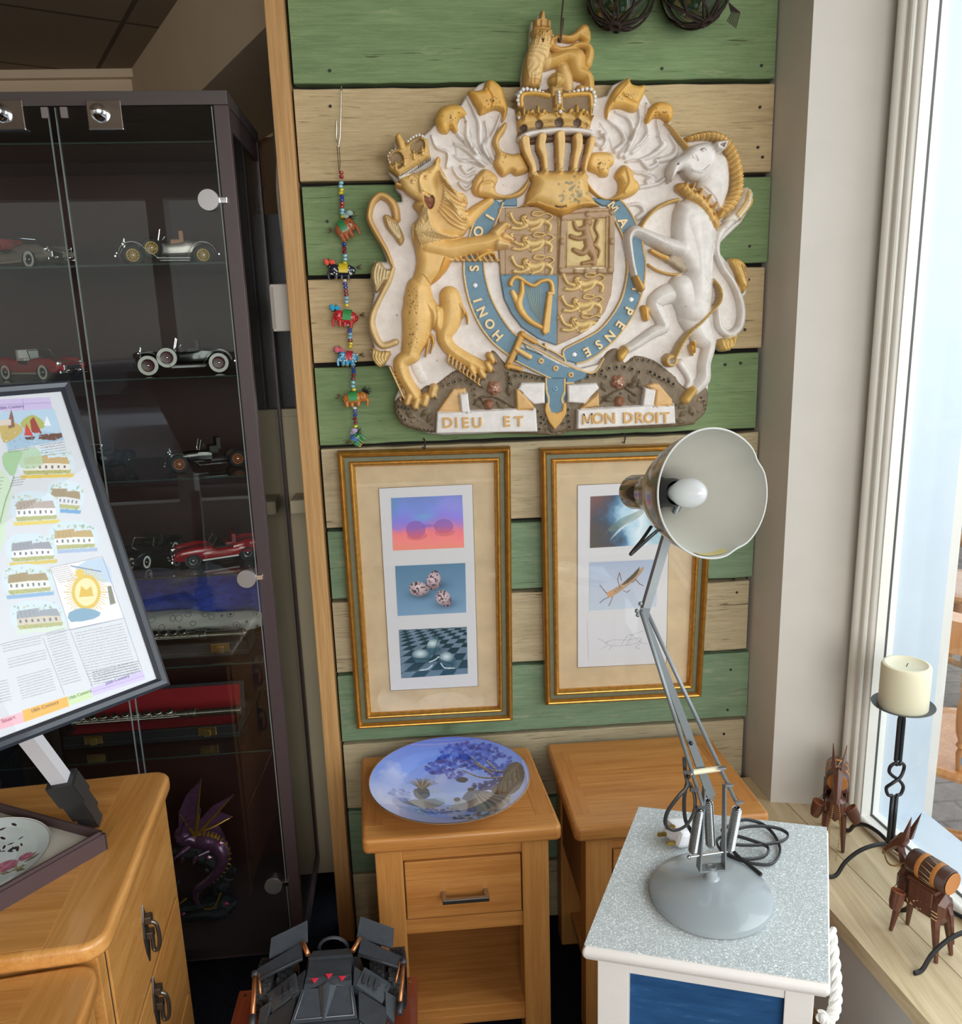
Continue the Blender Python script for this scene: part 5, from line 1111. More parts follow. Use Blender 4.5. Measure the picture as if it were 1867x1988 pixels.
def picture(pq,label,mount,prints,inner):
    r=empty('framed_picture',tuple(pq.org),0,label,'picture frame')
    f=MB(); pq.ring(f,[(0,-.015),(0,.012)]+arc_prof(0,.013,.012,.007)+[(.014,.010)]); 
    f.build('frame_outer_gilt',m_gold,r,label='gilt outer moulding')
    f=MB(); pq.ring(f,[(.014,.010),(.015,.007),(.024,.007),(.0245,.010)]); f.build('frame_groove',m_groove,r,label='grey-green groove of the frame')
    f=MB(); pq.ring(f,[(.0245,.010)]+arc_prof(.0245,.034,.010,.004)+[(.037,.004),(.037,-.002)]); f.build('frame_inner_gilt',m_goldL,r)
    f=MB(); f.hull([pq.p(.002,.002,-.015),pq.p(pq.W-.002,.002,-.015),pq.p(pq.W-.002,pq.H-.002,-.015),pq.p(.002,pq.H-.002,-.015)],[pq.p(.002,.002,-.012),pq.p(pq.W-.002,.002,-.012),pq.p(pq.W-.002,pq.H-.002,-.012),pq.p(.002,pq.H-.002,-.012)]); f.build('backing_board',M('brown board','#7a6248',.8),r)
    # mount and sheets, pixel traced onto the plane of the picture
    def mk(name,x0,y0,x1,y1,step,d,paint,**k):
        s=Sheet(x0,y0,x1,y1,step); paint(s)
        def to3(px,py,h):
            dx=(px-IW/2)/FPX; dy=(py-IH/2)/FPX; dd=_f[None]+_r[None]*dx[:,None]-_u[None]*dy[:,None]
            Yp=pq.Y-d; P=CAM[None]+((Yp-CAM[1])/dd[:,1])[:,None]*dd; return P-pq.org[None]
        return s,to3
    m=MB(); i=.035; m._add([pq.p(i,i,-.001),pq.p(pq.W-i,i,-.001),pq.p(pq.W-i,pq.H-i,-.001),pq.p(i,pq.H-i,-.001)],[(0,1,2,3)]); m.build('mount',M('beige marbled mount','#c7b08d',.8,var=.10,vscale=18),r,label='beige marbled mount')
    m=MB(); a=[Vector([float(q) for q in (atY(x,y,pq.Y-.0006)-pq.org)]) for x,y in mount]; m._add(a,[(0,1,2,3)]); m.build('inner_mount',M('white mount','#d3d2d4',.7),r,label='white inner mount')
    m=MB()
    for k in range(4): m.cyl(a[k],a[(k+1)%4],.0006,4)
    m.build('mount_bevel',M('mount bevel','#8f7a60',.8),r)
    for (quad,fn,lb) in prints:
        # quad: TL,TR,BR,BL in px ; canvas is unit square 100x?
        TLp,TRp,BRp,BLp=[np.array(p,float) for p in quad]; Wc=140; Hc=100
        s=Sheet(0,0,Wc,Hc,.9); fn(s)
        def to3(px,py,h):
            u=px/Wc; v=py/Hc; u=np.clip(u,0,1)[:,None]; v=np.clip(v,0,1)[:,None]
            p=(1-u)*(1-v)*TLp+u*(1-v)*TRp+u*v*BRp+(1-u)*v*BLp; X,Yq=p[:,0],p[:,1]
            dx=(X-IW/2)/FPX; dy=(Yq-IH/2)/FPX; dd=_f[None]+_r[None]*dx[:,None]-_u[None]*dy[:,None]
            P=CAM[None]+((pq.Y-.0012-CAM[1])/dd[:,1])[:,None]*dd; return P-pq.org[None]
        s.build('print',to3,m_print,r,full=True,label=lb)
    g=MB(); g._add([pq.p(.034,.034,.0035),pq.p(pq.W-.034,.034,.0035),pq.p(pq.W-.034,pq.H-.034,.0035),pq.p(.034,pq.H-.034,.0035)],[(0,1,2,3)]); g.build('glass',glass('picture glass',(1,1,1),1.6),r)
    return r
def lerp(a,b,t): return np.array(srgb(a))*(1-t)+np.array(srgb(b))*t
def noise2(X,Y,sc,seed,oct=4):
    r=np.random.RandomState(seed); out=np.zeros(X.shape); amp=1; tot=0
    for o in range(oct):
        g=r.rand(64,64); x=X/sc*(2**o); y=Y/sc*(2**o); xi=np.floor(x).astype(int); yi=np.floor(y).astype(int); fx=x-xi; fy=y-yi; fx=fx*fx*(3-2*fx); fy=fy*fy*(3-2*fy)
        a=g[yi%64,xi%64];b=g[yi%64,(xi+1)%64];c=g[(yi+1)%64,xi%64];d=g[(yi+1)%64,(xi+1)%64]
        out+=amp*((a*(1-fx)+b*fx)*(1-fy)+(c*(1-fx)+d*fx)*fy); tot+=amp; amp*=.55
    return out/tot
def cmix(s,mask,col,a=1.0):
    cc=np.array(srgb(col)) if isinstance(col,str) else np.array(col); m=(mask*a)[...,None]; s.c=s.c*(1-m)+cc*m
def grad(s,stops,F):
    F=np.clip(F,0,1); cs=np.array([srgb(c) for _,c in stops]); ts=[t for t,_ in stops]
    s.c=np.stack([np.interp(F,ts,cs[:,i]) for i in range(3)],-1)
def print_dream(s):
    N_=noise2(s.X,s.Y,26,3); F=s.Y/100+.25*(N_-.5)
    grad(s,[(0,'#6f87c4'),(.22,'#7a8fe0'),(.42,'#8a7fe0'),(.55,'#a77fcb'),(.66,'#f07f86'),(.85,'#f58a86'),(1,'#ee8f7c')],F)
    cmix(s,np.exp(-(((s.X-62)/20)**2+((s.Y-38)/9)**2)),'#6fa8d8',.8); cmix(s,np.exp(-(((s.X-120)/30)**2+((s.Y-20)/20)**2)),'#a48fe0',.5); cmix(s,np.exp(-((s.X/14)**2+((s.Y-10)/30)**2)),'#5f93b8',.6)
    for cx,cy,a,b,sh in ((46,62,19,17,0),(101,58,19,14,0)):
        e=((s.X-cx)/a)**2+((s.Y-cy)/b)**2; cmix(s,(e<1)*1.0,'#8b5fae' ,.75); cmix(s,((e<1)&(s.Y>cy))*np.clip((s.Y-cy)/b,0,1),'#e0604f',.7)
        cmix(s,((((s.X-cx-2)/(a*1.05))**2+((s.Y-cy-12)/(b*.5))**2<1)&(e>=1))*1.0,'#c86a74',.6)
    cmix(s,((np.abs(s.Y-56)<3)&(s.X>60)&(s.X<86))*1.0,'#7f5fb8',.5)
    cmix(s,np.exp(-(((s.X-58)/13)**2+((s.Y-28)/7)**2)),'#7a86c8',.4)
def speck_egg(s,cx,cy,a,b,th,base,dark,seed,metal=False):
    c,sn=math.cos(th),math.sin(th); x=(s.X-cx)*c+(s.Y-cy)*sn; y=-(s.X-cx)*sn+(s.Y-cy)*c; bb=b*(1-.16*x/a); e=(x/a)**2+(y/bb)**2; m=(e<1)*1.0
    sh=np.exp(-(((s.X-cx-3)/(a*1.2))**2+((s.Y-cy-b*.75)/(b*.7))**2)); cmix(s,sh*(1-m),'#22394d',.75)
    if metal:
        L=np.clip(1-np.sqrt(((s.X-cx+2)/(a*.95))**2+((s.Y-cy+b*.35)/(b*.85))**2),0,1); s.c=np.where(m[...,None]>0,np.array(srgb('#3f6272'))*(1-L[...,None])+np.array(srgb('#d4e6ea'))*L[...,None],s.c)
        cmix(s,m*((y>bb*.35)*(y<bb*.6)),'#22404e',.6)
    else:
        L=np.clip(1-np.sqrt(((s.X-cx+2)/(a*1.3))**2+((s.Y-cy+b*.3)/(b*1.3))**2),0,1); s.c=np.where(m[...,None]>0,np.array(srgb('#8f7880'))*(1-L[...,None])+np.array(srgb('#e6cfd2'))*L[...,None],s.c)
        N_=noise2(s.X,s.Y,3.2,seed,2); cmix(s,m*(N_>.60),'#33242c',.9)
def print_eggs(s):
    grad(s,[(0,'#5d83a0'),(.6,'#6f93b0'),(1,'#7fa0bd')],s.Y/100+.1*(s.X/140-.5))
    speck_egg(s,76,32,20,14,-1.35,'','',1); speck_egg(s,46,48,20,14.5,.15,'','',2); speck_egg(s,95,70,18,14,.9,'','',3)
def print_metal(s):
    # perspective chequerboard with three steel eggs
    v=1/(s.Y*.004+.30); u=(s.X-150)*v*.30-18*v+s.Y*.04; ch=((np.floor(u/13)+np.floor(v*5.2))%2)>0
    N_=noise2(s.X,s.Y,18,8); s.c=np.where(ch[...,None],np.array(srgb('#1e3a42')),np.array(srgb('#73889a')))*(.7+.6*N_[...,None])
    cmix(s,np.clip((s.Y-40)/60,0,1),'#3d6a86',.35)
    speck_egg(s,70,36,19,13,-1.2,'','',1,True); speck_egg(s,44,56,20,13.5,.15,'','',2,True); speck_egg(s,98,66,18,14.5,.45,'','',3,True)
    for pts in ([(60,70),(72,66),(80,60)],[(40,86),(56,84),(66,77)],[(84,74),(92,84),(112,86)]): s.stroke(pts,1.1,0,None,'#c9dde0','paint')
pq1=PQ((-.201,1.316),(.200,1.311),(.190,.615),(-.201,.618),1.912)
picture(pq1,'gilt picture frame with three egg prints, hanging left below the coat of arms',[(735,948),(917,940),(928,1332),(758,1341)],
  [([(759,967),(897,961),(901,1063),(763,1069)],print_dream,'blue to pink print of two dim eggs'),([(767,1099),(903,1093),(905,1189),(772,1196)],print_eggs,'print of three speckled eggs on blue'),([(774,1223),(906,1217),(908,1308),(779,1317)],print_metal,'print of three steel eggs on a chequered floor')],None)
def print_swirl(s):
    N_=noise2(s.X,s.Y,30,21,5); F=np.clip(s.X/140*1.1+.5*(N_-.5)-.15*np.abs(s.Y-45)/60,0,1)
    grad(s,[(0,'#5a4a50'),(.18,'#3d4a5c'),(.35,'#4f7ba0'),(.5,'#a9cde0'),(.7,'#dcebf2'),(1,'#9fc0cc')],F)
    cmix(s,np.clip(1-s.X/50,0,1)*np.clip(1-s.Y/50,0,1),'#8a5a52',.6); cmix(s,np.clip(1-s.X/60,0,1)*np.clip(s.Y/60-.5,0,1),'#4c4a34',.7)
    for k in range(26):
        t=k/26; s.stroke([(40+k*3,85-k*2.6),(60+k*2.4,62-k*1.4),(90+k*1.6,40-k*1.0)],.7,0,None,'#e9f4f7','paint',alpha=.35)
    s.poly([(34,66),(56,48),(84,36),(110,26),(96,44),(70,58),(46,70)],0,2,'#6f7f6a','paint',smooth=3,alpha=.6); s.stroke([(34,68),(30,76)],.7,0,None,'#5d6658','paint',smooth=0)
def print_hopper(s):
    grad(s,[(0,'#a9b6cc'),(.6,'#b9c2d2'),(1,'#bcc8d6')],s.Y/100)
    s.poly([(40,64),(56,54),(76,40),(100,22),(112,14),(108,26),(92,42),(72,58),(52,70),(42,72)],0,2,'#b39374','paint',smooth=3); s.poly([(66,50),(90,28),(104,14),(98,30),(80,46)],0,2,'#57503f','paint',smooth=2)
    s.poly([(36,66),(44,60),(52,60),(50,72),(40,74)],0,2,'#c7986c','paint',smooth=3)
    for p in ([(64,58),(58,38),(62,24),(66,40)],[(40,74),(30,78),(22,84)],[(48,74),(44,84),(40,92)],[(36,66),(26,54),(22,48)],[(88,46),(96,40),(104,50),(112,54)],[(70,62),(78,66),(84,62)]): s.stroke(p,.8,0,None,'#7b5540','paint',smooth=0)
    for k in range(8): s.stroke([(50+k*6,60-k*4.2),(56+k*6,64-k*4.2)],.5,0,None,'#6e5238','paint',smooth=0,alpha=.7)
def print_pencil(s):
    s.c[:]=srgb('#d2d2d6')
    for p in ([(36,60),(52,52),(80,54),(110,50),(104,62),(76,68),(46,66),(36,60)],[(70,64),(88,40),(112,62),(124,66)],[(80,68),(92,44)],[(40,66),(28,74)],[(50,68),(44,78)],[(36,58),(26,50),(20,48)],[(88,42),(130,26),(140,16)],[(112,62),(100,74),(110,78)]): s.stroke(p,.45,0,None,'#8b8b8f','paint',alpha=.8)
    s.dot(40,58,1,0,'#6b6b70','paint')
pq2=PQ((.271,1.303),(.690,1.299),(.675,.647),(.274,.651),1.912)
picture(pq2,'gilt picture frame with grasshopper prints, hanging behind the desk lamp',[(1121,942),(1300,934),(1293,1288),(1121,1296)],
  [([(1146,964),(1288,956),(1286,1056),(1145,1064)],print_swirl,'swirling blue and brown print'),([(1144,1092),(1276,1086),(1274,1178),(1144,1186)],print_hopper,'print of a brown grasshopper'),([(1140,1205),(1272,1200),(1270,1275),(1142,1280)],print_pencil,'faint pencil drawing of a grasshopper')],None)
for px,py,lb in ((823,862,'small black picture hook above the egg prints'),(1209,852,'small black picture hook above the grasshopper prints')):
    p=atY(px,py,1.925); m=MB(); m.tube([p+(0.0,.006,.012),p+(.001,-.006,.012),p+(.003,-.010,.004),p+(.001,-.008,-.010),p+(-.004,-.010,-.006)],.0018,8); m.build('picture_hook',m_screw,None,label=lb,cat='hook')
# ================================================================== plate on the nightstand
pc=np.array((.022,1.700,.5503)); plate=empty('display_plate',tuple(pc),0,'large blue and white china plate with a landscape scene on the oak nightstand','plate')
china=M('white china','#d9d4cf',.12,coat=.6)
def zr(r): 
    return float(np.interp(r,[0,.075,.11,.15,.182],[.014,.014,.020,.032,.040]))
b=MB(); b.lathe([(0,.010),(.058,.010),(.062,0),(.067,0),(.070,.011),(.11,.0165),(.15,.0285),(.182,.0375),(.184,.039),(.182,.0405)],n=72); b.build('plate_body',china,plate)
b=MB(); b.torus((0,0,.0398),.1828,.0012,n=72,m=6); b.build('gilt_rim',M('gilt rim','#c9a878',.25,.9),plate)
s=Sheet(0,0,400,400,2.0)  # canvas: x right, y down = toward viewer
Xn,Yn=s.X,s.Y; N_=noise2(Xn,Yn,60,5,5)
grad(s,[(0,'#5f7fdc'),(.35,'#7f9ff0'),(.62,'#a9bdf0'),(1,'#8093c8')],Yn/400)
cmix(s,np.clip((N_-.52)*6,0,1)*np.exp(-(((Xn-110)/120)**2+((Yn-140)/60)**2)),'#c3cdf2',.8); cmix(s,np.clip((N_-.5)*5,0,1)*(Yn>230)*(Yn<300),'#cfd8f2',.5)
rp_=np.random.RandomState(11)
def foliage(cx,cy,rx,ry,n,cols,r0=3,r1=8):
    for k in range(n):
        a=rp_.uniform(0,6.28); q=math.sqrt(rp_.uniform(0,1)); s.dot(cx+rx*q*math.cos(a),cy+ry*q*math.sin(a),rp_.uniform(r0,r1),0,cols[rp_.randint(len(cols))],'paint',alpha=.85)
bl_=['#2c3f9e','#3a52bd','#4a63cc','#24348a','#5f78d6']
foliage(230,70,60,45,170,bl_); foliage(285,90,50,50,150,bl_); foliage(180,110,40,28,90,bl_); foliage(330,140,35,45,80,bl_); foliage(215,150,28,16,40,bl_,2,5); foliage(300,210,45,22,70,['#2f3f86','#41507f','#25306b'],3,7)
for p in ([(258,80),(290,130),(330,165),(385,190)],[(235,130),(280,170),(340,195),(370,210)],[(300,110),(320,150)],[(270,110),(300,150),(310,170)]): s.stroke(p,[1.5,2.5,3.5,5][:len(p)],0,None,'#3f3f45','paint'); s.stroke([(x+1,y-2) for x,y in p],1,0,None,'#a99c88','paint')
s.poly([(300,250),(330,200),(352,150),(380,150),(390,200),(370,270),(320,300)],0,2,'#5a5650','paint',smooth=3)
for k in range(14): s.stroke([(310+k*5,290-k*5),(322+k*4,230-k*4),(345+k*3,180-k*2)],1.2,0,None,['#3c3c3a','#7d7566','#8a7f6c'][k%3],'paint',alpha=.8)
s.poly([(215,170),(230,160),(248,172),(240,188),(225,186)],0,2,'#2f3f4f','paint',smooth=2)
s.poly([(230,250),(250,225),(275,230),(300,250),(330,300),(290,350),(240,340),(225,290)],0,2,'#6e7078','paint',smooth=3); s.poly([(255,240),(300,260),(345,290),(320,350),(262,350)],0,2,'#7f7f80','paint',smooth=2)
for k in range(9): s.stroke([(262+k*4,250),(275+k*8,310),(280+k*8,345)],1.3,0,None,['#b2b0aa','#4f545e'][k%2],'paint',alpha=.7)
s.poly([(190,330),(205,280),(225,262),(240,280),(235,330),(220,365),(195,360)],0,2,'#a8aeb8','paint',smooth=3); s.dot(215,262,9,0,'#6a5d55','paint'); s.dot(252,222,9,0,'#5e5048','paint')
s.poly([(110,205),(140,200),(150,235),(130,255),(112,240)],0,2,'#4f5a66','paint',smooth=3); 
for k in range(11):
    a=-2.6+k*.22; s.stroke([(130,205),(130+28*math.cos(a),200+38*math.sin(a)),(130+44*math.cos(a),203+48*math.sin(a))],[3,2,.6],0,None,['#47645e','#6f6a5e','#a98c7a'][k%3],'paint')
s.poly([(80,262),(170,250),(185,275),(150,300),(95,285)],0,2,'#76838f','paint',smooth=2)
s.poly([(150,190),(190,230),(210,280),(180,270),(150,235)],0,2,'#a9badf','paint',smooth=2,alpha=.7)
foliage(80,240,30,30,40,['#8fa4dd','#7288c8'],3,8); foliage(170,320,60,20,60,['#5d6f96','#8397b8','#46557c'],3,7); foliage(270,370,70,16,60,['#596a80','#7e93a4','#39465e'],3,7)
def plate3(px,py,h):
    x=(px-200)/200*.1815; y=-(py-200)/200*.1815; r=np.hypot(x,y); k=np.where(r>.1815,.1815/np.maximum(r,1e-6),1); x=x*k;y=y*k;r=np.minimum(r,.1815)
    z=np.interp(r,[0,.075,.11,.15,.182],[.0145,.0145,.0205,.0325,.0405]); return np.stack([x,y,z],-1)
s.S=np.hypot(s.X-200,s.Y-200)-200
s.build('painted_scene',plate3,vcol('glazed print',.10,.5,.8),plate,label='blue landscape scene printed on the plate')
# ================================================================== string of beads and animals
bs0=atY(660,340,1.905); bst=empty('bead_string',tuple(bs0),0,'hanging string of coloured beads and small decorated cloth animals on the board wall','hanging ornament')
bo=np.array(bs0)
def BV(x,y,Y=1.908): return Vector([float(q) for q in (atY(x,y,Y)-bo)])
m=MB(); m.tube([BV(663,168,1.925),BV(662,176),BV(661,230),BV(660,265),BV(657,285),BV(653,270),BV(653,234)],.0016,8); m.build('wire_hook',M('steel wire','#c9c6bd',.25,1),bst,label='bent steel wire hook')
m=MB(); m.tube([BV(654,284),BV(656,310),BV(658,332),BV(660,322),BV(659,300),BV(658,284)],.0008,6); m.build('thread',M('brown thread','#5a4636',.9),bst)
bc={'r':'#a32733','l':'#8fc3d8','y':'#d9c52c','b':'#2c3e9a','w':'#d0cfd2','d':'#7d1f34'}
bm_={k:M('bead '+k,v,.2,coat=.7) for k,v in bc.items()}
beadme={}
def bead(x,y,c,r=.0052):
    mb=MB(); 
    if c not in beadme:
        mb.lathe([(.0008,-r*.62),(r*.7,-r*.6),(r,-r*.25),(r,r*.25),(r*.7,r*.6),(.0008,r*.62)],n=14); o=mb.build('bead',bm_[c],bst); beadme[c]=o.data; o.location=BV(x,y); o.rotation_euler=(random.uniform(-.3,.3),random.uniform(-.3,.3),0); return
    o=bpy.data.objects.new('bead',beadme[c]); COL.objects.link(o); o.parent=bst; o.location=BV(x,y); o.rotation_euler=(random.uniform(-.3,.3),random.uniform(-.3,.3),0)
def run(x0,y0,x1,y1,seq):
    n=len(seq)
    for i,c in enumerate(seq):
        t=(i+.5)/n; bead(x0+(x1-x0)*t+random.uniform(-1,1),y0+(y1-y0)*t,c)
run(662,331,662,347,'rr'); run(661,352,666,424,'llyybbrrllyy'.replace('','')[:11]); run(668,464,670,514,'bbddlly')
run(669,541,673,596,'wbbddlly'); run(678,628,681,676,'wbblldy'[:7]+'y'); run(686,704,686,760,'wbbddlly'); run(688,788,692,846,'wbbddyll')
def animal(cx,cy,L,H,col,patt,blanket,head,earcol,ang=0,tuft=True,nm='animal'):
    """small stuffed elephant-like animal; sizes in px"""
    u=.00111; an=empty(nm,tuple(BV(cx,cy,1.905))); an.parent=bst
    mb=MB(); R=rotm(0,ang,0); l=L*u/2; h=H*u/2
    mb.ball((0,0,0),1,18,(l*.80,l*.38,h*.62),R); mb.ball(R@Vector((head*l*.62,0,h*.06)),1,14,(l*.40,l*.34,h*.56),R)
    mb.tube([R@Vector((head*l*.85,0,0)),R@Vector((head*l*1.0,-.002,-h*.45)),R@Vector((head*l*.92,-.003,-h*.95))],[.0042,.0036,.0026],8)
    for x in (-.5,-.15,.3):
        mb.tube([R@Vector((x*l,-.003,-h*.25)),R@Vector((x*l,-.004,-h*.82))],[.0052,.0044],8)
    mb.build('body',col,an)
    mb=MB()
    for x in (-.5,-.15,.3): mb.ball(R@Vector((x*l,-.004,-h*.86)),.0040,8,(1,1,.7))
    mb.build('feet',M('gold sequin','#d8b46a',.25,.8),an)
    mb=MB(); mb.lathe([(l*.0+h*.58,-l*.30),(h*.66,-l*.28),(h*.66,l*.28),(h*.58,l*.30)],(0,0,h*.02),R@Vector((1,0,0)),18,sy=.62 if False else 1,sx=1)
    mb.T=None
    bb=MB(); q=[]
    for i in range(9):
        a=math.radians(-20+i*27.5)
        for s_ in (-1,1): q.append(R@Vector((s_*l*.30,-math.cos(a)*l*.42,math.sin(a)*h*.70)))
    bb._add(q,[(2*i,2*i+1,2*i+3,2*i+2) for i in range(8)],True); bb.build('blanket',blanket,an)
    # painted marks: small raised dots and lines
    pk=MB(); rr=random.Random(int(cx*7+cy))
    for k in range(patt[1]):
        a=rr.uniform(-.9,.9); x=rr.uniform(-.7,.9)*l*head; y=-math.sqrt(max(.02,1-(x/l/.85)**2*.7))*l*.37*math.cos(a*.9); z=math.sin(a)*h*.5
        p=R@Vector((x,y,z)); pk.ball(p,patt[2],6)
    pk.build('painted_dots',patt[0],an)
    ey=MB(); ey.ball(R@Vector((head*l*.72,-l*.33,h*.15)),.0016,8); ey.build('eye',m_blk,an)
    if earcol:
        for s_ in (0,1):
            e=MB(); e.ball(R@Vector((head*l*(.75+.35*s_),-.002-.004*s_,h*.75)),1,10,(.0075,.0025,.0055),rotm(0,-.5*head+s_*.7,0)); e.build('ear',earcol,an)
    if tuft:
        t=MB(); rr=random.Random(int(cx))
        for k in range(22):
            a=rr.uniform(0,6.28); b_=R@Vector((head*l*.80,0,h*.55)); t.tube([b_,b_+Vector((math.cos(a)*.012+head*.006,rr.uniform(-.006,.003),math.sin(a)*.010+.004))],[.0014,.0003],5)
        t.build('hair_tuft',M('black feather','#0e0f14',.8),an)
        t=MB()
        for k in range(12):
            b_=R@Vector((-head*l*.85,0,h*.3)); t.tube([b_,b_+Vector((-head*rr.uniform(.006,.014),rr.uniform(-.004,.004),rr.uniform(-.006,.008)))],[.0010,.0003],5)
        t.build('tail_hair',M('brown hair','#5c4632',.8),an)
    return an
f_or=M('orange brown cloth','#a35a34',.35,var=.2,vscale=300,coat=.4);f_nv=M('navy lacquer','#1c2133',.25,coat=.6);f_rd=M('red cloth','#b8202a',.35,coat=.4);f_bl=M('sky blue cloth','#3f94bd',.35,coat=.4);f_am=M('amber cloth','#b9702a',.4,var=.3,vscale=260,coat=.4);f_gr=M('green cloth','#2f7a4a',.4,coat=.4)
g_sp=M('gold sequin','#d8b46a',.25,.8); w_sp=M('white dots','#e4e2d8',.5)
animal(668,444,46,50,f_or,(g_sp,4,.0016),f_gr,1,M('pale blue felt','#9fb9b4',.9),-.5)
animal(667,525,60,40,f_nv,(w_sp,30,.0016),M('yellow gold cloth','#cdb520',.35,coat=.5),-1,M('coral felt','#d9553f',.9),.05)
animal(674,616,56,44,f_rd,(g_sp,60,.0011),M('green blanket','#2f8a4a',.5),-1,M('turquoise felt','#2a9ac0',.9),.12)
animal(678,694,46,38,f_bl,(w_sp,24,.0018),M('red blanket','#b02a3a',.5),-1,M('pink felt','#c85f70',.9),.1)
animal(686,773,58,38,f_am,(g_sp,22,.0012),M('green blanket','#2f8a4a',.5),1,None,-.05)
animal(690,853,26,34,f_gr,(M('yellow dots','#d6d24a',.5),14,.0011),M('blue blanket','#3a5fb0',.5),1,M('lilac felt','#a79ab8',.9),-.9)
# ================================================================== glass fishing floats at the top
fg=NT('dark green glass'); fg.setp(.06,0,.8); fg.b.inputs['Base Color'].default_value=(*srgb('#22331f'),1); fg.b.inputs['Coat Weight'].default_value=.8
m_net=M('tarred rope net','#2a1c16',.9,bump=.5,vscale=400)
for px,cyy,rp_x,seed,lb in ((1205,-14,64,1,'left one of two dark green glass fishing floats in rope nets at the top'),(1350,-20,66,2,'right one of two dark green glass fishing floats in rope nets at the top')):
    c=atY(px,cyy,1.86); R_=.072; fo=empty('fishing_float',tuple(c),0,lb,'fishing float',None)
    m=MB(); m.ball((0,0,0),R_*.96,36); m.build('glass_ball',fg.m,fo)
    m=MB(); rr=random.Random(seed); pole=Vector((rr.uniform(-.3,.3),-.25,-.93)).normalized(); qq=Vector((0,0,1)).rotation_difference(pole)
    for k in range(8):
        for sg in (-1,1):
            pts=[]
            for i in range(15):
                lat=i/14*2.3+.12; lon=k*math.pi/4+sg*lat*.55; p=qq@Vector((math.sin(lat)*math.cos(lon),math.sin(lat)*math.sin(lon),math.cos(lat))); pts.append(p*(R_*.985))
            m.tube(pts,.0024,6)
    for lat in (.14,): m.torus(qq@Vector((0,0,R_*.985)),.010,.0045,tuple(pole),16,6)
    for k in range(3):
        b_=pole*R_*1.0 if k==0 else qq@Vector((math.sin(1.0),0,math.cos(1.0)))*R_*1.0
    if seed==2:
        for k in range(7):
            b_=Vector((.06,-.03,-.035)); m.tube([b_,b_+Vector((.004+.003*k,-.006,-.02)),b_+Vector((-.004+.003*k,-.005,-.036-.002*k))],.0011,5)
    m.build('rope_net',m_net,fo)
    m=MB(); m.tube([(0,.0,R_),(0,.02,R_+.06),(0,.065,R_+.10)],.002,6); m.build('hanging_cord',m_net,fo)
# ================================================================== glass display cabinet
m_cab=M('dark aubergine laminate','#46383a',.42,var=.05,vscale=60); m_cabt=M('dark grey brown laminate','#4a4241',.4); m_cin=M('dark red brown inside','#3a1d1e',.5,var=.08,vscale=40)
m_disc=M('satin aluminium','#b9b7b8',.35,.85); m_chrome=M('mirror chrome','#e8e8ea',.05,1)
cab=empty('display_cabinet',(-.36,1.82,0),math.radians(1.2),'tall dark brown glass-fronted display cabinet full of model cars and flutes','display cabinet')
CW,CD,CZ0,CZ1=.70,.37,.055,2.062
def cbx(name,lo,hi,mat,bev=.001,par=cab,**k):
    m=MB(); m.b2(lo,hi,bev); return m.build(name,mat,par,**k)
cbx('top_panel',(-CW,-.004,CZ1-.026),(0,CD,CZ1),m_cabt); cbx('bottom_panel',(-CW,.0,CZ0),(0,CD,CZ0+.035),m_cab)
cbx('post',(-.029,0,CZ0+.035),(0,.022,CZ1-.026),m_cab); cbx('post',(-.029,CD-.022,CZ0+.035),(0,CD,CZ1-.026),m_cab); cbx('post',(-CW,0,CZ0+.035),(-CW+.029,.022,CZ1-.026),m_cab); cbx('post',(-CW,CD-.022,CZ0+.035),(-CW+.029,CD,CZ1-.026),m_cab)
cbx('back_panel',(-CW+.029,CD-.014,CZ0+.035),(-.029,CD-.006,CZ1-.026),m_cin); cbx('side_rail',(-.012,.022,CZ1-.07),(-.002,CD-.022,CZ1-.026),m_cab)
gcab=glass('cabinet glass',(.93,.96,.95),1.5,.95); 
for sx in (-.008,-CW+.004): cbx('side_glass',(sx,.022,CZ0+.035),(sx+.004,CD-.022,CZ1-.07),glass('cabinet side glass',(.93,.96,.95),1.5,.95),0)
gedge=M('green glass edge','#333d3a',.2,0,.5); gedgeD=M('pale glass edge','#7d8784',.2,0,.6)
SHZ=[1.737,1.503,1.283,1.060,.842,.615]
for z in [1.972]+SHZ:
    m=MB(); m.b2((-CW+.031,.012,z-.005),(-.031,CD-.018,z),0); sh=m.build('shelf',glass('shelf glass',(.90,.95,.93),1.5,.97),cab); 
    m=MB(); m.b2((-CW+.031,.0105,z-.0035),(-.031,.012,z),0); m.build('shelf_edge',gedge,sh)
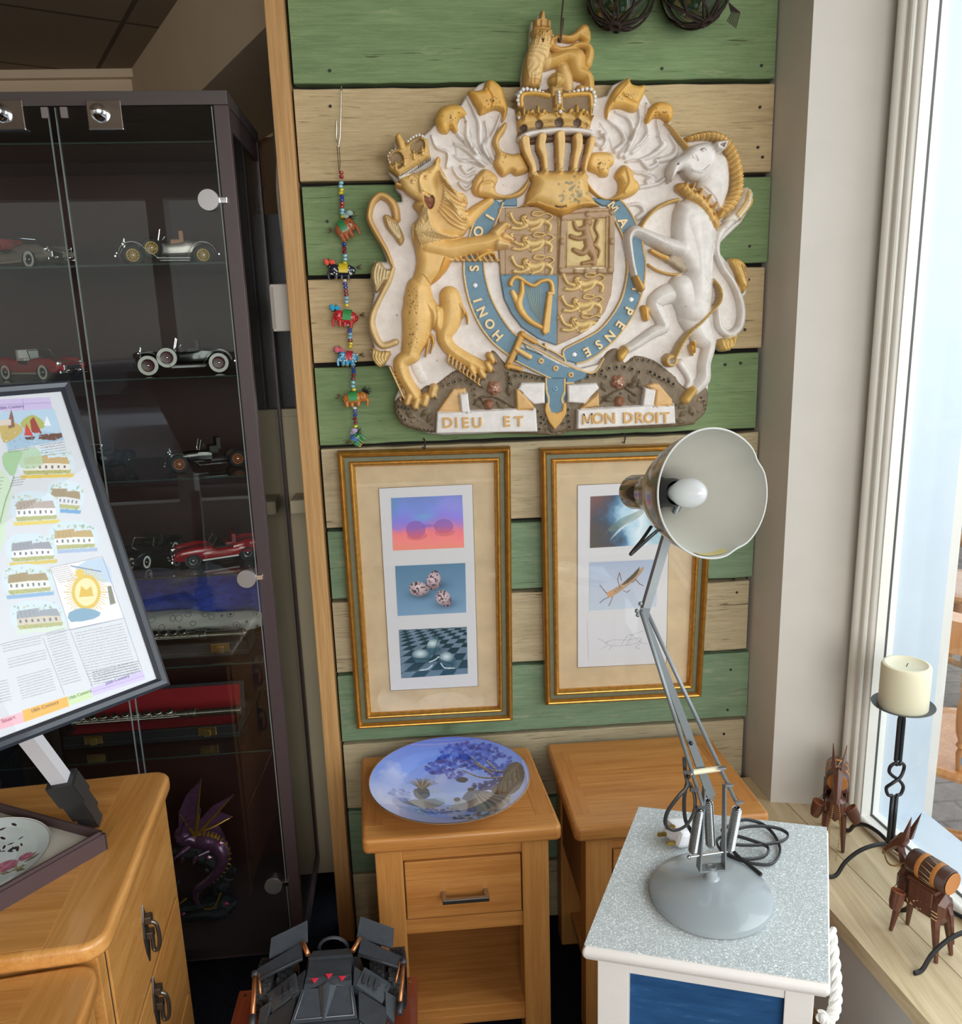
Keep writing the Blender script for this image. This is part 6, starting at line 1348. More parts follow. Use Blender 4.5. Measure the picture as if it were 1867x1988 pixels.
def door(x0,x1,discs,lockx,clipx,nm):
    d=empty('door',(0,0,0)); d.parent=cab
    m=MB(); m.b2((x0,-.008,CZ0+.012),(x1,-.003,CZ1-.030),0); m.build('door_glass',gcab,d)
    m=MB(); m.b2((x0-.0006,-.0085,CZ0+.012),(x0+.0008,-.0025,CZ1-.03)); m.b2((x1-.0008,-.0085,CZ0+.012),(x1+.0006,-.0025,CZ1-.03)); m.build('glass_edges',gedgeD,d)
    for (x,z) in discs:
        m=MB(); m.lathe([(0,0),(.0205,0),(.0215,-.001),(.0215,-.006),(.0205,-.0075),(0,-.0075)],(x,-.008,z),(0,1,0),32); h=m.build('hinge_disc',m_disc,d,label='round silver hinge cap')
        m=MB(); m.b2((x+.014,-.009,z-.006),(x+.036,.002,z+.006),.001); m.build('hinge_arm',m_chrome,h)
    x,z=lockx; m=MB(); m.box((x,-.011,z),(.066,.006,.054),None,.004); lk=m.build('lock_plate',m_chrome,d,label='square chrome lock plate')
    m=MB(); m.lathe([(.0,-.030),(.006,-.030),(.011,-.027),(.014,-.018),(.017,-.008),(.0165,0)],(x-.008,-.012,z+.004),(0,1,0),28); m.build('lock_cylinder',m_chrome,lk)
    m=MB(); m.box((clipx,-.010,CZ1-.040),(.013,.007,.020),None,.001); m.build('door_clip',M('grey plastic clip','#77706e',.5),d)
def cl(x,y,Y=1.805): p=atY(x,y,Y); return p[0]+.36,p[2]
door(-.331,-.031,[cl(404,388),cl(478,1124),cl(530,1721)],cl(204,224),cl(124,212)[0],'r')
door(-CW+.03,-.345,[(-CW+.055,1.855),(-CW+.055,1.05),(-CW+.055,.263)],cl(15,225),cl(87,212)[0],'l')
m=MB(); x,z=cl(333,1852,1.80); m.cyl((x,-.012,z-.012),(x,-.012,z+.012),.009,16); m.build('door_stop',M('clear plastic','#8f9490',.2),cab)
# ------------------------------------------------ model cars
def loft(mb,secs,n=20,sq=3.0):
    """secs: (x, halfwidth, z0, z1); superellipse rings along x"""
    vs=[];fs=[];m=len(secs)
    for x,hw,z0,z1 in secs:
        cz=(z0+z1)/2;hh=(z1-z0)/2
        for k in range(n):
            a=2*math.pi*k/n; c,s_=math.cos(a),math.sin(a); vs.append((x,hw*math.copysign(abs(c)**(2/sq),c),cz+hh*math.copysign(abs(s_)**(2/sq),s_)))
    for i in range(m-1):
        for k in range(n): fs.append((i*n+k,i*n+(k+1)%n,(i+1)*n+(k+1)%n,(i+1)*n+k))
    mb._add(vs,fs,True); b=len(mb.v)-len(vs)
    mb.f.append([b+k for k in range(n)][::-1]);mb.mi.append(mb.mat);mb.sm.append(False); mb.f.append([b+(m-1)*n+k for k in range(n)]);mb.mi.append(mb.mat);mb.sm.append(False)
m_tyre=M('black rubber','#151515',.7); m_wht=M('white wall tyre','#dcd8cf',.6)
def wheel(par,x,y,r,w,rimm,white,spokes,side,hub=m_chrome,name='wheel'):
    e=empty(name,(x,y,r)); e.parent=par
    m=MB(); R0=r*.62; m.lathe([(R0,-w/2),(r*.9,-w/2),(r,-w*.3),(r,w*.3),(r*.9,w/2),(R0,w/2),(R0,-w/2)],(0,0,0),(0,1,0),28); m.build('tyre',m_tyre,e)
    if white: m=MB(); m.lathe([(R0,side*w*.52),(r*.93,side*w*.52),(r*.93,side*w*.50)],(0,0,0),(0,1,0),28); m.build('white_wall',m_wht,e)
    m=MB()
    if spokes:
        m.torus((0,side*w*.25,0),R0*.93,r*.09,(0,1,0),28,6)
        for k in range(spokes):
            a=2*math.pi*k/spokes; m.tube([(0,side*w*.25,0),(R0*.93*math.cos(a),side*w*.22,R0*.93*math.sin(a))],r*.055,5)
        m.lathe([(0,side*w*.2),(R0*.25,side*w*.2),(R0*.25,side*w*.4),(0,side*w*.42)],(0,0,0),(0,1,0),14)
    else:
        m.lathe([(0,side*w*.30),(R0*.4,side*w*.40),(R0*.75,side*w*.36),(R0,side*w*.48),(R0,0)],(0,0,0),(0,1,0),28)
    m.build('rim',rimm,e)
    m=MB(); m.ball((0,side*w*.42,0),r*.13,10,(1,.6,1)); m.build('hub_cap',hub,e)
    return e
def seat_in(root,x0,x1,hw,z,col):
    m=MB(); m.b2((x0,-hw,z-.018),(x1,hw,z),.003); m.b2((x0-.006,-hw,z-.01),(x0+.004,hw,z+.018),.003); m.build('seats',col,root)
def vintage(loc,rz,L,label,body,fend,rim,white,spokes,seatc,spare,flatbed=False,hand=1):
    r=empty('model_car',loc,rz,label,'model car',None); k=L/.22; S=lambda *v:tuple(a*k for a in v)
    wr=.0215*k; wb=(.068*k,-.072*k); tr=.032*k
    for x in wb:
        for s_ in (-1,1): wheel(r,x,s_*tr,wr,.010*k,rim,white,spokes,s_)
    m=MB(); loft(m,[(.020*k,.021*k,.022*k,.050*k),(.050*k,.019*k,.022*k,.048*k),(.080*k,.016*k,.022*k,.046*k)],16,4); 
    if not flatbed: loft(m,[(-.085*k,.018*k,.026*k,.038*k),(-.070*k,.026*k,.022*k,.050*k),(-.040*k,.029*k,.020*k,.055*k),(-.030*k,.029*k,.020*k,.050*k),(-.0*k,.028*k,.020*k,.047*k),(.020*k,.023*k,.022*k,.050*k)],16,3.4)
    else:
        loft(m,[(-.012*k,.026*k,.020*k,.046*k),(.0*k,.026*k,.020*k,.050*k),(.020*k,.023*k,.022*k,.050*k)],16,4); m.b2(S(-.10,-.022,.020),S(-.01,.022,.025))
    m.build('body',body,r)
    seat_in(r,-.030*k,-.008*k,.022*k,.055*k if not flatbed else .058*k,seatc)
    for s_ in (-1,1):
        m=MB()
        for cx,a0,a1 in ((wb[0],-15,150),(wb[1],20,175)):
            pts=[(cx+1.28*wr*math.cos(math.radians(a)),wr+1.22*wr*math.sin(math.radians(a))) for a in range(a0,a1+1,15)]
            if flatbed and cx<0: continue
            if cx>0: pts=pts+[(.02*k,.016*k)]
            else: pts=[(-.040*k,.016*k)]+pts
            for (xa,za),(xb,zb2) in zip(pts[:-1],pts[1:]):
                y0,y1=s_*(tr-.007*k),s_*(tr+.008*k); t=.0012*k
                m.hull([(xa,y0,za),(xb,y0,zb2),(xb,y1,zb2),(xa,y1,za)],[(xa,y0,za+t),(xb,y0,zb2+t),(xb,y1,zb2+t),(xa,y1,za+t)])
        m.b2(S(-.045,0,.0145),S(.022,.001,.0165)) if False else m.hull([(-.045*k,s_*(tr-.007*k),.0145*k),(.022*k,s_*(tr-.007*k),.0145*k),(.022*k,s_*(tr+.008*k),.0145*k),(-.045*k,s_*(tr+.008*k),.0145*k)],[(-.045*k,s_*(tr-.007*k),.0165*k),(.022*k,s_*(tr-.007*k),.0165*k),(.022*k,s_*(tr+.008*k),.0165*k),(-.045*k,s_*(tr+.008*k),.0165*k)])
        m.build('fender',fend,r)
    m=MB(); m.box(S(.083,0,.036),S(.004,.028,.034),None,.001*k)
    for s_ in (-1,1):
        m.lathe([(0,0),(.0062*k,.001*k),(.0062*k,.003*k),(0,.009*k)],(.088*k,s_*.017*k,.046*k),(-1,0,0),14)
    m.cyl(S(.102,-.034,.020),S(.102,.034,.020),.0016*k,8); m.cyl(S(.099,-.030,.026),S(.099,.030,.026),.0012*k,8); m.tube([S(.083,0,.053),S(.083,0,.058)],.0016*k,8)
    m.cyl(S(-.105,-.028,.024),S(-.105,.028,.024),.0015*k,8); m.build('grille_lamps_and_bumpers',m_chrome,r,label='chrome grille, lamps and bumpers')
    m=MB()
    for s_ in (-1,1): m.cyl(S(.016,s_*.021,.050),S(.010,s_*.021,.074),.001*k,6)
    m.cyl(S(.010,-.021,.074),S(.010,.021,.074),.001*k,6); m.torus(S(.004,.010,.058),.0065*k,.0008*k,(.7,0,.7),14,5); m.build('windscreen_frame',m_chrome,r)
    if spare: wheel(r,.030*k,hand*(-.034*k),wr,.008*k,rim,white,spokes,-hand,name='spare_wheel').location.z=.036*k
    return r
def sports(loc,rz,L,label,col,white,rim,stripe=None,seatc='#2a1b1b',fins=False):
    r=empty('model_car',loc,rz,label,'model car',None); k=L/.22; S=lambda *v:tuple(a*k for a in v); wr=.0165*k; wb=(.066*k,-.062*k); tr=.034*k
    for x in wb:
        for s_ in (-1,1): wheel(r,x,s_*tr,wr,.011*k,rim,white,0,s_)
    bodym=M('car paint '+col,col,.18,coat=.9)
    m=MB(); loft(m,[(-.108*k,.030*k,.018*k,.034*k),(-.100*k,.036*k,.013*k,.042*k),(-.070*k,.0395*k,.010*k,.046*k),(-.045*k,.039*k,.010*k,.043*k),(-.042*k,.039*k,.010*k,.038*k),(.010*k,.039*k,.010*k,.037*k),(.014*k,.039*k,.010*k,.042*k),(.050*k,.0385*k,.010*k,.043*k),(.085*k,.037*k,.011*k,.039*k),(.102*k,.034*k,.014*k,.035*k),(.110*k,.029*k,.018*k,.030*k)],24,3.6)
    for s_ in (-1,1): loft(m,[(.100*k,.001*k,.028*k,.034*k),(.085*k,.007*k,.026*k,.044*k),(.050*k,.008*k,.024*k,.047*k),(.020*k,.004*k,.026*k,.043*k)],12,2) if False else None
    m.build('body',bodym,r)
    for s_ in (-1,1):
        m=MB(); secs=[(.106,.005,.024,.036),(.090,.008,.022,.044),(.055,.009,.020,.048),(.020,.006,.022,.044)]
        loft(m,[(a*k,b*k,c*k,d*k) for a,b,c,d in secs],14,2.2); m.v=[(x,y+s_*.031*k,z) for x,y,z in m.v]; m.build('front_wing',bodym,r)
        m=MB(); secs=[(-.030,.005,.022,.042),(-.065,.009,.020,.050),(-.095,.007,.022,.047),(-.108,.004,.026,.042)]
        loft(m,[(a*k,b*k,c*k,d*k) for a,b,c,d in secs],14,2.2); m.v=[(x,y+s_*.031*k,z) for x,y,z in m.v]; m.build('rear_wing',bodym,r)
        m=MB()
        for x in wb: m.lathe([(0,0),(wr*1.15,0),(wr*1.15,.0012*k)],(x,s_*.0385*k,wr),(0,s_,0),24)
        m.build('wheel_arches',m_blk,r)
        m=MB(); m.b2(S(-.040,s_*.0392,.0125),S(.045,s_*.0402,.0160)); m.build('sill_trim',m_chrome if not stripe else M('white trim','#d8d6d2',.3),r)
    m=MB(); m.box(S(-.015,0,.0385),S(.050,.058,.003),None,.001*k); m.build('cockpit',M('dark cockpit','#1d1414',.7),r)
    seat_in(r,-.034*k,-.014*k,.024*k,.046*k,M('seat '+seatc,seatc,.5))
    m=MB()
    for s_ in (-1,1):
        m.lathe([(0,0),(.0055*k,.0008*k),(.006*k,.003*k),(.004*k,.010*k)],(.108*k,s_*.027*k,.034*k),(-1,0,0),14)
        m.tube([S(.018,s_*.030,.043),S(.006,s_*.027,.062)],.0010*k,6)
    m.cyl(S(.006,-.027,.062),S(.006,.027,.062),.0009*k,6)
    m.box(S(.110,0,.025),S(.003,.040,.011),None,.001*k); m.box(S(.113,0,.016),S(.005,.066,.006),None,.002*k)
    for s_ in (-1,1): m.ball(S(.116,s_*.014,.019),.0035*k,8)
    m.box(S(-.111,0,.018),S(.004,.062,.006),None,.002*k); m.build('chrome_trim',m_chrome,r,label='chrome headlamps, grille, bumper and screen frame')
    m=MB(); m._add([S(.018,-.030,.043),S(.018,.030,.043),S(.006,.027,.062),S(.006,-.027,.062)],[(0,1,2,3)]); m.build('windscreen',glass('model screen',(.9,.95,.95),1.4),r)
    return r
def onshelf(px,py,Y,i): p=atY(px,py,Y); return (float(p[0]),Y,SHZ[i]+.0003)
bk=M('black car paint','#121417',.18,coat=.9); ylw=M('cream yellow wheels','#c9a25a',.4); org=M('orange brown spokes','#a8623a',.4); mrn=M('maroon rim','#4a1a20',.3)
vintage(onshelf(322,470,1.94,0),math.radians(196),.225,'silver and black vintage roadster model with cream wheels on the top shelf',M('pale silver car paint','#9d958f',.25,.4,coat=.7),bk,ylw,False,12,M('tan seat','#a8785a',.6),True,hand=-1)
sports(onshelf(42,470,1.94,0),math.radians(-30),.235,'bronze grey open model car with white-walled wheels on the top shelf','#80746a',True,m_chrome,None,'#8f2f2a')
vintage(onshelf(355,690,1.95,1),math.radians(192),.235,'black vintage roadster model with white-walled maroon wheels on the second shelf',bk,bk,mrn,True,0,M('dark seat','#26201f',.6),True,hand=-1)
sports(onshelf(72,685,1.95,1),math.radians(-32),.225,'bright red open model car with white-walled wheels, facing right','#a81c24',True,m_chrome,None,'#cfc9c2')
vintage(onshelf(398,880,1.95,2),math.radians(203),.205,'black vintage model pickup with orange wooden-spoked wheels',bk,bk,org,False,12,M('dark seat','#26201f',.6),False,True,hand=-1)
vintage(onshelf(192,890,1.95,2),math.radians(255),.20,'black vintage model car half hidden behind the framed map',bk,bk,m_tyre,False,10,M('dark seat','#26201f',.6),False)
sports(onshelf(425,1075,1.95,3),math.radians(203),.215,'deep red open sports model car with its nose to the left','#981722',False,M('grey rim','#8b8b8c',.3,.8),'w','#7a1f22')
sports(onshelf(285,1060,1.97,3),math.radians(255),.21,'black open model car facing forward on the fourth shelf','#14151a',True,m_chrome,None,'#1a1a1c')
# ------------------------------------------------ flutes and cases
def flute(name,p0,p1,label,keys=9):
    p0=np.array(p0,float);p1=np.array(p1,float); r=empty(name,tuple(p0),0,label,'flute'); d=Vector([float(q) for q in p1-p0]); L=d.length; d.normalize(); sil=M('silver plate','#b9b3a6',.2,.95)
    m=MB(); m.cyl((0,0,0),d*L,.0095,20); m.build('tube',sil,r)
    m=MB(); 
    for t,w_ in ((.0,.0125),(.30,.0125),(.66,.013),(.70,.013),(.97,.0125)): m.lathe([(.0095,0),(w_,.001),(w_,.012),(.0095,.013)],d*(L*t),d,20)
    m.build('joint_ring',sil,r)
    up=Vector((0,-.35,.93)).normalized(); sd=d.cross(up).normalized()
    for k in range(keys):
        m=MB(); c=d*(L*(.06+.58*k/keys))+up*.0115; m.lathe([(0,0),(.0085,0),(.009,.002),(.0075,.0035),(0,.003)],c,up,18); m.build('key_cup',sil,r)
    m=MB(); m.cyl(d*(L*.03)+sd*.011+up*.004,d*(L*.64)+sd*.011+up*.004,.0018,8)
    for k in range(12):
        c=d*(L*(.06+.05*k)); m.tube([c+sd*.011+up*.004,c+sd*.008+up*.010,c+sd*.001+up*.012],.0013,6)
    m.tube([d*L*.30-sd*.012,d*L*.42-sd*.015,d*L*.46-sd*.010],.0014,6); m.build('key_rods',sil,r)
    return r
def fcase(name,c,rz,sx,sy,lining,label,cat='flute case',lid_on=True):
    r=empty(name,c,rz,label,cat); h_lid=lid_on; blk=M('black case cloth','#11141a',.6,var=.1,vscale=200); ln=M('case lining '+lining,lining,.95)
    h=.036
    m=MB(); 
    m.b2((-sx/2,-sy/2,0),(sx/2,sy/2,h*.45),.004); m.b2((-sx/2,-sy/2,h*.4),(sx/2,-sy/2+.008,h),.002); m.b2((-sx/2,sy/2-.008,h*.4),(sx/2,sy/2,h),.002); m.b2((-sx/2,-sy/2,h*.4),(-sx/2+.008,sy/2,h),.002); m.b2((sx/2-.008,-sy/2,h*.4),(sx/2,sy/2,h),.002); m.build('case_body',blk,r)
    m=MB(); m.b2((-sx/2+.008,-sy/2+.008,h*.45),(sx/2-.008,sy/2-.008,h*.62)); m.build('lining',ln,r)
    if lid_on:
     m=MB(); t_=MB(); t_.b2((-sx/2,0,0),(sx/2,.012,sy*.85),.004); R3=rotm(-.25,0,0); m._add([R3@Vector(v)+Vector((0,sy/2+.001,h*.8)) for v in t_.v],t_.f); lid=m.build('lid',blk,r)
     m=MB(); t_=MB(); t_.b2((-sx/2+.01,-.002,.008),(sx/2-.01,0,sy*.85-.008)); m._add([R3@Vector(v)+Vector((0,sy/2,h*.8)) for v in t_.v],t_.f); m.build('lid_lining',ln,lid)
    for x in (-sx*.32,sx*.32):
        m=MB(); m.b2((x-.022,-sy/2-.004,h*.35),(x+.022,-sy/2,h*.95),.0015); m.b2((x-.008,-sy/2-.007,h*.3),(x+.008,-sy/2-.003,h*.75),.0015); m.build('latch',m_gold2,r)
    return r
m_gold2=M('brass latch','#b79a5e',.25,.95)
z4=SHZ[4]+.0003; z5=SHZ[5]+.0003
fcase('flute_case',(-.62,1.915,z4),.02,.36,.09,'#171a22','black flute case with square brass latches, on the fifth shelf',lid_on=False)
flute('flute',(-.79,1.915,z4+.040),(-.455,1.905,z4+.044),'silver flute resting on its black case on the fifth shelf')
flute('flute',(-.83,1.935,z4+.058),(-.475,1.925,z4+.060),'second silver flute, lying behind the other on the fifth shelf',6) if False else None
fcase('flute_case',(-.70,1.94,z5),.03,.42,.09,'#8a1420','black flute case with red velvet lining on the lowest shelf')
flute('flute',(-.90,1.945,z5+.046),(-.485,1.93,z5+.060),'silver flute lying in the red-lined case on the lowest shelf')
# rolled cloths behind
def roll(name,p0,p1,r0,mat,label,cat,seed,flat=.6):
    rr=random.Random(seed); p0=Vector(p0);p1=Vector(p1); r=empty(name,tuple(p0),0,label,cat); m=MB(); n=22;k=26; vs=[];fs=[]
    for i in range(n):
        t=i/(n-1); c=(p1-p0)*t; R_=r0*(.55+.45*math.sin(math.pi*min(1,max(0,t))) **.35)*(1+.10*math.sin(t*17+seed))
        for j in range(k):
            a=2*math.pi*j/k; q=R_*(1+.07*math.sin(a*5+t*9+seed)+.05*math.sin(a*3-t*21)); vs.append(c+Vector((0,q*math.cos(a),q*math.sin(a)*flat)))
    for i in range(n-1):
        for j in range(k): fs.append((i*k+j,i*k+(j+1)%k,(i+1)*k+(j+1)%k,(i+1)*k+j))
    m._add(vs,fs,True); m.build('folded_cloth',mat,r); return r
t=NT('blue crushed velvet'); t.setp(.7,0,.4); t.b.inputs['Sheen Weight'].default_value=.8; v=t.coords((3,3,8)); t.L(t.ramp(t.noise(v,9,5,.7),[(.3,srgb('#101a5e')),(.7,srgb('#2b3fa8'))]),t.b.inputs[0]); t.bump(t.noise(v,20,4,.6),.5,.004)
t2=NT('grey patterned cloth'); t2.setp(.8,0,.3); v=t2.coords(); vo=t2.N('TexVoronoi'); vo.inputs['Scale'].default_value=42; t2.L(v,vo.inputs['Vector']); t2.L(t2.ramp(vo.outputs['Distance'],[(.10,srgb('#3a3438')),(.16,srgb('#a8a39c')),(.32,srgb('#a8a39c')),(.36,srgb('#5a5358')),(.42,srgb('#aaa59e'))]),t2.b.inputs[0])
roll('velvet_cloth',(-.86,2.075,z4+.088),(-.43,2.075,z4+.083),.080,t.m,'rolled royal blue velvet cloth on the fifth shelf','cloth',3,.95)
roll('patterned_cloth',(-.84,1.972,z4+.066),(-.42,1.972,z4+.050),.036,t2.m,'pale grey cloth with a ring pattern lying before the blue velvet','cloth',5,.7)
# ------------------------------------------------ dragon figurine
DY=1.95; dr0=atY(385,1800,DY); dr0[2]=CZ0+.036
dg=empty('dragon_figurine',(float(dr0[0]),DY,CZ0+.0355),0,'purple and gold winged dragon figurine with curling tail on the cabinet floor','figurine')
do_=np.array(dg.location)
def DV(x,y,dy=0): 
    p=atY(x,y,DY+dy)-do_; return Vector([float(q) for q in p])
m_prp=M('metallic purple','#64405f',.3,.45,coat=.5,var=.25,vscale=120,bump=.5); m_dgold=M('antique gold paint','#b8923e',.3,.8); m_rock=M('dark slate resin','#23262c',.55,var=.25,vscale=80,bump=.7); m_gem=M('magenta gem','#b02a6c',.15,coat=.8)
kx=lambda x,y:(290+x/5.233,1490+y/5.232)
def K(x,y,dy=0): return DV(*kx(x,y),dy)
body=[K(520,1480,-.01),K(520,1430,-.01),K(470,1340,-.01),K(460,1280,-.012),K(510,1210,-.015),K(620,1130,-.018),K(710,1030,-.02),K(750,920,-.018),K(720,820,-.01),K(650,760,0),K(560,740,.0),K(470,740,0),K(400,720,-.005),K(340,740,-.012),K(300,700,-.016),K(310,640,-.018),K(380,590,-.018),K(430,540,-.018)]
rad_=[.004,.006,.007,.0085,.010,.012,.0145,.018,.022,.025,.024,.020,.015,.013,.012,.010,.009,.008]
sp=spline([tuple(b) for b in body],6); rs=smooth_w(rad_,6,len(rad_)); m=MB(); m.tube(sp,rs,14); m.build('body',m_prp,dg)
m=MB(); h=K(400,600,-.024); m.ball(K(330,700,-.024),.013,14,(1.5,.8,.8)); m.tube([K(345,700,-.024),K(300,730,-.030),K(285,760,-.034)],[.011,.008,.004],10)
m.tube([K(340,680,-.02),K(380,560,-.01),K(420,520,0)],[.004,.003,.0008],8); m.tube([K(320,680,-.03),K(350,590,-.03),K(400,480,-.03)],[.003,.002,.0006],8); m.build('head',m_prp,dg)
m=MB()
for i in range(8,len(sp)-30,2):
    p=Vector(sp[i]); t_=(Vector(sp[i+1])-p).normalized(); out=t_.cross(Vector((0,1,0))).normalized(); 
    if out.x<0: out=-out
    m.lathe([(rs[i]*.22,0),(.0004,rs[i]*.55)],p+out*rs[i]*.85+Vector((0,-rs[i]*.3,0)),out,6,smooth=False)
m.build('spine_scales',m_dgold,dg)
def wing(name,root_,tips,edge,th=.0022):
    w=MB(); n=len(edge); top=[Vector(p) for p in edge]; nrm=Vector((0,1,0))*th
    # fan of triangles from the root with thickness
    for a,b in zip(top[:-1],top[1:]): w._add([root_-nrm,a-nrm,b-nrm,root_+nrm,a+nrm,b+nrm],[(0,1,2),(5,4,3),(1,4,5,2),(0,3,4,1),(2,5,3,0)])
    o=w.build(name,m_prp,dg); w=MB()
    for tp_ in tips: w.tube([root_,(root_+Vector(tp_))/2+Vector((0,-.006,0)),tp_],[.0045,.0032,.0012],8)
    w.build('wing_bones',m_dgold,o); return o
wing('wing',K(470,700,-.005),[K(525,115,-.02),K(300,450,-.03),K(520,420,-.0)],[K(300,660,-.03),K(300,450,-.03),K(380,270,-.025),K(525,115,-.02),K(455,300,-.012),K(520,420,-.002),K(510,560,-.003)])
wing('wing',K(490,670,.01),[K(855,275,.03),K(840,500,.03),K(795,800,.025)],[K(520,520,.01),K(640,390,.02),K(855,275,.03),K(705,450,.025),K(840,500,.03),K(690,560,.022),K(760,690,.025),K(795,800,.025),K(600,660,.012)])
for pts in ([K(420,790),K(340,850,-.02),K(270,910,-.03)],[K(560,790),K(600,860,-.02),K(500,900,-.03)],[K(480,780,.01),K(420,840,0),K(380,880,-.01)]):
    m=MB(); m.tube(pts,[.011,.007,.004],10)
    e=pts[-1]
    for k in (-1,0,1): m.tube([e,e+Vector((-.008,-.008,-.004+k*.006)),e+Vector((-.014,-.010,-.012+k*.006))],[.003,.002,.0006],6)
    m.build('leg',m_prp,dg)
# rock stand
rk=MB(); rr=random.Random(9)
def rocktube(pts,rad_,jit=.004):
    s_=spline([tuple(p) for p in pts],5); r2=smooth_w(rad_,5,len(rad_)); s_=[Vector(p)+Vector((rr.uniform(-jit,jit),rr.uniform(-jit,jit),rr.uniform(-jit,jit))) for p in s_]; rk.tube(s_,r2,9)
rocktube([K(130,920),K(200,880),K(330,850),K(480,850),K(620,920),K(690,1010),K(700,1120,.01),K(700,1300,.02),K(640,1420,.01)],[.008,.014,.018,.020,.022,.020,.020,.024,.034])
rocktube([K(560,1020,.01),K(620,1060,.01),K(690,1100,.01)],[.008,.012,.014]); rocktube([K(850,1030,0),K(800,1080,.01),K(740,1200,.01)],[.008,.016,.022]); rocktube([K(285,1155,.02),K(240,1250,.02),K(160,1340,.02)],[.002,.018,.030])
rocktube([K(100,1480),K(260,1480),K(420,1450),K(600,1430),K(760,1400),K(870,1390)],[.026,.030,.026,.030,.026,.010]); rocktube([K(120,1600,-.02),K(200,1580,-.02),K(420,1510,-.03),K(700,1480,-.03),K(760,1470)],[.018,.016,.013,.014,.010])
rk.build('rock_stand',m_rock,dg,label='dark rocky stand')
for k,(x,y) in enumerate(((605,915),(785,1385),(350,1490),(720,770))):
    m=MB(); c=K(x,y,-.030); s_=.0085; m._add([c+Vector((-s_,0,0)),c+Vector((0,0,s_*.75)),c+Vector((s_,0,0)),c+Vector((0,0,-s_*.75)),c+Vector((0,-.004,0)),c+Vector((0,.004,0))],[(0,1,4),(1,2,4),(2,3,4),(3,0,4),(1,0,5),(2,1,5),(3,2,5),(0,3,5)]); m.build('gem',m_gem,dg)
m=MB(); m.tube(spline([tuple(p) for p in (K(90,1405,-.03),K(200,1415,-.034),K(300,1385,-.036),K(380,1330,-.03))],6),.0028,8); m.build('gold_band',m_dgold,dg)
m=MB(); m.tube(spline([tuple(p) for p in (K(560,1435,-.03),K(640,1430,-.036),K(690,1360,-.034),K(725,1270,-.028))],6),.0028,8); m.build('gold_band',m_dgold,dg)
# things in the alcove between cabinet and post
cs=empty('instrument_case',(-.375,2.30,1.3905),0,'tall black instrument case standing on the ledge beside the display cabinet','case'); m=MB(); 
prof=[(0,.0),(.035,.0),(.042,.01),(.042,.38),(.036,.47),(.020,.505),(0,.51)]
m.hull([Vector((x*1.0,-.05,z)) for x,z in ((-.04,0),(.04,0),(.045,.03),(.045,.42),(.03,.49),(-.03,.49),(-.045,.42),(-.045,.03))],[Vector((x,.05,z)) for x,z in ((-.04,0),(.04,0),(.045,.03),(.045,.42),(.03,.49),(-.03,.49),(-.045,.42),(-.045,.03))]); m.build('case_shell',M('black leatherette','#15131a',.45,bump=.2,vscale=200),cs)
m=MB(); m.tube([(-.02,-.052,.20),(-.02,-.070,.215),(-.02,-.070,.27),(-.02,-.052,.285)],.005,8); m.build('carry_handle',m_blk,cs)
cs2=empty('dark_panel',(-.305,2.22,1.3905),0,'dark navy upright board filling the dark strip beside the pine post','panel'); m=MB(); m.b2((-.028,-.01,0),(.035,.012,.80),.002); m.build('panel_board',M('dark navy board','#1b1a22',.6),cs2); m=MB(); m.b2((-.030,-.012,0),(-.026,.014,.80)); m.build('panel_edge',m_blk,cs2)  # plain dark board, fills the dark strip beside the post
p=atY(549,598,1.975); bx=empty('junction_box',(float(p[0]),1.975,float(p[2])),0,'pale grey plastic junction box fixed beside the pine post','junction box'); m=MB(); m.b2((-.021,-.03,-.052),(.024,.012,.052),.003); m.build('box_body',M('pale grey plastic','#bdb6ae',.45),bx); m=MB(); m.b2((-.0215,-.0305,-.046),(-.0135,-.0295,.046)); m.build('box_lid_line',M('grey plastic line','#9d968f',.5),bx)
m=MB(); m.tube(spline([tuple(atY(x,y,1.985)) for x,y in ((545,250),(541,300),(539,360),(545,430),(554,500),(560,556))],8),.0042,10); m.build('cable',M('grey cable','#a9a39d',.5),None,label='grey cable running down beside the pine post to the junction box',cat='cable')
# ================================================================== framed map on an easel
b_=1.15; r1,r2=ray(132,740),ray(328,1330); vp=ray(2250,585).copy(); vp[2]=0; e1=vp/np.linalg.norm(vp)
a_s=b_*(r2@e1)/(r1@e1); TRp=CAM+a_s*r1; BRp=CAM+b_*r2; e2=(TRp-BRp); PH=np.linalg.norm(e2); e2/=PH; en=np.cross(e1,e2); en=en if en@(CAM-BRp)>0 else -en
PWd=PH*1.25; org=BRp-e1*PWd
pm=empty('framed_map',tuple(org),0,'large black-framed illustrated village map poster leaning on an easel, left edge of the picture','framed poster')
def PP(x,z,d=0): q=e1*x+e2*z+en*d; return Vector([float(v) for v in q])
fw_=.0145
def strip(mb,x0,x1,z0,z1,d0,d1): mb.hull([PP(x0,z0,d0),PP(x1,z0,d0),PP(x1,z1,d0),PP(x0,z1,d0)],[PP(x0,z0,d1),PP(x1,z0,d1),PP(x1,z1,d1),PP(x0,z1,d1)])
m_bf=M('black picture frame','#2c3038',.3,coat=.3); f=MB()
for (i0,d0),(i1,d1) in zip([(0,-.018),(0,.004),(.004,.007),(.010,.006),(fw_,.001)][:-1],[(0,-.018),(0,.004),(.004,.007),(.010,.006),(fw_,.001)][1:]):
    A=[PP(i0,i0,d0),PP(PWd-i0,i0,d0),PP(PWd-i0,PH-i0,d0),PP(i0,PH-i0,d0)];B=[PP(i1,i1,d1),PP(PWd-i1,i1,d1),PP(PWd-i1,PH-i1,d1),PP(i1,PH-i1,d1)]
    for k in range(4): f._add([A[k],A[(k+1)%4],B[(k+1)%4],B[k]],[(0,1,2,3)])
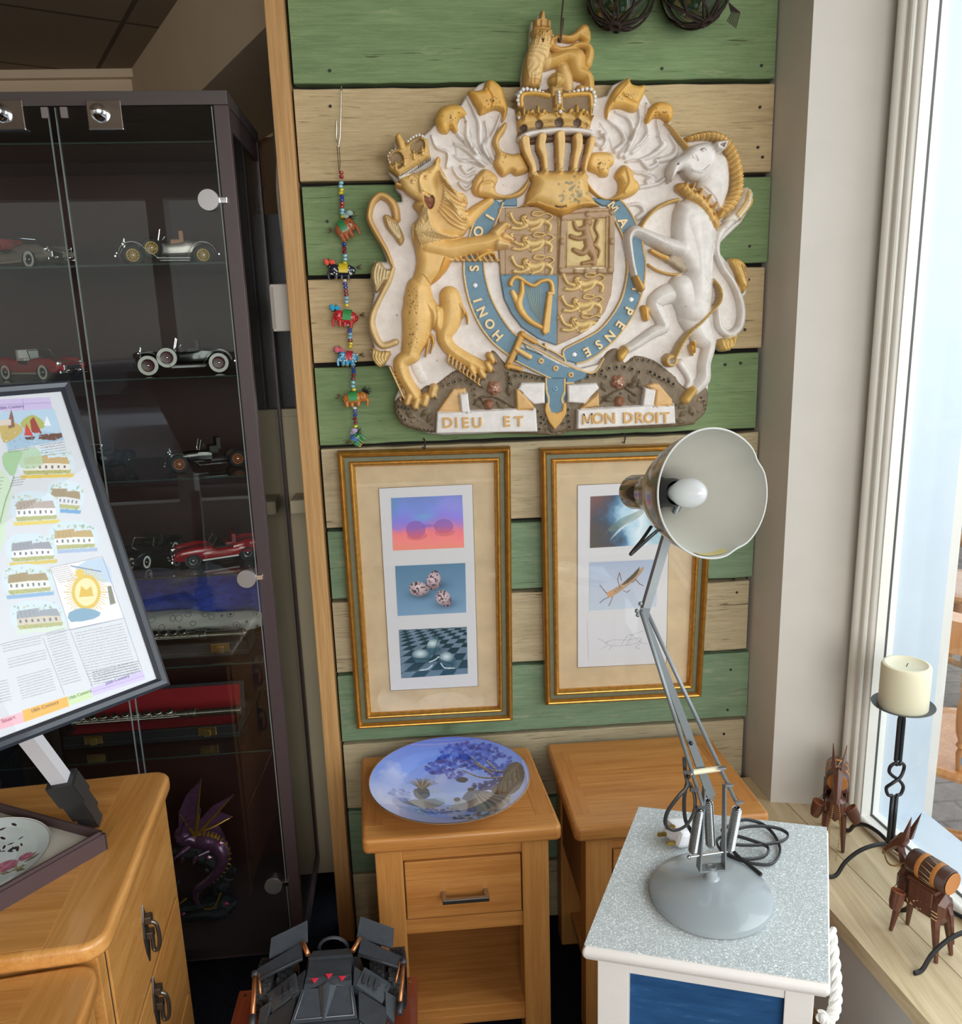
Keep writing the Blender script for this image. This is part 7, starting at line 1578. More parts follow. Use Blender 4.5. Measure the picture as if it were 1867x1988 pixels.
f.build('frame',m_bf,pm); f=MB(); strip(f,.001,PWd-.001,.001,PH-.001,-.018,-.012); f.build('backing_board',M('brown board','#7a6248',.8),pm)
# poster painted in photo pixels on its plane
px0,px1,py0,py1=-150,330,735,1470
s=Sheet(-30,738,322,1452,1.0); s.c[:]=srgb('#d9dce2')
def tmap(X,Y): 
    dx=(X-IW/2)/FPX; dy=(Y-IH/2)/FPX; dd=_f+_r*dx[...,None]-_u*dy[...,None]; P=CAM+(((BRp-CAM)@en)/(dd@en))[...,None]*dd; return P
def q4(x,y): return (x,y)
pr_=np.random.RandomState(4)
F1=lambda *p:[(x/3.011,720+y/3.011) for x,y in p]   # crop of the poster
F2=lambda *p:[(x/2.7606,740+y/2.7606) for x,y in p]
F3=lambda *p:[(x/3.011,1330+y/3.011) for x,y in p]
bd='#8f93a3'
s.poly(F2((-60,100),(265,85),(283,150),(-60,165)),0,2,'#cdbfe4','paint'); s.stroke(F2((-60,130),(275,115)),.5,0,None,'#a594c9','paint',smooth=0); s.stroke(F2((120,92),(128,158)),.5,0,None,'#a594c9','paint',smooth=0)
# harbour picture
s.poly(F2((-20,165),(290,148),(345,318),(40,372)),0,2,'#b9d3e6','paint'); s.poly(F2((20,250),(120,235),(180,262),(330,280),(342,316),(45,368)),0,2,'#a9c4da','paint'); s.poly(F2((0,230),(60,215),(120,250),(100,290),(20,330)),0,2,'#c9b370','paint',smooth=3)
s.poly(F2((110,225),(170,180),(230,215),(235,250),(150,262)),0,2,'#b4b76a','paint',smooth=3); s.poly(F2((45,255),(50,190),(60,150),(72,190),(80,245)),0,2,'#8f6a5e','paint'); s.poly(F2((-20,210),(60,205),(60,235),(-20,240)),0,2,'#ddd0c4','paint')
s.poly(F2((130,290),(140,225),(180,295)),0,2,'#d04a44','paint'); s.poly(F2((160,210),(180,190),(225,280),(170,275)),0,2,'#a04a40','paint'); s.poly(F2((205,310),(215,285),(330,278),(335,300),(290,318)),0,2,'#6f4f40','paint'); s.poly(F2((235,240),(250,185),(275,240)),0,2,'#eef2f4','paint'); s.poly(F2((130,300),(190,296),(180,312),(140,312)),0,2,'#5d4a48','paint')
for k in range(70):
    x=pr_.uniform(30,330); y=pr_.uniform(270,360); s.dot(*F2((x,y))[0],.8,0,['#e8eef2','#7f9fc0','#6d7f95'][k%3],'paint')
def vign(cx,cy,w,h,ang,roof,wall,tree,banner,sky='#d5e4ee'):
    c,sn=math.cos(ang),math.sin(ang)
    def T(x,y): return (cx+(x*c-y*sn)*w,cy+(x*sn+y*c)*h)
    s.poly([T(-.5,-.30),T(-.25,-.52),(T(.2,-.5)),T(.48,-.25),T(.5,.25),T(.2,.42),T(-.3,.45),T(-.52,.2)],0,2,sky,'paint',smooth=3)
    for k in range(40): 
        x=pr_.uniform(-.48,.48); y=pr_.uniform(-.42,-.05); s.dot(*T(x,y),pr_.uniform(1,2.6),0,tree[pr_.randint(len(tree))],'paint',alpha=.7)
    s.poly([T(-.42,.05),T(-.38,-.22),T(.02,-.28),T(.05,.0)],0,2,roof,'paint'); s.poly([T(.0,.0),T(.05,-.2),T(.38,-.22),T(.43,.04)],0,2,roof,'paint'); s.poly([T(-.42,.04),T(.06,.0),T(.43,.03),T(.43,.24),T(-.42,.27)],0,2,wall,'paint')
    for k in range(7): s.poly([T(-.38+k*.115,.08),T(-.34+k*.115,.08),T(-.34+k*.115,.18),T(-.38+k*.115,.18)],0,1,'#6d7080','paint')
    for k in range(5): s.stroke([T(-.40+k*.08,-.2),T(-.40+k*.085,0)],.4,0,None,'#6b5a4c','paint',smooth=0,alpha=.6)
    s.poly([T(-.45,.26),T(.45,.24),T(.42,.36),T(-.4,.40)],0,2,'#b6b878','paint')
    for k in range(26): s.dot(*T(pr_.uniform(-.45,.45),pr_.uniform(.25,.42)),1.1,0,['#7d8f5a','#d8c06a','#9a8a60'][k%3],'paint',alpha=.8)
    s.poly([T(-.5,.42),T(.5,.38),T(.48,.50),T(-.48,.54)],0,2,banner,'paint')
gt=['#93b38a','#b9cf9a','#7fa27c','#c9c98a']
vv=[(250,440,290,150,-.02,'#c9ae7c','#ece6da','#e4c65c'),(350,620,190,165,.12,'#a08a62','#dfe0e2','#6fa6d6'),(190,680,250,170,-.05,'#b8a9a0','#f4f4f2','#e6cf5e'),(395,835,250,160,-.05,'#c3a66a','#eeeeea','#a8bcdc'),(170,900,260,160,-.08,'#9b9ca6','#f2f2f2','#dcc458'),(150,1070,260,170,-.10,'#a89468','#ecebe4','#8fb4d8'),(205,1260,280,160,-.12,'#9fa5ae','#d6cbb8','#d8e4d2')]
for cx,cy,w,h,a,rf,wl,bn in vv:
    x,y=F2((cx,cy))[0]; vign(x,y,w/2.76,h/2.76,a,rf,wl,gt,bn)
s.poly(F2((100,400),(130,365),(200,360),(230,440),(170,470),(110,460)),0,2,'#b7d3b0','paint',smooth=3,alpha=.8)
s.poly(F2((10,480),(60,560),(40,700),(10,900),(-40,900),(-60,480)),0,2,'#cfe3c8','paint',smooth=3); s.poly(F2((20,385),(120,375),(100,440),(70,510),(20,460)),0,2,'#a9cba0','paint',smooth=3); s.stroke(F2((75,510),(60,560),(30,640),(0,760)),1.2,0,None,'#8fae8a','paint')
# badge panel
s.poly(F2((270,1000),(548,940),(665,1270),(375,1335)),0,2,'#f0eef0','paint'); s.poly(F2((400,1000),(550,945),(600,1080),(480,1050)),0,2,'#bfd2e6','paint',smooth=2)
cx,cy=F2((462,1130))[0]
for k in range(48):
    a=k*math.pi/24; r_=(42 if k%2 else 48); s.stroke([(cx,cy),(cx+r_*math.cos(a)*.9,cy+r_*math.sin(a))],.7,0,None,'#e0c45c','paint',smooth=0)
s.poly([(cx+32*math.cos(a)*.88,cy+34*math.sin(a)) for a in np.linspace(0,6.28,24)],0,2,'#e3c044','paint'); s.poly([(cx+25*math.cos(a)*.88,cy+27*math.sin(a)) for a in np.linspace(0,6.28,24)],0,2,'#f2e7b0','paint'); s.poly([(cx-14,cy+10),(cx-10,cy-12),(cx,cy-4),(cx+10,cy-12),(cx+14,cy+8)],0,2,'#e0b93a','paint')
s.dot(*F2((428,1030))[0],9,0,'#e6c650','paint'); s.poly(F2((370,1240),(450,1215),(540,1240),(500,1275),(380,1290)),0,2,'#7fa6bf','paint',smooth=2); s.poly(F2((575,1100),(595,1095),(620,1190),(590,1200)),0,2,'#7d7f6a','paint'); s.stroke(F2((380,990),(540,1020)),1.0,0,None,'#6d7f95','paint',smooth=0)
for a,b in (((270,1000),(548,940)),((548,940),(665,1270)),((665,1270),(375,1335)),((375,1335),(270,1000)),((40,1400),(665,1270)),((665,1270),(775,1590)),((230,1375),(345,1680)),((380,1345),(495,1640)),((-60,1430),(40,1400))): s.stroke(F2(a,b),.5,0,None,bd,'paint',smooth=0)
def lines(x0,y0,x1,y1,dx,dy,n,c='#6c6f7a',w=.55):
    for k in range(n):
        a=(x0+dx*k,y0+dy*k); b=(x1+dx*k,y1+dy*k); t0=0
        while t0<1:
            t1=min(1,t0+pr_.uniform(.03,.10)); s.stroke(F2((a[0]+(b[0]-a[0])*t0,a[1]+(b[1]-a[1])*t0),(a[0]+(b[0]-a[0])*t1,a[1]+(b[1]-a[1])*t1)),w,0,None,c,'paint',smooth=0,alpha=.75); t0=t1+.022
lines(400,1352,655,1300,4.6,14.5,20); lines(245,1352,345,1325,4.6,14.5,20); lines(10,1420,215,1375,3.5,14.5,3); lines(40,1490,240,1440,3,15,4); lines(90,1590,270,1540,3.5,14,9); lines(-40,1620,40,1600,3,15,8); lines(215,345,345,325,3,14,5); lines(45,372,150,355,2,10,2); lines(70,520,140,510,-6,14,4); lines(-30,520,20,515,-4,20,14)
lines(275,1010,370,990,6,10,8,'#a08a8a'); lines(495,1560,740,1500,3,13,5,'#55565f',.8)
# century bands
s.poly(F2((490,1655),(770,1570),(778,1598),(500,1688)),0,2,'#d3c6ea','paint'); s.poly(F2((482,1648),(765,1550),(772,1575),(490,1668)),0,2,'#cfc0e6','paint'); s.poly(F2((360,1690),(482,1650),(495,1695),(370,1740)),0,2,'#cfe3b0','paint'); s.poly(F2((118,1765),(360,1690),(370,1742),(130,1828)),0,2,'#f0b23c','paint'); s.poly(F2((-60,1830),(118,1772),(130,1828),(-60,1885)),0,2,'#f0b8c4','paint')
s.stroke(F2((490,1668),(775,1578)),.5,0,None,'#a594c9','paint',smooth=0)
ox=np.array(pm.location)
def po3(px,py,h):
    dx=(px-IW/2)/FPX; dy=(py-IH/2)/FPX; dd=_f[None]+_r[None]*dx[:,None]-_u[None]*dy[:,None]; P=CAM[None]+(((BRp-CAM)@en)/(dd@en))[:,None]*dd-ox[None]
    lx=np.clip(P@e1,fw_*.6,PWd-fw_*.6); lz=np.clip(P@e2,fw_*.6,PH-fw_*.6); return lx[:,None]*e1+lz[:,None]*e2
s.build('poster_print',po3,vcol('poster paper',.5,.3,val=.80),pm,full=True,label='illustrated map poster with cottages, harbour and text')
m=MB(); strip(m,fw_*.6,PWd*.42,fw_*.6,PH-fw_*.6,-.002,-.0012); m.build('poster_left_part',M('poster plain','#dfe6df',.5),pm)
Bm=Matrix((( e1[0],e2[0],en[0],0),(e1[1],e2[1],en[1],0),(e1[2],e2[2],en[2],0),(0,0,0,1)))
def ptext(t_,px,py,size,col,ang=0.0):
    d=ray(px,py); P=CAM+(((BRp-CAM)@en)/(d@en))*d-ox+en*.0006
    Mx=Matrix.Translation(Vector([float(v) for v in P]))@Bm@Matrix.Rotation(ang,4,'Z'); text_mesh('printed_words',t_,size,M('ink '+col,col,.6),Mx,.0001,pm)
for t_,x,y,sz,c in (('20th Century',628,1600,.0062,'#6a5a9a'),('18th Century',240,1745,.0062,'#7a5a20'),('19th Century',428,1680,.0055,'#5d7a4a'),('20th Century',60,140,.0060,'#7a6aa0'),('Norman 1066',200,138,.0095,'#7a6aa0') if False else ('Stuart',45,1812,.0065,'#a05068')):
    X,Y=F2((x,y))[0]; ptext(t_,X,Y,sz,c)
g=MB(); g._add([PP(fw_,fw_,.0012),PP(PWd-fw_,fw_,.0012),PP(PWd-fw_,PH-fw_,.0012),PP(fw_,PH-fw_,.0012)],[(0,1,2,3)]); g.build('glass',glass('poster glass',(1,1,1),1.42),pm)
m=MB(); p=PP(PWd,PH*.93,-.006); m.ball(p,.003,8); m.build('hanging_ring',m_gold2,pm)
# easel
foot=atZ(183,1598,.757); es=empty('table_easel',tuple(float(v) for v in foot),0,'folding easel with white tube leg and black plastic joints, holding the framed map','easel')
eo=np.array(foot)
def EV(x,y,Y): return Vector([float(v) for v in (atY(x,y,Y)-eo)])
pA=EV(178,1592,foot[1]); pB=EV(118,1512,foot[1]-.05); pC=EV(52,1425,foot[1]-.11); 
dirv=(pC-pB).normalized(); pTop=pC+dirv*.16
def sq(mb,a,b,w,t): 
    d=(b-a).normalized(); s1=d.cross(Vector((0,1,0))).normalized(); s2=d.cross(s1); mb.hull([a+s1*w+s2*t,a-s1*w+s2*t,a-s1*w-s2*t,a+s1*w-s2*t],[b+s1*w+s2*t,b-s1*w+s2*t,b-s1*w-s2*t,b+s1*w-s2*t])
m=MB(); sq(m,pB-dirv*.02,pTop,.0135,.010); m.build('tube_leg',M('white enamel tube','#d2d2d8',.3,coat=.4),es,label='white square tube leg')
m=MB(); mid=pB+(pA-pB)*.45; sq(m,pB,mid,.0215,.017); sq(m,pB+(pA-pB)*.03,pB+(pA-pB)*.40,.0235,.015); m.build('clamp_joint',m_blk2,es,label='black plastic clamp'); m=MB(); sq(m,mid,pB+(pA-pB)*.80,.0185,.015); m.build('lower_joint',m_blk2,es)
m=MB(); m.cyl(pB+(pA-pB)*.86+Vector((0,-.014,0)),pB+(pA-pB)*.86+Vector((0,.014,0)),.014,18); sq(m,pB+(pA-pB)*.80,pA+Vector((.002,0,-.006)),.014,.012); m.build('hinged_foot',m_blk2,es)
# ================================================================== boxed plate
th=math.atan2(1.386-1.276,-.789+.57); u1=np.array((math.cos(th),math.sin(th),0)); u2=np.array((-u1[1],u1[0],0)); u2=-u2 if u2[1]>0 else u2
d2=np.array((-.673+.57,1.143-1.276,0)); d2/=np.linalg.norm(d2)
c0=np.array((-.569,1.272,.7503)); bxp=empty('gift_box',tuple(c0),0,'open dark brown gift box holding a rose-patterned china dish on the chest of drawers','box')
S1,S2=.26,.30; hB=.036
def GB(a,b,z): q=u1*a+d2*b; return Vector((q[0],q[1],z))
def gbox(mb,a0,a1,b0,b1,z0,z1): mb.hull([GB(a0,b0,z0),GB(a1,b0,z0),GB(a1,b1,z0),GB(a0,b1,z0)],[GB(a0,b0,z1),GB(a1,b0,z1),GB(a1,b1,z1),GB(a0,b1,z1)])
m_bx=M('dark plum card box','#4a3839',.5); m=MB(); gbox(m,0,S1,0,S2,0,.003); gbox(m,0,.0035,0,S2,0,hB); gbox(m,S1-.0035,S1,0,S2,0,hB); gbox(m,0,S1,0,.0035,0,hB); gbox(m,0,S1,S2-.0035,S2,0,hB); m.build('box_tray',m_bx,bxp)
m=MB(); gbox(m,-.003,.0,-.003,S2+.003,0,hB-.006); gbox(m,-.003,S1+.003,-.003,0,0,hB-.006); m.build('box_lid_rim',m_bx,bxp)
m=MB(); gbox(m,.0035,S1-.0035,.0035,S2-.0035,.016,.018); m.build('satin_lining',M('cream satin','#cfc8ba',.35),bxp)
s=Sheet(0,0,200,200,.7); N_=noise2(s.X,s.Y,50,9,4); grad(s,[(0,'#cdd9d4'),(.5,'#dde5e4'),(1,'#c9d6d8')],N_)
def rose(x,y,r,c1,c2):
    for k in range(9): a=k*.7; s.dot(x+r*.5*math.cos(a),y+r*.45*math.sin(a),r*.55,0,[c1,c2][k%2],'paint',alpha=.8)
    s.dot(x,y,r*.35,0,c1,'paint')
def leafp(x,y,a,l,c): s.poly([(x-l*math.cos(a),y-l*math.sin(a)),(x+l*.35*math.sin(a),y-l*.35*math.cos(a)),(x+l*math.cos(a),y+l*math.sin(a)),(x-l*.35*math.sin(a),y+l*.35*math.cos(a))],0,2,c,'paint',smooth=3)
rz_=np.random.RandomState(2)
for k in range(46): leafp(rz_.uniform(70,150),rz_.normal(60,13),rz_.uniform(0,3.1),rz_.uniform(4,7),'#33262c')
for k in range(16): leafp(rz_.uniform(80,185),rz_.uniform(92,140),rz_.uniform(0,3.1),rz_.uniform(8,12),['#8d8a66','#a79f7a','#7b7d5c'][k%3])
for x,y,r in ((112,102,14),(150,112,15),(135,126,13),(170,96,10),(92,118,9)): rose(x,y,r,'#c77f92','#a9566e')
for k in range(5): rose(rz_.uniform(60,150),rz_.uniform(160,178),8,'#e6dfc8','#cfc6a0')
s.S=np.hypot(s.X-100,s.Y-100)-98
DA,DB=.122,.125
def dish3(px,py,h):
    x=(px-100)/100*.110; y=(py-100)/100*.110; r=np.hypot(x,y); z=np.interp(r,[0,.06,.09,.11],[.020,.021,.026,.032])
    return np.stack([u1[0]*(DA)+d2[0]*(DB)+x,u1[1]*(DA)+d2[1]*(DB)+y*-1,z],-1)
dsh=empty('china_dish',tuple(c0+np.array((0,0,.0))),0,'pale blue china dish with pink roses and dark leaves, lying in the gift box','dish')
s.build('dish_face',dish3,vcol('dish glaze',.12,.5,.8),dsh,back=None)
m=MB(); cc=GB(DA,DB,0); m.lathe([(0,.0195),(.06,.0195),(.09,.0245),(.110,.0305),(.111,.032)],cc,(0,0,1),48); m.build('dish_body',china,dsh)
# ================================================================== toy armoured car on a red-brown box
tb=empty('wooden_box',(-.235,1.27,0),0,'worn red-brown wooden box standing in front of the nightstand','box'); redw=wood('red brown lacquer','#6e3220','#93482c',1,1.2,.35,coat=.3)
BZ=.365
pb=[atZ(x,y,BZ) for x,y in((465,1921),(810,1897))]; yb_=(pb[0][1]+pb[1][1])/2
m=MB(); m.b2((pb[0][0]+.235,1.0-1.27,BZ-.016),(pb[1][0]+.235,yb_-1.27,BZ),.002); m.build('top_board',redw,tb)
m=MB(); m.b2((pb[0][0]+.235+.004,1.003-1.27,0),(pb[1][0]+.235-.004,yb_-1.27-.004,BZ-.016),.001); m.build('box_body',redw,tb)
m=MB()
for sx in (.012,-.012): 
    x=(pb[0][0]+.235+.014) if sx>0 else (pb[1][0]+.235-.014); m.lathe([(0,.001),(.0035,.001),(.0035,0)],(x,yb_-1.27-.014,BZ),(0,0,1),12)
m.build('screw_heads',m_gold2,tb)
tc=empty('toy_car',(-.213,1.245,BZ+.0045),0,'black armoured toy car with fat rear tyres and three red triangles on its roof','toy car')
m_t1=M('matt black plastic','#33373d',.45,var=.15,vscale=60); m_t2=M('dark grey plastic','#454b52',.42,var=.12,vscale=60); m_cop=M('copper struts','#b57a50',.35,.8); m_rt=M('red transparent plastic','#e0304a',.3)
def TQ(name,polys,mat,**k):
    m=MB()
    for a in polys: m.hull(*a) if len(a)==2 else None
    return m.build(name,mat,tc,**k)
# local axes: +y away from viewer (rear of the toy), z up. rear wheels high, far side
def ty(x,y,r,w,nm='rear_wheel'):
    e=empty(nm,(x,y,r)); e.parent=tc; m=MB(); m.lathe([(r*.5,-w/2),(r*.86,-w/2),(r*.96,-w*.42),(r*.96,w*.42),(r*.86,w/2),(r*.5,w/2)],(0,0,0),(1,0,0),32); 
    for k in range(22):
        a=2*math.pi*k/22
        for j in range(4):
            aa=a+(.14 if j%2 else 0); m.box((-w*.36+j*w*.24,r*.975*math.sin(aa),r*.975*math.cos(aa)),(w*.19,.0075,.004),rotm(-aa,0,0))
    m.build('tyre',M('toy tyre','#1c1d1f',.6),e); m=MB(); m.lathe([(0,-w*.35),(r*.5,-w*.35),(r*.55,-w*.2),(r*.55,w*.2),(r*.5,w*.35),(0,w*.35)],(0,0,0),(1,0,0),20); m.build('hub',m_t2,e)
for sx in (-1,1):
    ty(sx*.083,.060,.048,.030); ty(sx*.118,.058,.050,.030)
    ty(sx*.075,-.16,.034,.030,'front_wheel')
def slabm(name,pts_top,t,mat,**k):
    T_=[Vector(p) for p in pts_top]; n=(T_[1]-T_[0]).cross(T_[2]-T_[0]).normalized(); n=-n if n.z<0 else n
    m=MB(); m.hull([p-n*t for p in T_],T_); return m.build(name,mat,tc,**k)
m=MB(); m.hull([(-.06,-.20,.015),(.06,-.20,.015),(.06,.09,.015),(-.06,.09,.015)],[(-.055,-.18,.055),(.055,-.18,.055),(.048,.085,.080),(-.048,.085,.080)]); m.build('hull',m_t1,tc)
slabm('roof_plate',[(-.040,.0,.106),(.040,.0,.106),(.038,.050,.110),(-.038,.050,.110)],.03,m_t1)
m=MB(); m.hull([(-.042,-.004,.085),(0,-.016,.088),(.042,-.004,.085),(.04,.012,.085),(-.04,.012,.085)],[(-.042,-.012,.103),(0,-.002,.107),(.042,-.012,.103),(.04,.012,.107),(-.04,.012,.107)]); m.build('roof_visor',m_t2,tc)
slabm('hood_plate',[(-.056,-.070,.094),(.056,-.070,.094),(.044,-.010,.104),(-.044,-.010,.104)],.02,m_t2)
slabm('nose_plate',[(-.072,-.19,.060),(.072,-.19,.060),(.058,-.072,.092),(-.058,-.072,.092)],.02,m_t1)
m=MB(); m.hull([(-.016,-.008,.105),(0,.004,.106),(.016,-.008,.105),(.002,-.072,.0955),(-.002,-.072,.0955)],[(-.006,-.012,.111),(0,-.006,.113),(.006,-.012,.111),(.001,-.066,.098),(-.001,-.066,.098)]); m.build('centre_spine',m_t2,tc)
m=MB()
for a,b in (((-.050,-.066,.0960),(-.040,-.014,.1045)),((.050,-.066,.0960),(.040,-.014,.1045)),((-.050,-.066,.0960),(.050,-.066,.0960))): m.cyl(a,b,.0008,5)
m.build('hood_highlight_lines',M('edge highlight grey','#8b9096',.5),tc)  # pale lines imitate light catching the hood plate edges
m=MB(); m.hull([(-.040,.050,.085),(.040,.050,.085),(.036,.075,.085),(-.036,.075,.085)],[(-.040,.050,.116),(.040,.050,.116),(.034,.070,.112),(-.034,.070,.112)]); m.build('rear_box',m_t1,tc)
m=MB(); m.torus((0,.088,.100),.026,.0032,(0,1,.15),28,6); m.build('jet_ring',m_t1,tc)
for sx in (-1,1):
    f=lambda *P:[(sx*p[0],p[1],p[2]) for p in P]
    slabm('rear_flap',f((.045,.085,.122),(.112,.060,.114),(.114,.098,.124),(.050,.125,.134)),.004,m_t2)
    slabm('wheel_cover',f((.050,.045,.120),(.125,.020,.106),(.130,.040,.110),(.055,.075,.128)),.006,m_t1)
    slabm('side_plate',f((.050,-.010,.104),(.095,-.030,.080),(.110,.010,.082),(.062,.030,.104)),.006,m_t2)
    slabm('side_plate',f((.058,-.070,.090),(.100,-.095,.070),(.104,-.040,.078),(.054,-.016,.098)),.006,m_t1)
    slabm('side_plate',f((.064,-.13,.078),(.108,-.16,.050),(.106,-.10,.066),(.060,-.075,.090)),.006,m_t2)
    for k in range(3): slabm('vent_slat',f((.060+k*.010,-.004-k*.004,.1055-k*.004),(.066+k*.010,-.007-k*.004,.103-k*.004),(.070+k*.010,.012-k*.003,.104-k*.004),(.064+k*.010,.016-k*.003,.1065-k*.004)),.002,m_t1)
    m=MB(); m.cyl((sx*.132,.030,.108),(sx*.126,-.035,.080),.0042,10); m.build('copper_strut',m_cop,tc,label='copper-coloured strut'); m=MB(); m.cyl((sx*.132,.034,.110),(sx*.132,.026,.106),.0062,10); m.build('strut_end',m_t1,tc); m=MB(); m.cyl((sx*.127,-.033,.081),(sx*.125,-.050,.073),.0055,10); m.build('strut_end',m_t1,tc)
    m=MB(); m.cyl((sx*.040,.052,.120),(sx*.052,.075,.128),.0045,10); m.build('copper_strut',m_cop,tc)
    m=MB(); m.cyl((sx*.126,.030,.110),(sx*.118,.0,.092),.0022,8); m.build('copper_strut',m_cop,tc)
for sx in (-1,1):
    f=lambda *P:[(sx*p[0],p[1],p[2]) for p in P]
    slabm('shoulder_plate',f((.044,.030,.108),(.062,.020,.100),(.060,-.020,.098),(.045,-.010,.104)),.012,m_t1)
    slabm('fender_plate',f((.100,-.010,.086),(.118,-.014,.076),(.116,-.060,.068),(.102,-.050,.078)),.008,m_t2)
    slabm('fender_plate',f((.104,-.064,.074),(.118,-.070,.062),(.116,-.130,.052),(.104,-.120,.064)),.010,m_t1)
    slabm('brow_plate',f((.060,-.112,.084),(.084,-.118,.076),(.078,-.090,.082),(.060,-.084,.090)),.004,m_t2)
    m=MB(); m.cyl((sx*.050,.044,.1205),(sx*.124,.020,.1065),.0016,6); m.build('cover_edge',m_t1,tc)
    m=MB(); m.b2((min(sx*.060,sx*.112),.010,.060),(max(sx*.060,sx*.112),.045,.078),.002); m.build('suspension_block',m_t1,tc)
    for k in range(4):
        m=MB(); m.b2((sx*(.064+k*.012)-.003,-.004,.094-k*.005),(sx*(.064+k*.012)+.003,.016,.100-k*.005),.001); m.build('rib',m_t2,tc)
m=MB(); 
for y in (-.100,-.088): m.lathe([(0,.0),(.0045,.0),(.0045,.003),(.002,.003)],(.090,y,.079),(.3,0,.95),14)
m.build('bolt_heads',M('pale gold bolts','#c9b27a',.35,.7),tc)
for k,(x,y) in enumerate(((-.024,.004),(0,.012),(.024,.004))):
    m=MB(); z=.1075; m.hull([(x-.0062,y+.004,z),(x,y-.0068,z),(x+.0062,y+.004,z)],[(x-.0055,y+.0035,z+.002),(x,y-.006,z+.002),(x+.0055,y+.0035,z+.002)]); m.build('red_triangle',m_rt,tc,label='bright red triangle')
# ================================================================== things on the window sill
m_iron=M('black wrought iron','#2b2c2e',.42,.35)
def holder(c,label,candle,legs,poleH=.385,dz=0):
    r=empty('candle_holder',c,0,label,'candle holder'); zj=.062; rr_=.0048
    for dx,dy in legs:
        m=MB(); pts=[(0,0,zj),(dx*.25,dy*.25,zj+.004),(dx*.55,dy*.55,zj-.004),(dx*.80,dy*.80,zj-.026),(dx*.93,dy*.93,.010),(dx,dy,.004),(dx*1.08,dy*1.08,.004)]; m.tube(spline(pts,6),rr_,10,flat=.8); m.build('leg',m_iron,r)
    tp=poleH
    k0,k1=.180,.262
    for s_ in (-1,1): 
        m=MB()
        m.tube([(s_*.0045,0,zj-.008),(s_*.0045,0,k0)],.0043,10)
        m.build('lower_pole',m_iron,r); m=MB()
        m.tube([(s_*.0045,0,k1),(s_*.0045,0,tp-.03),(s_*.001,0,tp-.008)],.0043,10); m.build('pole',m_iron,r)
    for s_ in (-1,1):
        m=MB(); lo_=[(s_*.0045,0,k0),(s_*.014,.001,k0+.002),(s_*.0185,.002,k0+.018),(s_*.010,.004*s_,k0+.032),(-s_*.0055,.004*s_,k0+.044),(-s_*.0155,.002,k0+.056),(-s_*.0145,0,k0+.070),(-s_*.0045,-.002,k0+.078),(-s_*.003,-.002,k1-.01)]
        m.tube(spline(lo_,8),.0036,10); m.build('knot_loop',m_iron,r,label='interlaced iron knot')
    m=MB(); m.lathe([(0,tp-.004),(.02,tp-.004),(.045,tp-.001),(.060,tp+.005),(.061,tp+.0065),(.045,tp+.0015),(.02,tp-.001),(0,tp-.001)],n=48); m.build('drip_dish',M('grey iron dish','#55565a',.45,.4),r)
    if candle:
        cn=empty('candle',(c[0],c[1],c[2]+tp-.0005),0,'cream pillar candle on the black wrought iron holder','candle'); t=NT('cream wax'); t.setp(.45,0,.4); t.b.inputs['Base Color'].default_value=(*srgb('#e2dcc0'),1); t.b.inputs['Subsurface Weight'].default_value=.35; t.b.inputs['Subsurface Radius'].default_value=(.012,.009,.005); t.b.inputs['Subsurface Scale'].default_value=1
        m=MB(); R_=.0475; m.lathe([(0,0),(R_-.001,0),(R_,.002),(R_,.090),(R_-.002,.0955),(R_-.007,.097),(R_-.012,.094),(R_*.5,.091),(.004,.090),(0,.090)],n=56); m.build('wax_body',t.m,cn); m=MB(); m.tube([(0,0,.089),(.001,0,.094),(.003,0,.097)],.0009,6); m.build('wick',m_blk,cn)
    return r
hc=atZ(1722,1672,SZ); 
cx_,cy_=.962,1.505
f1=atZ(1610,1706,SZ)
holder((cx_,cy_,SZ+.0003),'black wrought iron candle holder with a knotted stem on the sill, carrying the cream candle',True,[(float(f1[0]-cx_)*.93,float(f1[1]-cy_)*.93),(.012,-.16),(-.02,.14)])
f2=atZ(1775,1893,SZ); holder((.985,1.245,SZ+.0003),'second black wrought iron candle holder, only its curved foot showing at the right edge',False,[(float(f2[0]-.985)*.93,float(f2[1]-1.245)*.93),(.015,-.17),(-.07,.135)])
m_dk=wood('dark carved wood','#4a2c22','#6f4432',2,6,.38,coat=.3,stretch=5); m_lt=M('pale cut wood','#b88a5c',.5); m_ora=M('orange drum skin','#b8773a',.5); m_drum=M('dark drum wood','#4a3026',.4,coat=.3); m_ins=M('pale inlay','#c4a878',.5)
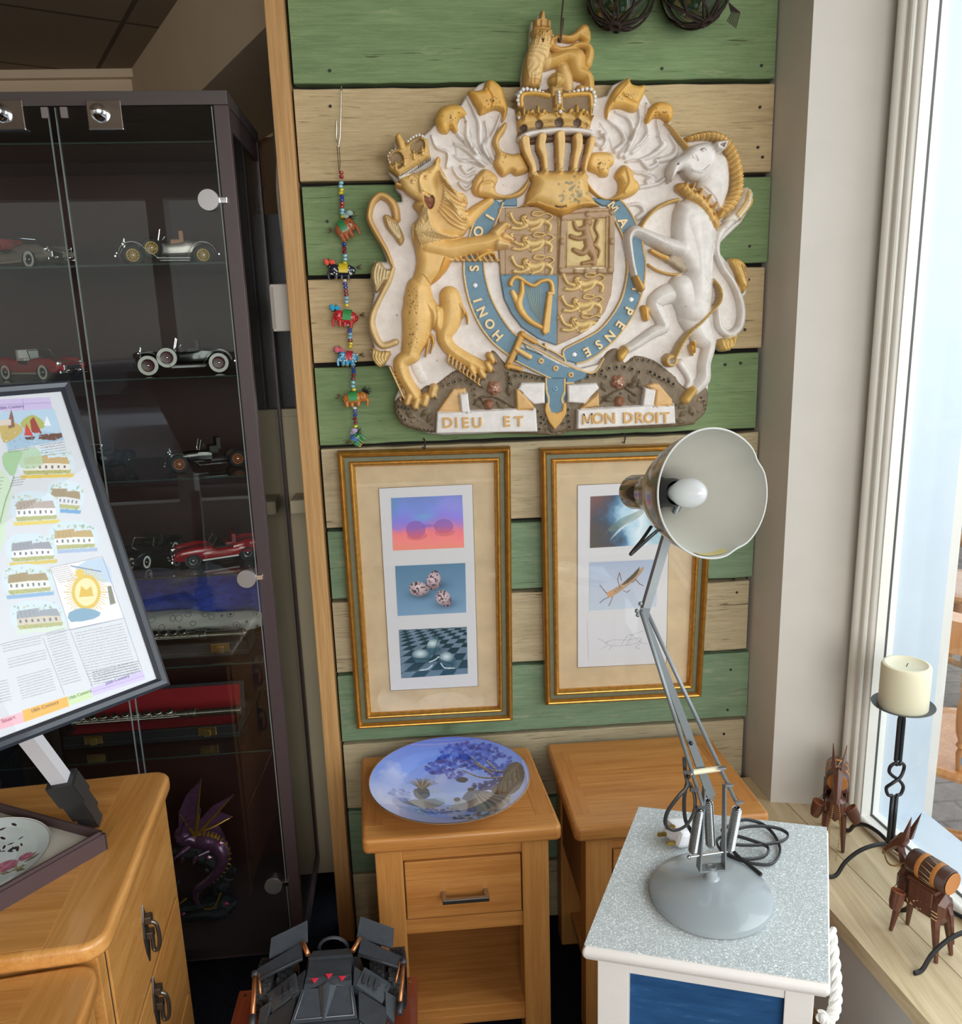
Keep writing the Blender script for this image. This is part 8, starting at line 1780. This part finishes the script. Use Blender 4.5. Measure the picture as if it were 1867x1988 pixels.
def donkey(loc,rz,label,chain,k=1.12,bk_=(1,1)):
    r=empty('wooden_donkey',loc,rz,label,'ornament'); r.scale=(1,1,1.27); S=lambda *v:tuple(a*k for a in v)
    m=MB() # body : faceted trunk, +x forward
    def fac(secs,n=6):
        vs=[];fs=[]
        for x,z,hw,hh,sh in secs:
            for j in range(n):
                a=2*math.pi*(j+.5)/n; vs.append(((x+sh*math.sin(a))*k,hw*math.cos(a)*k,(z+hh*math.sin(a))*k))
        for i in range(len(secs)-1):
            for j in range(n): fs.append((i*n+j,i*n+(j+1)%n,(i+1)*n+(j+1)%n,(i+1)*n+j))
        fs+= [tuple(range(n))[::-1],tuple(range((len(secs)-1)*n,len(secs)*n))]; m._add(vs,fs)
    fac([(-.046,.072,.012,.014,0),(-.038,.070,.021,.024,0),(-.010,.069,.022,.025,0),(.020,.069,.022,.025,0),(.036,.073,.019,.024,0),(.044,.078,.012,.014,0)])
    fac([(.028,.080,.014,.018,.004),(.040,.100,.011,.014,.006),(.048,.118,.009,.011,.006),(.050,.128,.009,.009,.003)])
    m.build('body',m_dk,r)
    m=MB(); fac([(.040,.136,.010,.011,0),(.052,.130,.0105,.012,0),(.066,.116,.008,.009,0),(.078,.102,.006,.0065,0),(.081,.098,.004,.0045,0)]); m.build('head',m_dk,r)
    for s_ in (-1,1):
        m=MB(); m.hull([S(.034,s_*.002,.138),S(.046,s_*.004,.140),S(.044,s_*.013,.138),S(.036,s_*.012,.136)],[S(.026,s_*.012,.180),S(.0265,s_*.0125,.180),S(.0265,s_*.013,.1795),S(.026,s_*.0125,.1795)]); m.build('ear',m_dk,r)
    for x,fx,s_ in ((.030,.010,1),(.030,.006,-1),(-.034,-.012,1),(-.034,-.012,-1)):
        m=MB(); m.tube([S(x,s_*.014,.060),S(x+fx*.5,s_*.017,.030),S(x+fx,s_*.019,.0)],[.0085*k,.0060*k,.0035*k],6); m.build('leg',m_dk,r)
    m=MB(); m.hull([S(-.044,-.004,.082),S(-.044,.004,.082),S(-.052,.004,.070),S(-.052,-.004,.070)],[S(-.055,-.003,.045),S(-.055,.003,.045),S(-.060,.002,.030),S(-.060,-.002,.030)]); m.build('tail',m_dk,r)
    m=MB(); m.b2(S(-.034,-.021,.093),S(.018,.021,.099),.002*k); m.b2(S(-.030,-.024,.074),S(.012,-.020,.096),.001*k); m.b2(S(-.030,.020,.074),S(.012,.024,.096),.001*k); m.build('saddle',m_dk,r)
    dr_=empty('drum',S(0,0,0)); dr_.parent=r; rd=.0215*k; zc=.117*k; dr_.scale=(1,1,1/1.27); dr_.location=(0,0,zc*(1-1/1.27)-.004)
    m=MB(); m.lathe([(0,-.036*k),(rd*.92,-.036*k),(rd,-.033*k),(rd*1.03,0),(rd,.033*k),(rd*.92,.036*k),(0,.036*k)],(-.010*k,0,zc),(1,0,0),28); m.build('drum_body',m_drum,dr_)
    m=MB(); 
    for x0 in (-.016,.012): m.lathe([(rd*1.035,-.003*k),(rd*1.05,-.002*k),(rd*1.05,.004*k),(rd*1.035,.005*k)],((x0-.010)*k,0,zc),(1,0,0),28)
    m.build('drum_bands',m_ora,dr_)
    for sx in (-1,1): m=MB(); m.lathe([(0,0),(rd*.86,0),(rd*.9,-.0008*k),(0,-.0008*k)],(-.010*k+sx*.0368*k,0,zc),(1,0,0),28); m.build('drum_skin',m_ora,dr_)
    m=MB()
    for j in range(14):
        a=j*math.pi/7; b=a+.2; m.cyl(((-.022+.0)*k,rd*1.04*math.cos(a),zc+rd*1.04*math.sin(a)),((-.002)*k,rd*1.04*math.cos(b),zc+rd*1.04*math.sin(b)),.0006*k,4)
    m.build('drum_lines',m_ins,dr_)
    for i_,s_ in enumerate((-1,1)):
        bq=empty('bucket',S(.024,s_*.034,.062)); bq.parent=r; bq.rotation_euler=(s_*(.25+.5*(1-bk_[i_])),0,0)
        m=MB(); m.lathe([(0,-.014*k),(.0085*k,-.014*k),(.0115*k,-.004*k),(.0118*k,.012*k),(.0095*k,.012*k),(.009*k,.004*k),(0,.004*k)],n=20); m.build('bucket_body',m_dk,bq); m=MB(); m.lathe([(0,.0),(.0093*k,.0)],(0,0,.0115*k),(0,0,1),20); m.torus((0,0,.012*k),.0105*k,.0012*k,n=20,m=6); m.build('bucket_rim',M('red brown rim','#9a5a3c',.5),bq)
        m=MB(); 
        for q in (-1,1): m.tube([(q*.011*k,0,.010*k),(q*.005*k,-s_*.004*k,.026*k),(0,-s_*.010*k,.034*k)],.0006*k,5)
        m.build('bucket_wire',m_iron,bq)
    m=MB()
    for j in range(24):
        rr2=random.Random(j*3+5); m.box(((rr2.uniform(-.012,.016))*k,-.0222*k,rr2.uniform(.055,.082)*k),S(.0022,.0006,.0012),rotm(0,rr2.choice((.6,-.6)),0)); m.box(((rr2.uniform(-.012,.016))*k,.0222*k,rr2.uniform(.055,.082)*k),S(.0022,.0006,.0012),rotm(0,rr2.choice((.6,-.6)),0))
    for j in range(3):
        for s_ in (-1,1): m.b2(S(-.040,s_*.0205,.060+j*.005),S(-.030,s_*.0217,.0612+j*.005))
    m.build('inlay_marks',m_ins,r,label='pale cut decoration on the flanks')
    if chain:
        m=MB()
        for s_ in (-1,1):
            n=26; pts=[]
            for j in range(n):
                t=j/(n-1); m.ball(S(.074+.012*t,s_*(.005+.004*math.sin(t*3)),.098-.090*t),.0012*k,6)
        m.build('chain',M('gold chain','#c09a4a',.3,.9),r,label='thin gold chain reins')
    else:
        m=MB(); m.tube(spline([S(.078,-.005,.104),S(.060,-.016,.096),S(.045,-.017,.098),S(.036,0,.104),S(.045,.017,.098),S(.060,.016,.096),S(.078,.005,.104)],6),.0014*k,6); m.build('halter',M('tan cord','#8f7040',.8),r)
    return r
p=atZ(1628,1632,SZ); donkey((.897,1.622,SZ+.0003),math.radians(-117),'dark carved wooden donkey with drum and buckets, facing forward with a gold chain',True,1.12,(1,.35))
donkey((.905,1.298,SZ+.0003),math.radians(112),'dark carved wooden donkey with drum and buckets, its back turned, nearer the camera',False,1.12)
# ================================================================== outside: pine chairs and a table
m_pn=wood('outdoor varnished pine','#a8703c','#d6a064',2,1.2,.35,coat=.5,stretch=9,c3='#b8643a')
def turned(mb,a,b,r): 
    a=Vector(a);b=Vector(b); d=b-a; L=d.length; prof=[(r*.55,0),(r*.7,.06),(r*.8,.16),(r*.55,.20),(r*.9,.23),(r*.6,.26),(r,.34),(r*1.1,.45),(r*1.05,.56),(r*.7,.66),(r*.95,.69),(r*.6,.72),(r*.9,.78),(r*.75,.90),(r*.6,1.0)]
    mb.lathe([(q,z*L) for q,z in prof],a,d,16)
def chair(loc,rz,label):
    r=empty('garden_chair',loc,rz,label,'chair'); m=MB(); zs_=.47
    m.lathe([(0,0),(.20,0),(.225,.008),(.23,.02),(.225,.034),(.19,.040),(.12,.036),(0,.034)],(0,0,zs_-.035),n=40,sy=.95); m.build('seat',m_pn,r)
    for sx in (-1,1):
        for sy in (-1,1):
            m=MB(); turned(m,(sx*.13,sy*.12,zs_-.03),(sx*.20,sy*.19,0),.026); m.build('leg',m_pn,r)
    m=MB(); m.cyl((-.17,-.16,.17),(-.17,.16,.17),.014,12); m.build('stretcher',m_pn,r); m=MB(); m.cyl((.17,-.16,.17),(.17,.16,.17),.014,12); m.build('stretcher',m_pn,r); m=MB(); m.cyl((-.17,0,.17),(.17,0,.17),.014,12); m.build('stretcher',m_pn,r)
    arc=[]
    for j in range(17):
        a=math.radians(-25+230*j/16); arc.append((.235*math.cos(a),.235*math.sin(a),zs_+.345))
    vs=MB(); n=len(arc)
    for (x0,y0,z0),(x1,y1,z1) in zip(arc[:-1],arc[1:]):
        def o(x,y,k): L=math.hypot(x,y); return (x*(L+k)/L,y*(L+k)/L)
        a0=o(x0,y0,-.035);a1=o(x1,y1,-.035);b0=o(x0,y0,.035);b1=o(x1,y1,.035); vs.hull([(*a0,z0),(*a1,z0),(*b1,z0),(*b0,z0)],[(*a0,z0+.085),(*a1,z0+.085),(*b1,z0+.085),(*b0,z0+.085)])
    vs.build('arm_bow',m_pn,r,label='curved top rail')
    for j in range(1,16,2):
        x,y,z=arc[j]; m=MB(); turned(m,(x*.82,y*.82,zs_-.003),(x,y,z),.019); m.build('spindle',m_pn,r)
    return r
chair((1.50,2.0,-.06),math.radians(150),'varnished pine bow-back chair with turned spindles outside the window')
chair((2.35,3.30,-.06),math.radians(200),'varnished pine chair farther away outside, beyond the first one')
tbo=empty('garden_table',(3.9,5.2,-.06),.3,'wooden outdoor table on crossed legs, seen past the window edge','table'); m=MB(); m.b2((-.9,-.45,.70),(.9,.45,.74),.005); m.build('table_top',m_pn,tbo)
for sx in (-.6,.6):
    for a in (-1,1): m=MB(); m.tube([(sx,a*.4,0),(sx,-a*.3,.70)],.035,4); m.build('leg',m_pn,tbo)
# street behind the camera, seen in reflections
m=MB(); m.b2((-14,-12.3,-.06),(14,-12,6)); m.build('wall_street',M('pale rendered facade','#cfc8ba',.8),kind='structure')
car=empty('parked_car',(-1.6,-4.6,-.06),0,'silver parked car in the street behind the camera, seen only in reflections','car'); m=MB(); loft(m,[(-2.1,.70,.30,.80),(-1.9,.85,.25,1.0),(-1.2,.88,.25,1.05),(0,.88,.25,1.05),(1.0,.88,.25,1.0),(1.8,.84,.28,.85),(2.1,.70,.35,.70)],24,4); m.build('car_body',M('silver car paint','#b9bec4',.2,.6,coat=.8),car)
m=MB(); loft(m,[(-1.7,.60,.95,1.05),(-1.3,.68,.95,1.42),(0,.70,.95,1.48),(.5,.66,.95,1.40),(1.15,.55,.9,1.0)],24,4); m.build('car_cabin',M('dark car glass','#20262c',.05,coat=.9),car)
for x in (-1.35,1.35):
    for y in (-.85,.85): m=MB(); m.lathe([(0,-.1),(.2,-.1),(.32,-.09),(.33,0),(.32,.09),(.2,.1),(0,.1)],(x,y,.33),(0,1,0),28); m.build('wheel',m_tyre,car)
# ------------------------------------------------ shared group phrases for repeated kinds
for o in list(bpy.data.objects):
    g={'model_car':'model cars on the cabinet shelves','nightstand':'honey oak nightstands against the board wall','framed_picture':'gilt framed pictures on the board wall','fishing_float':'glass fishing floats above the coat of arms','wooden_donkey':'carved wooden donkeys on the sill','candle_holder':'wrought iron candle holders on the sill','flute':'silver flutes in the display cabinet','flute_case':'flute cases in the display cabinet','picture_hook':'picture hooks','garden_chair':'pine chairs outside the window','chest_of_drawers':'golden oak chests of drawers'}.get(o.name.split('.')[0])
    if g and o.parent is None: o['group']=g
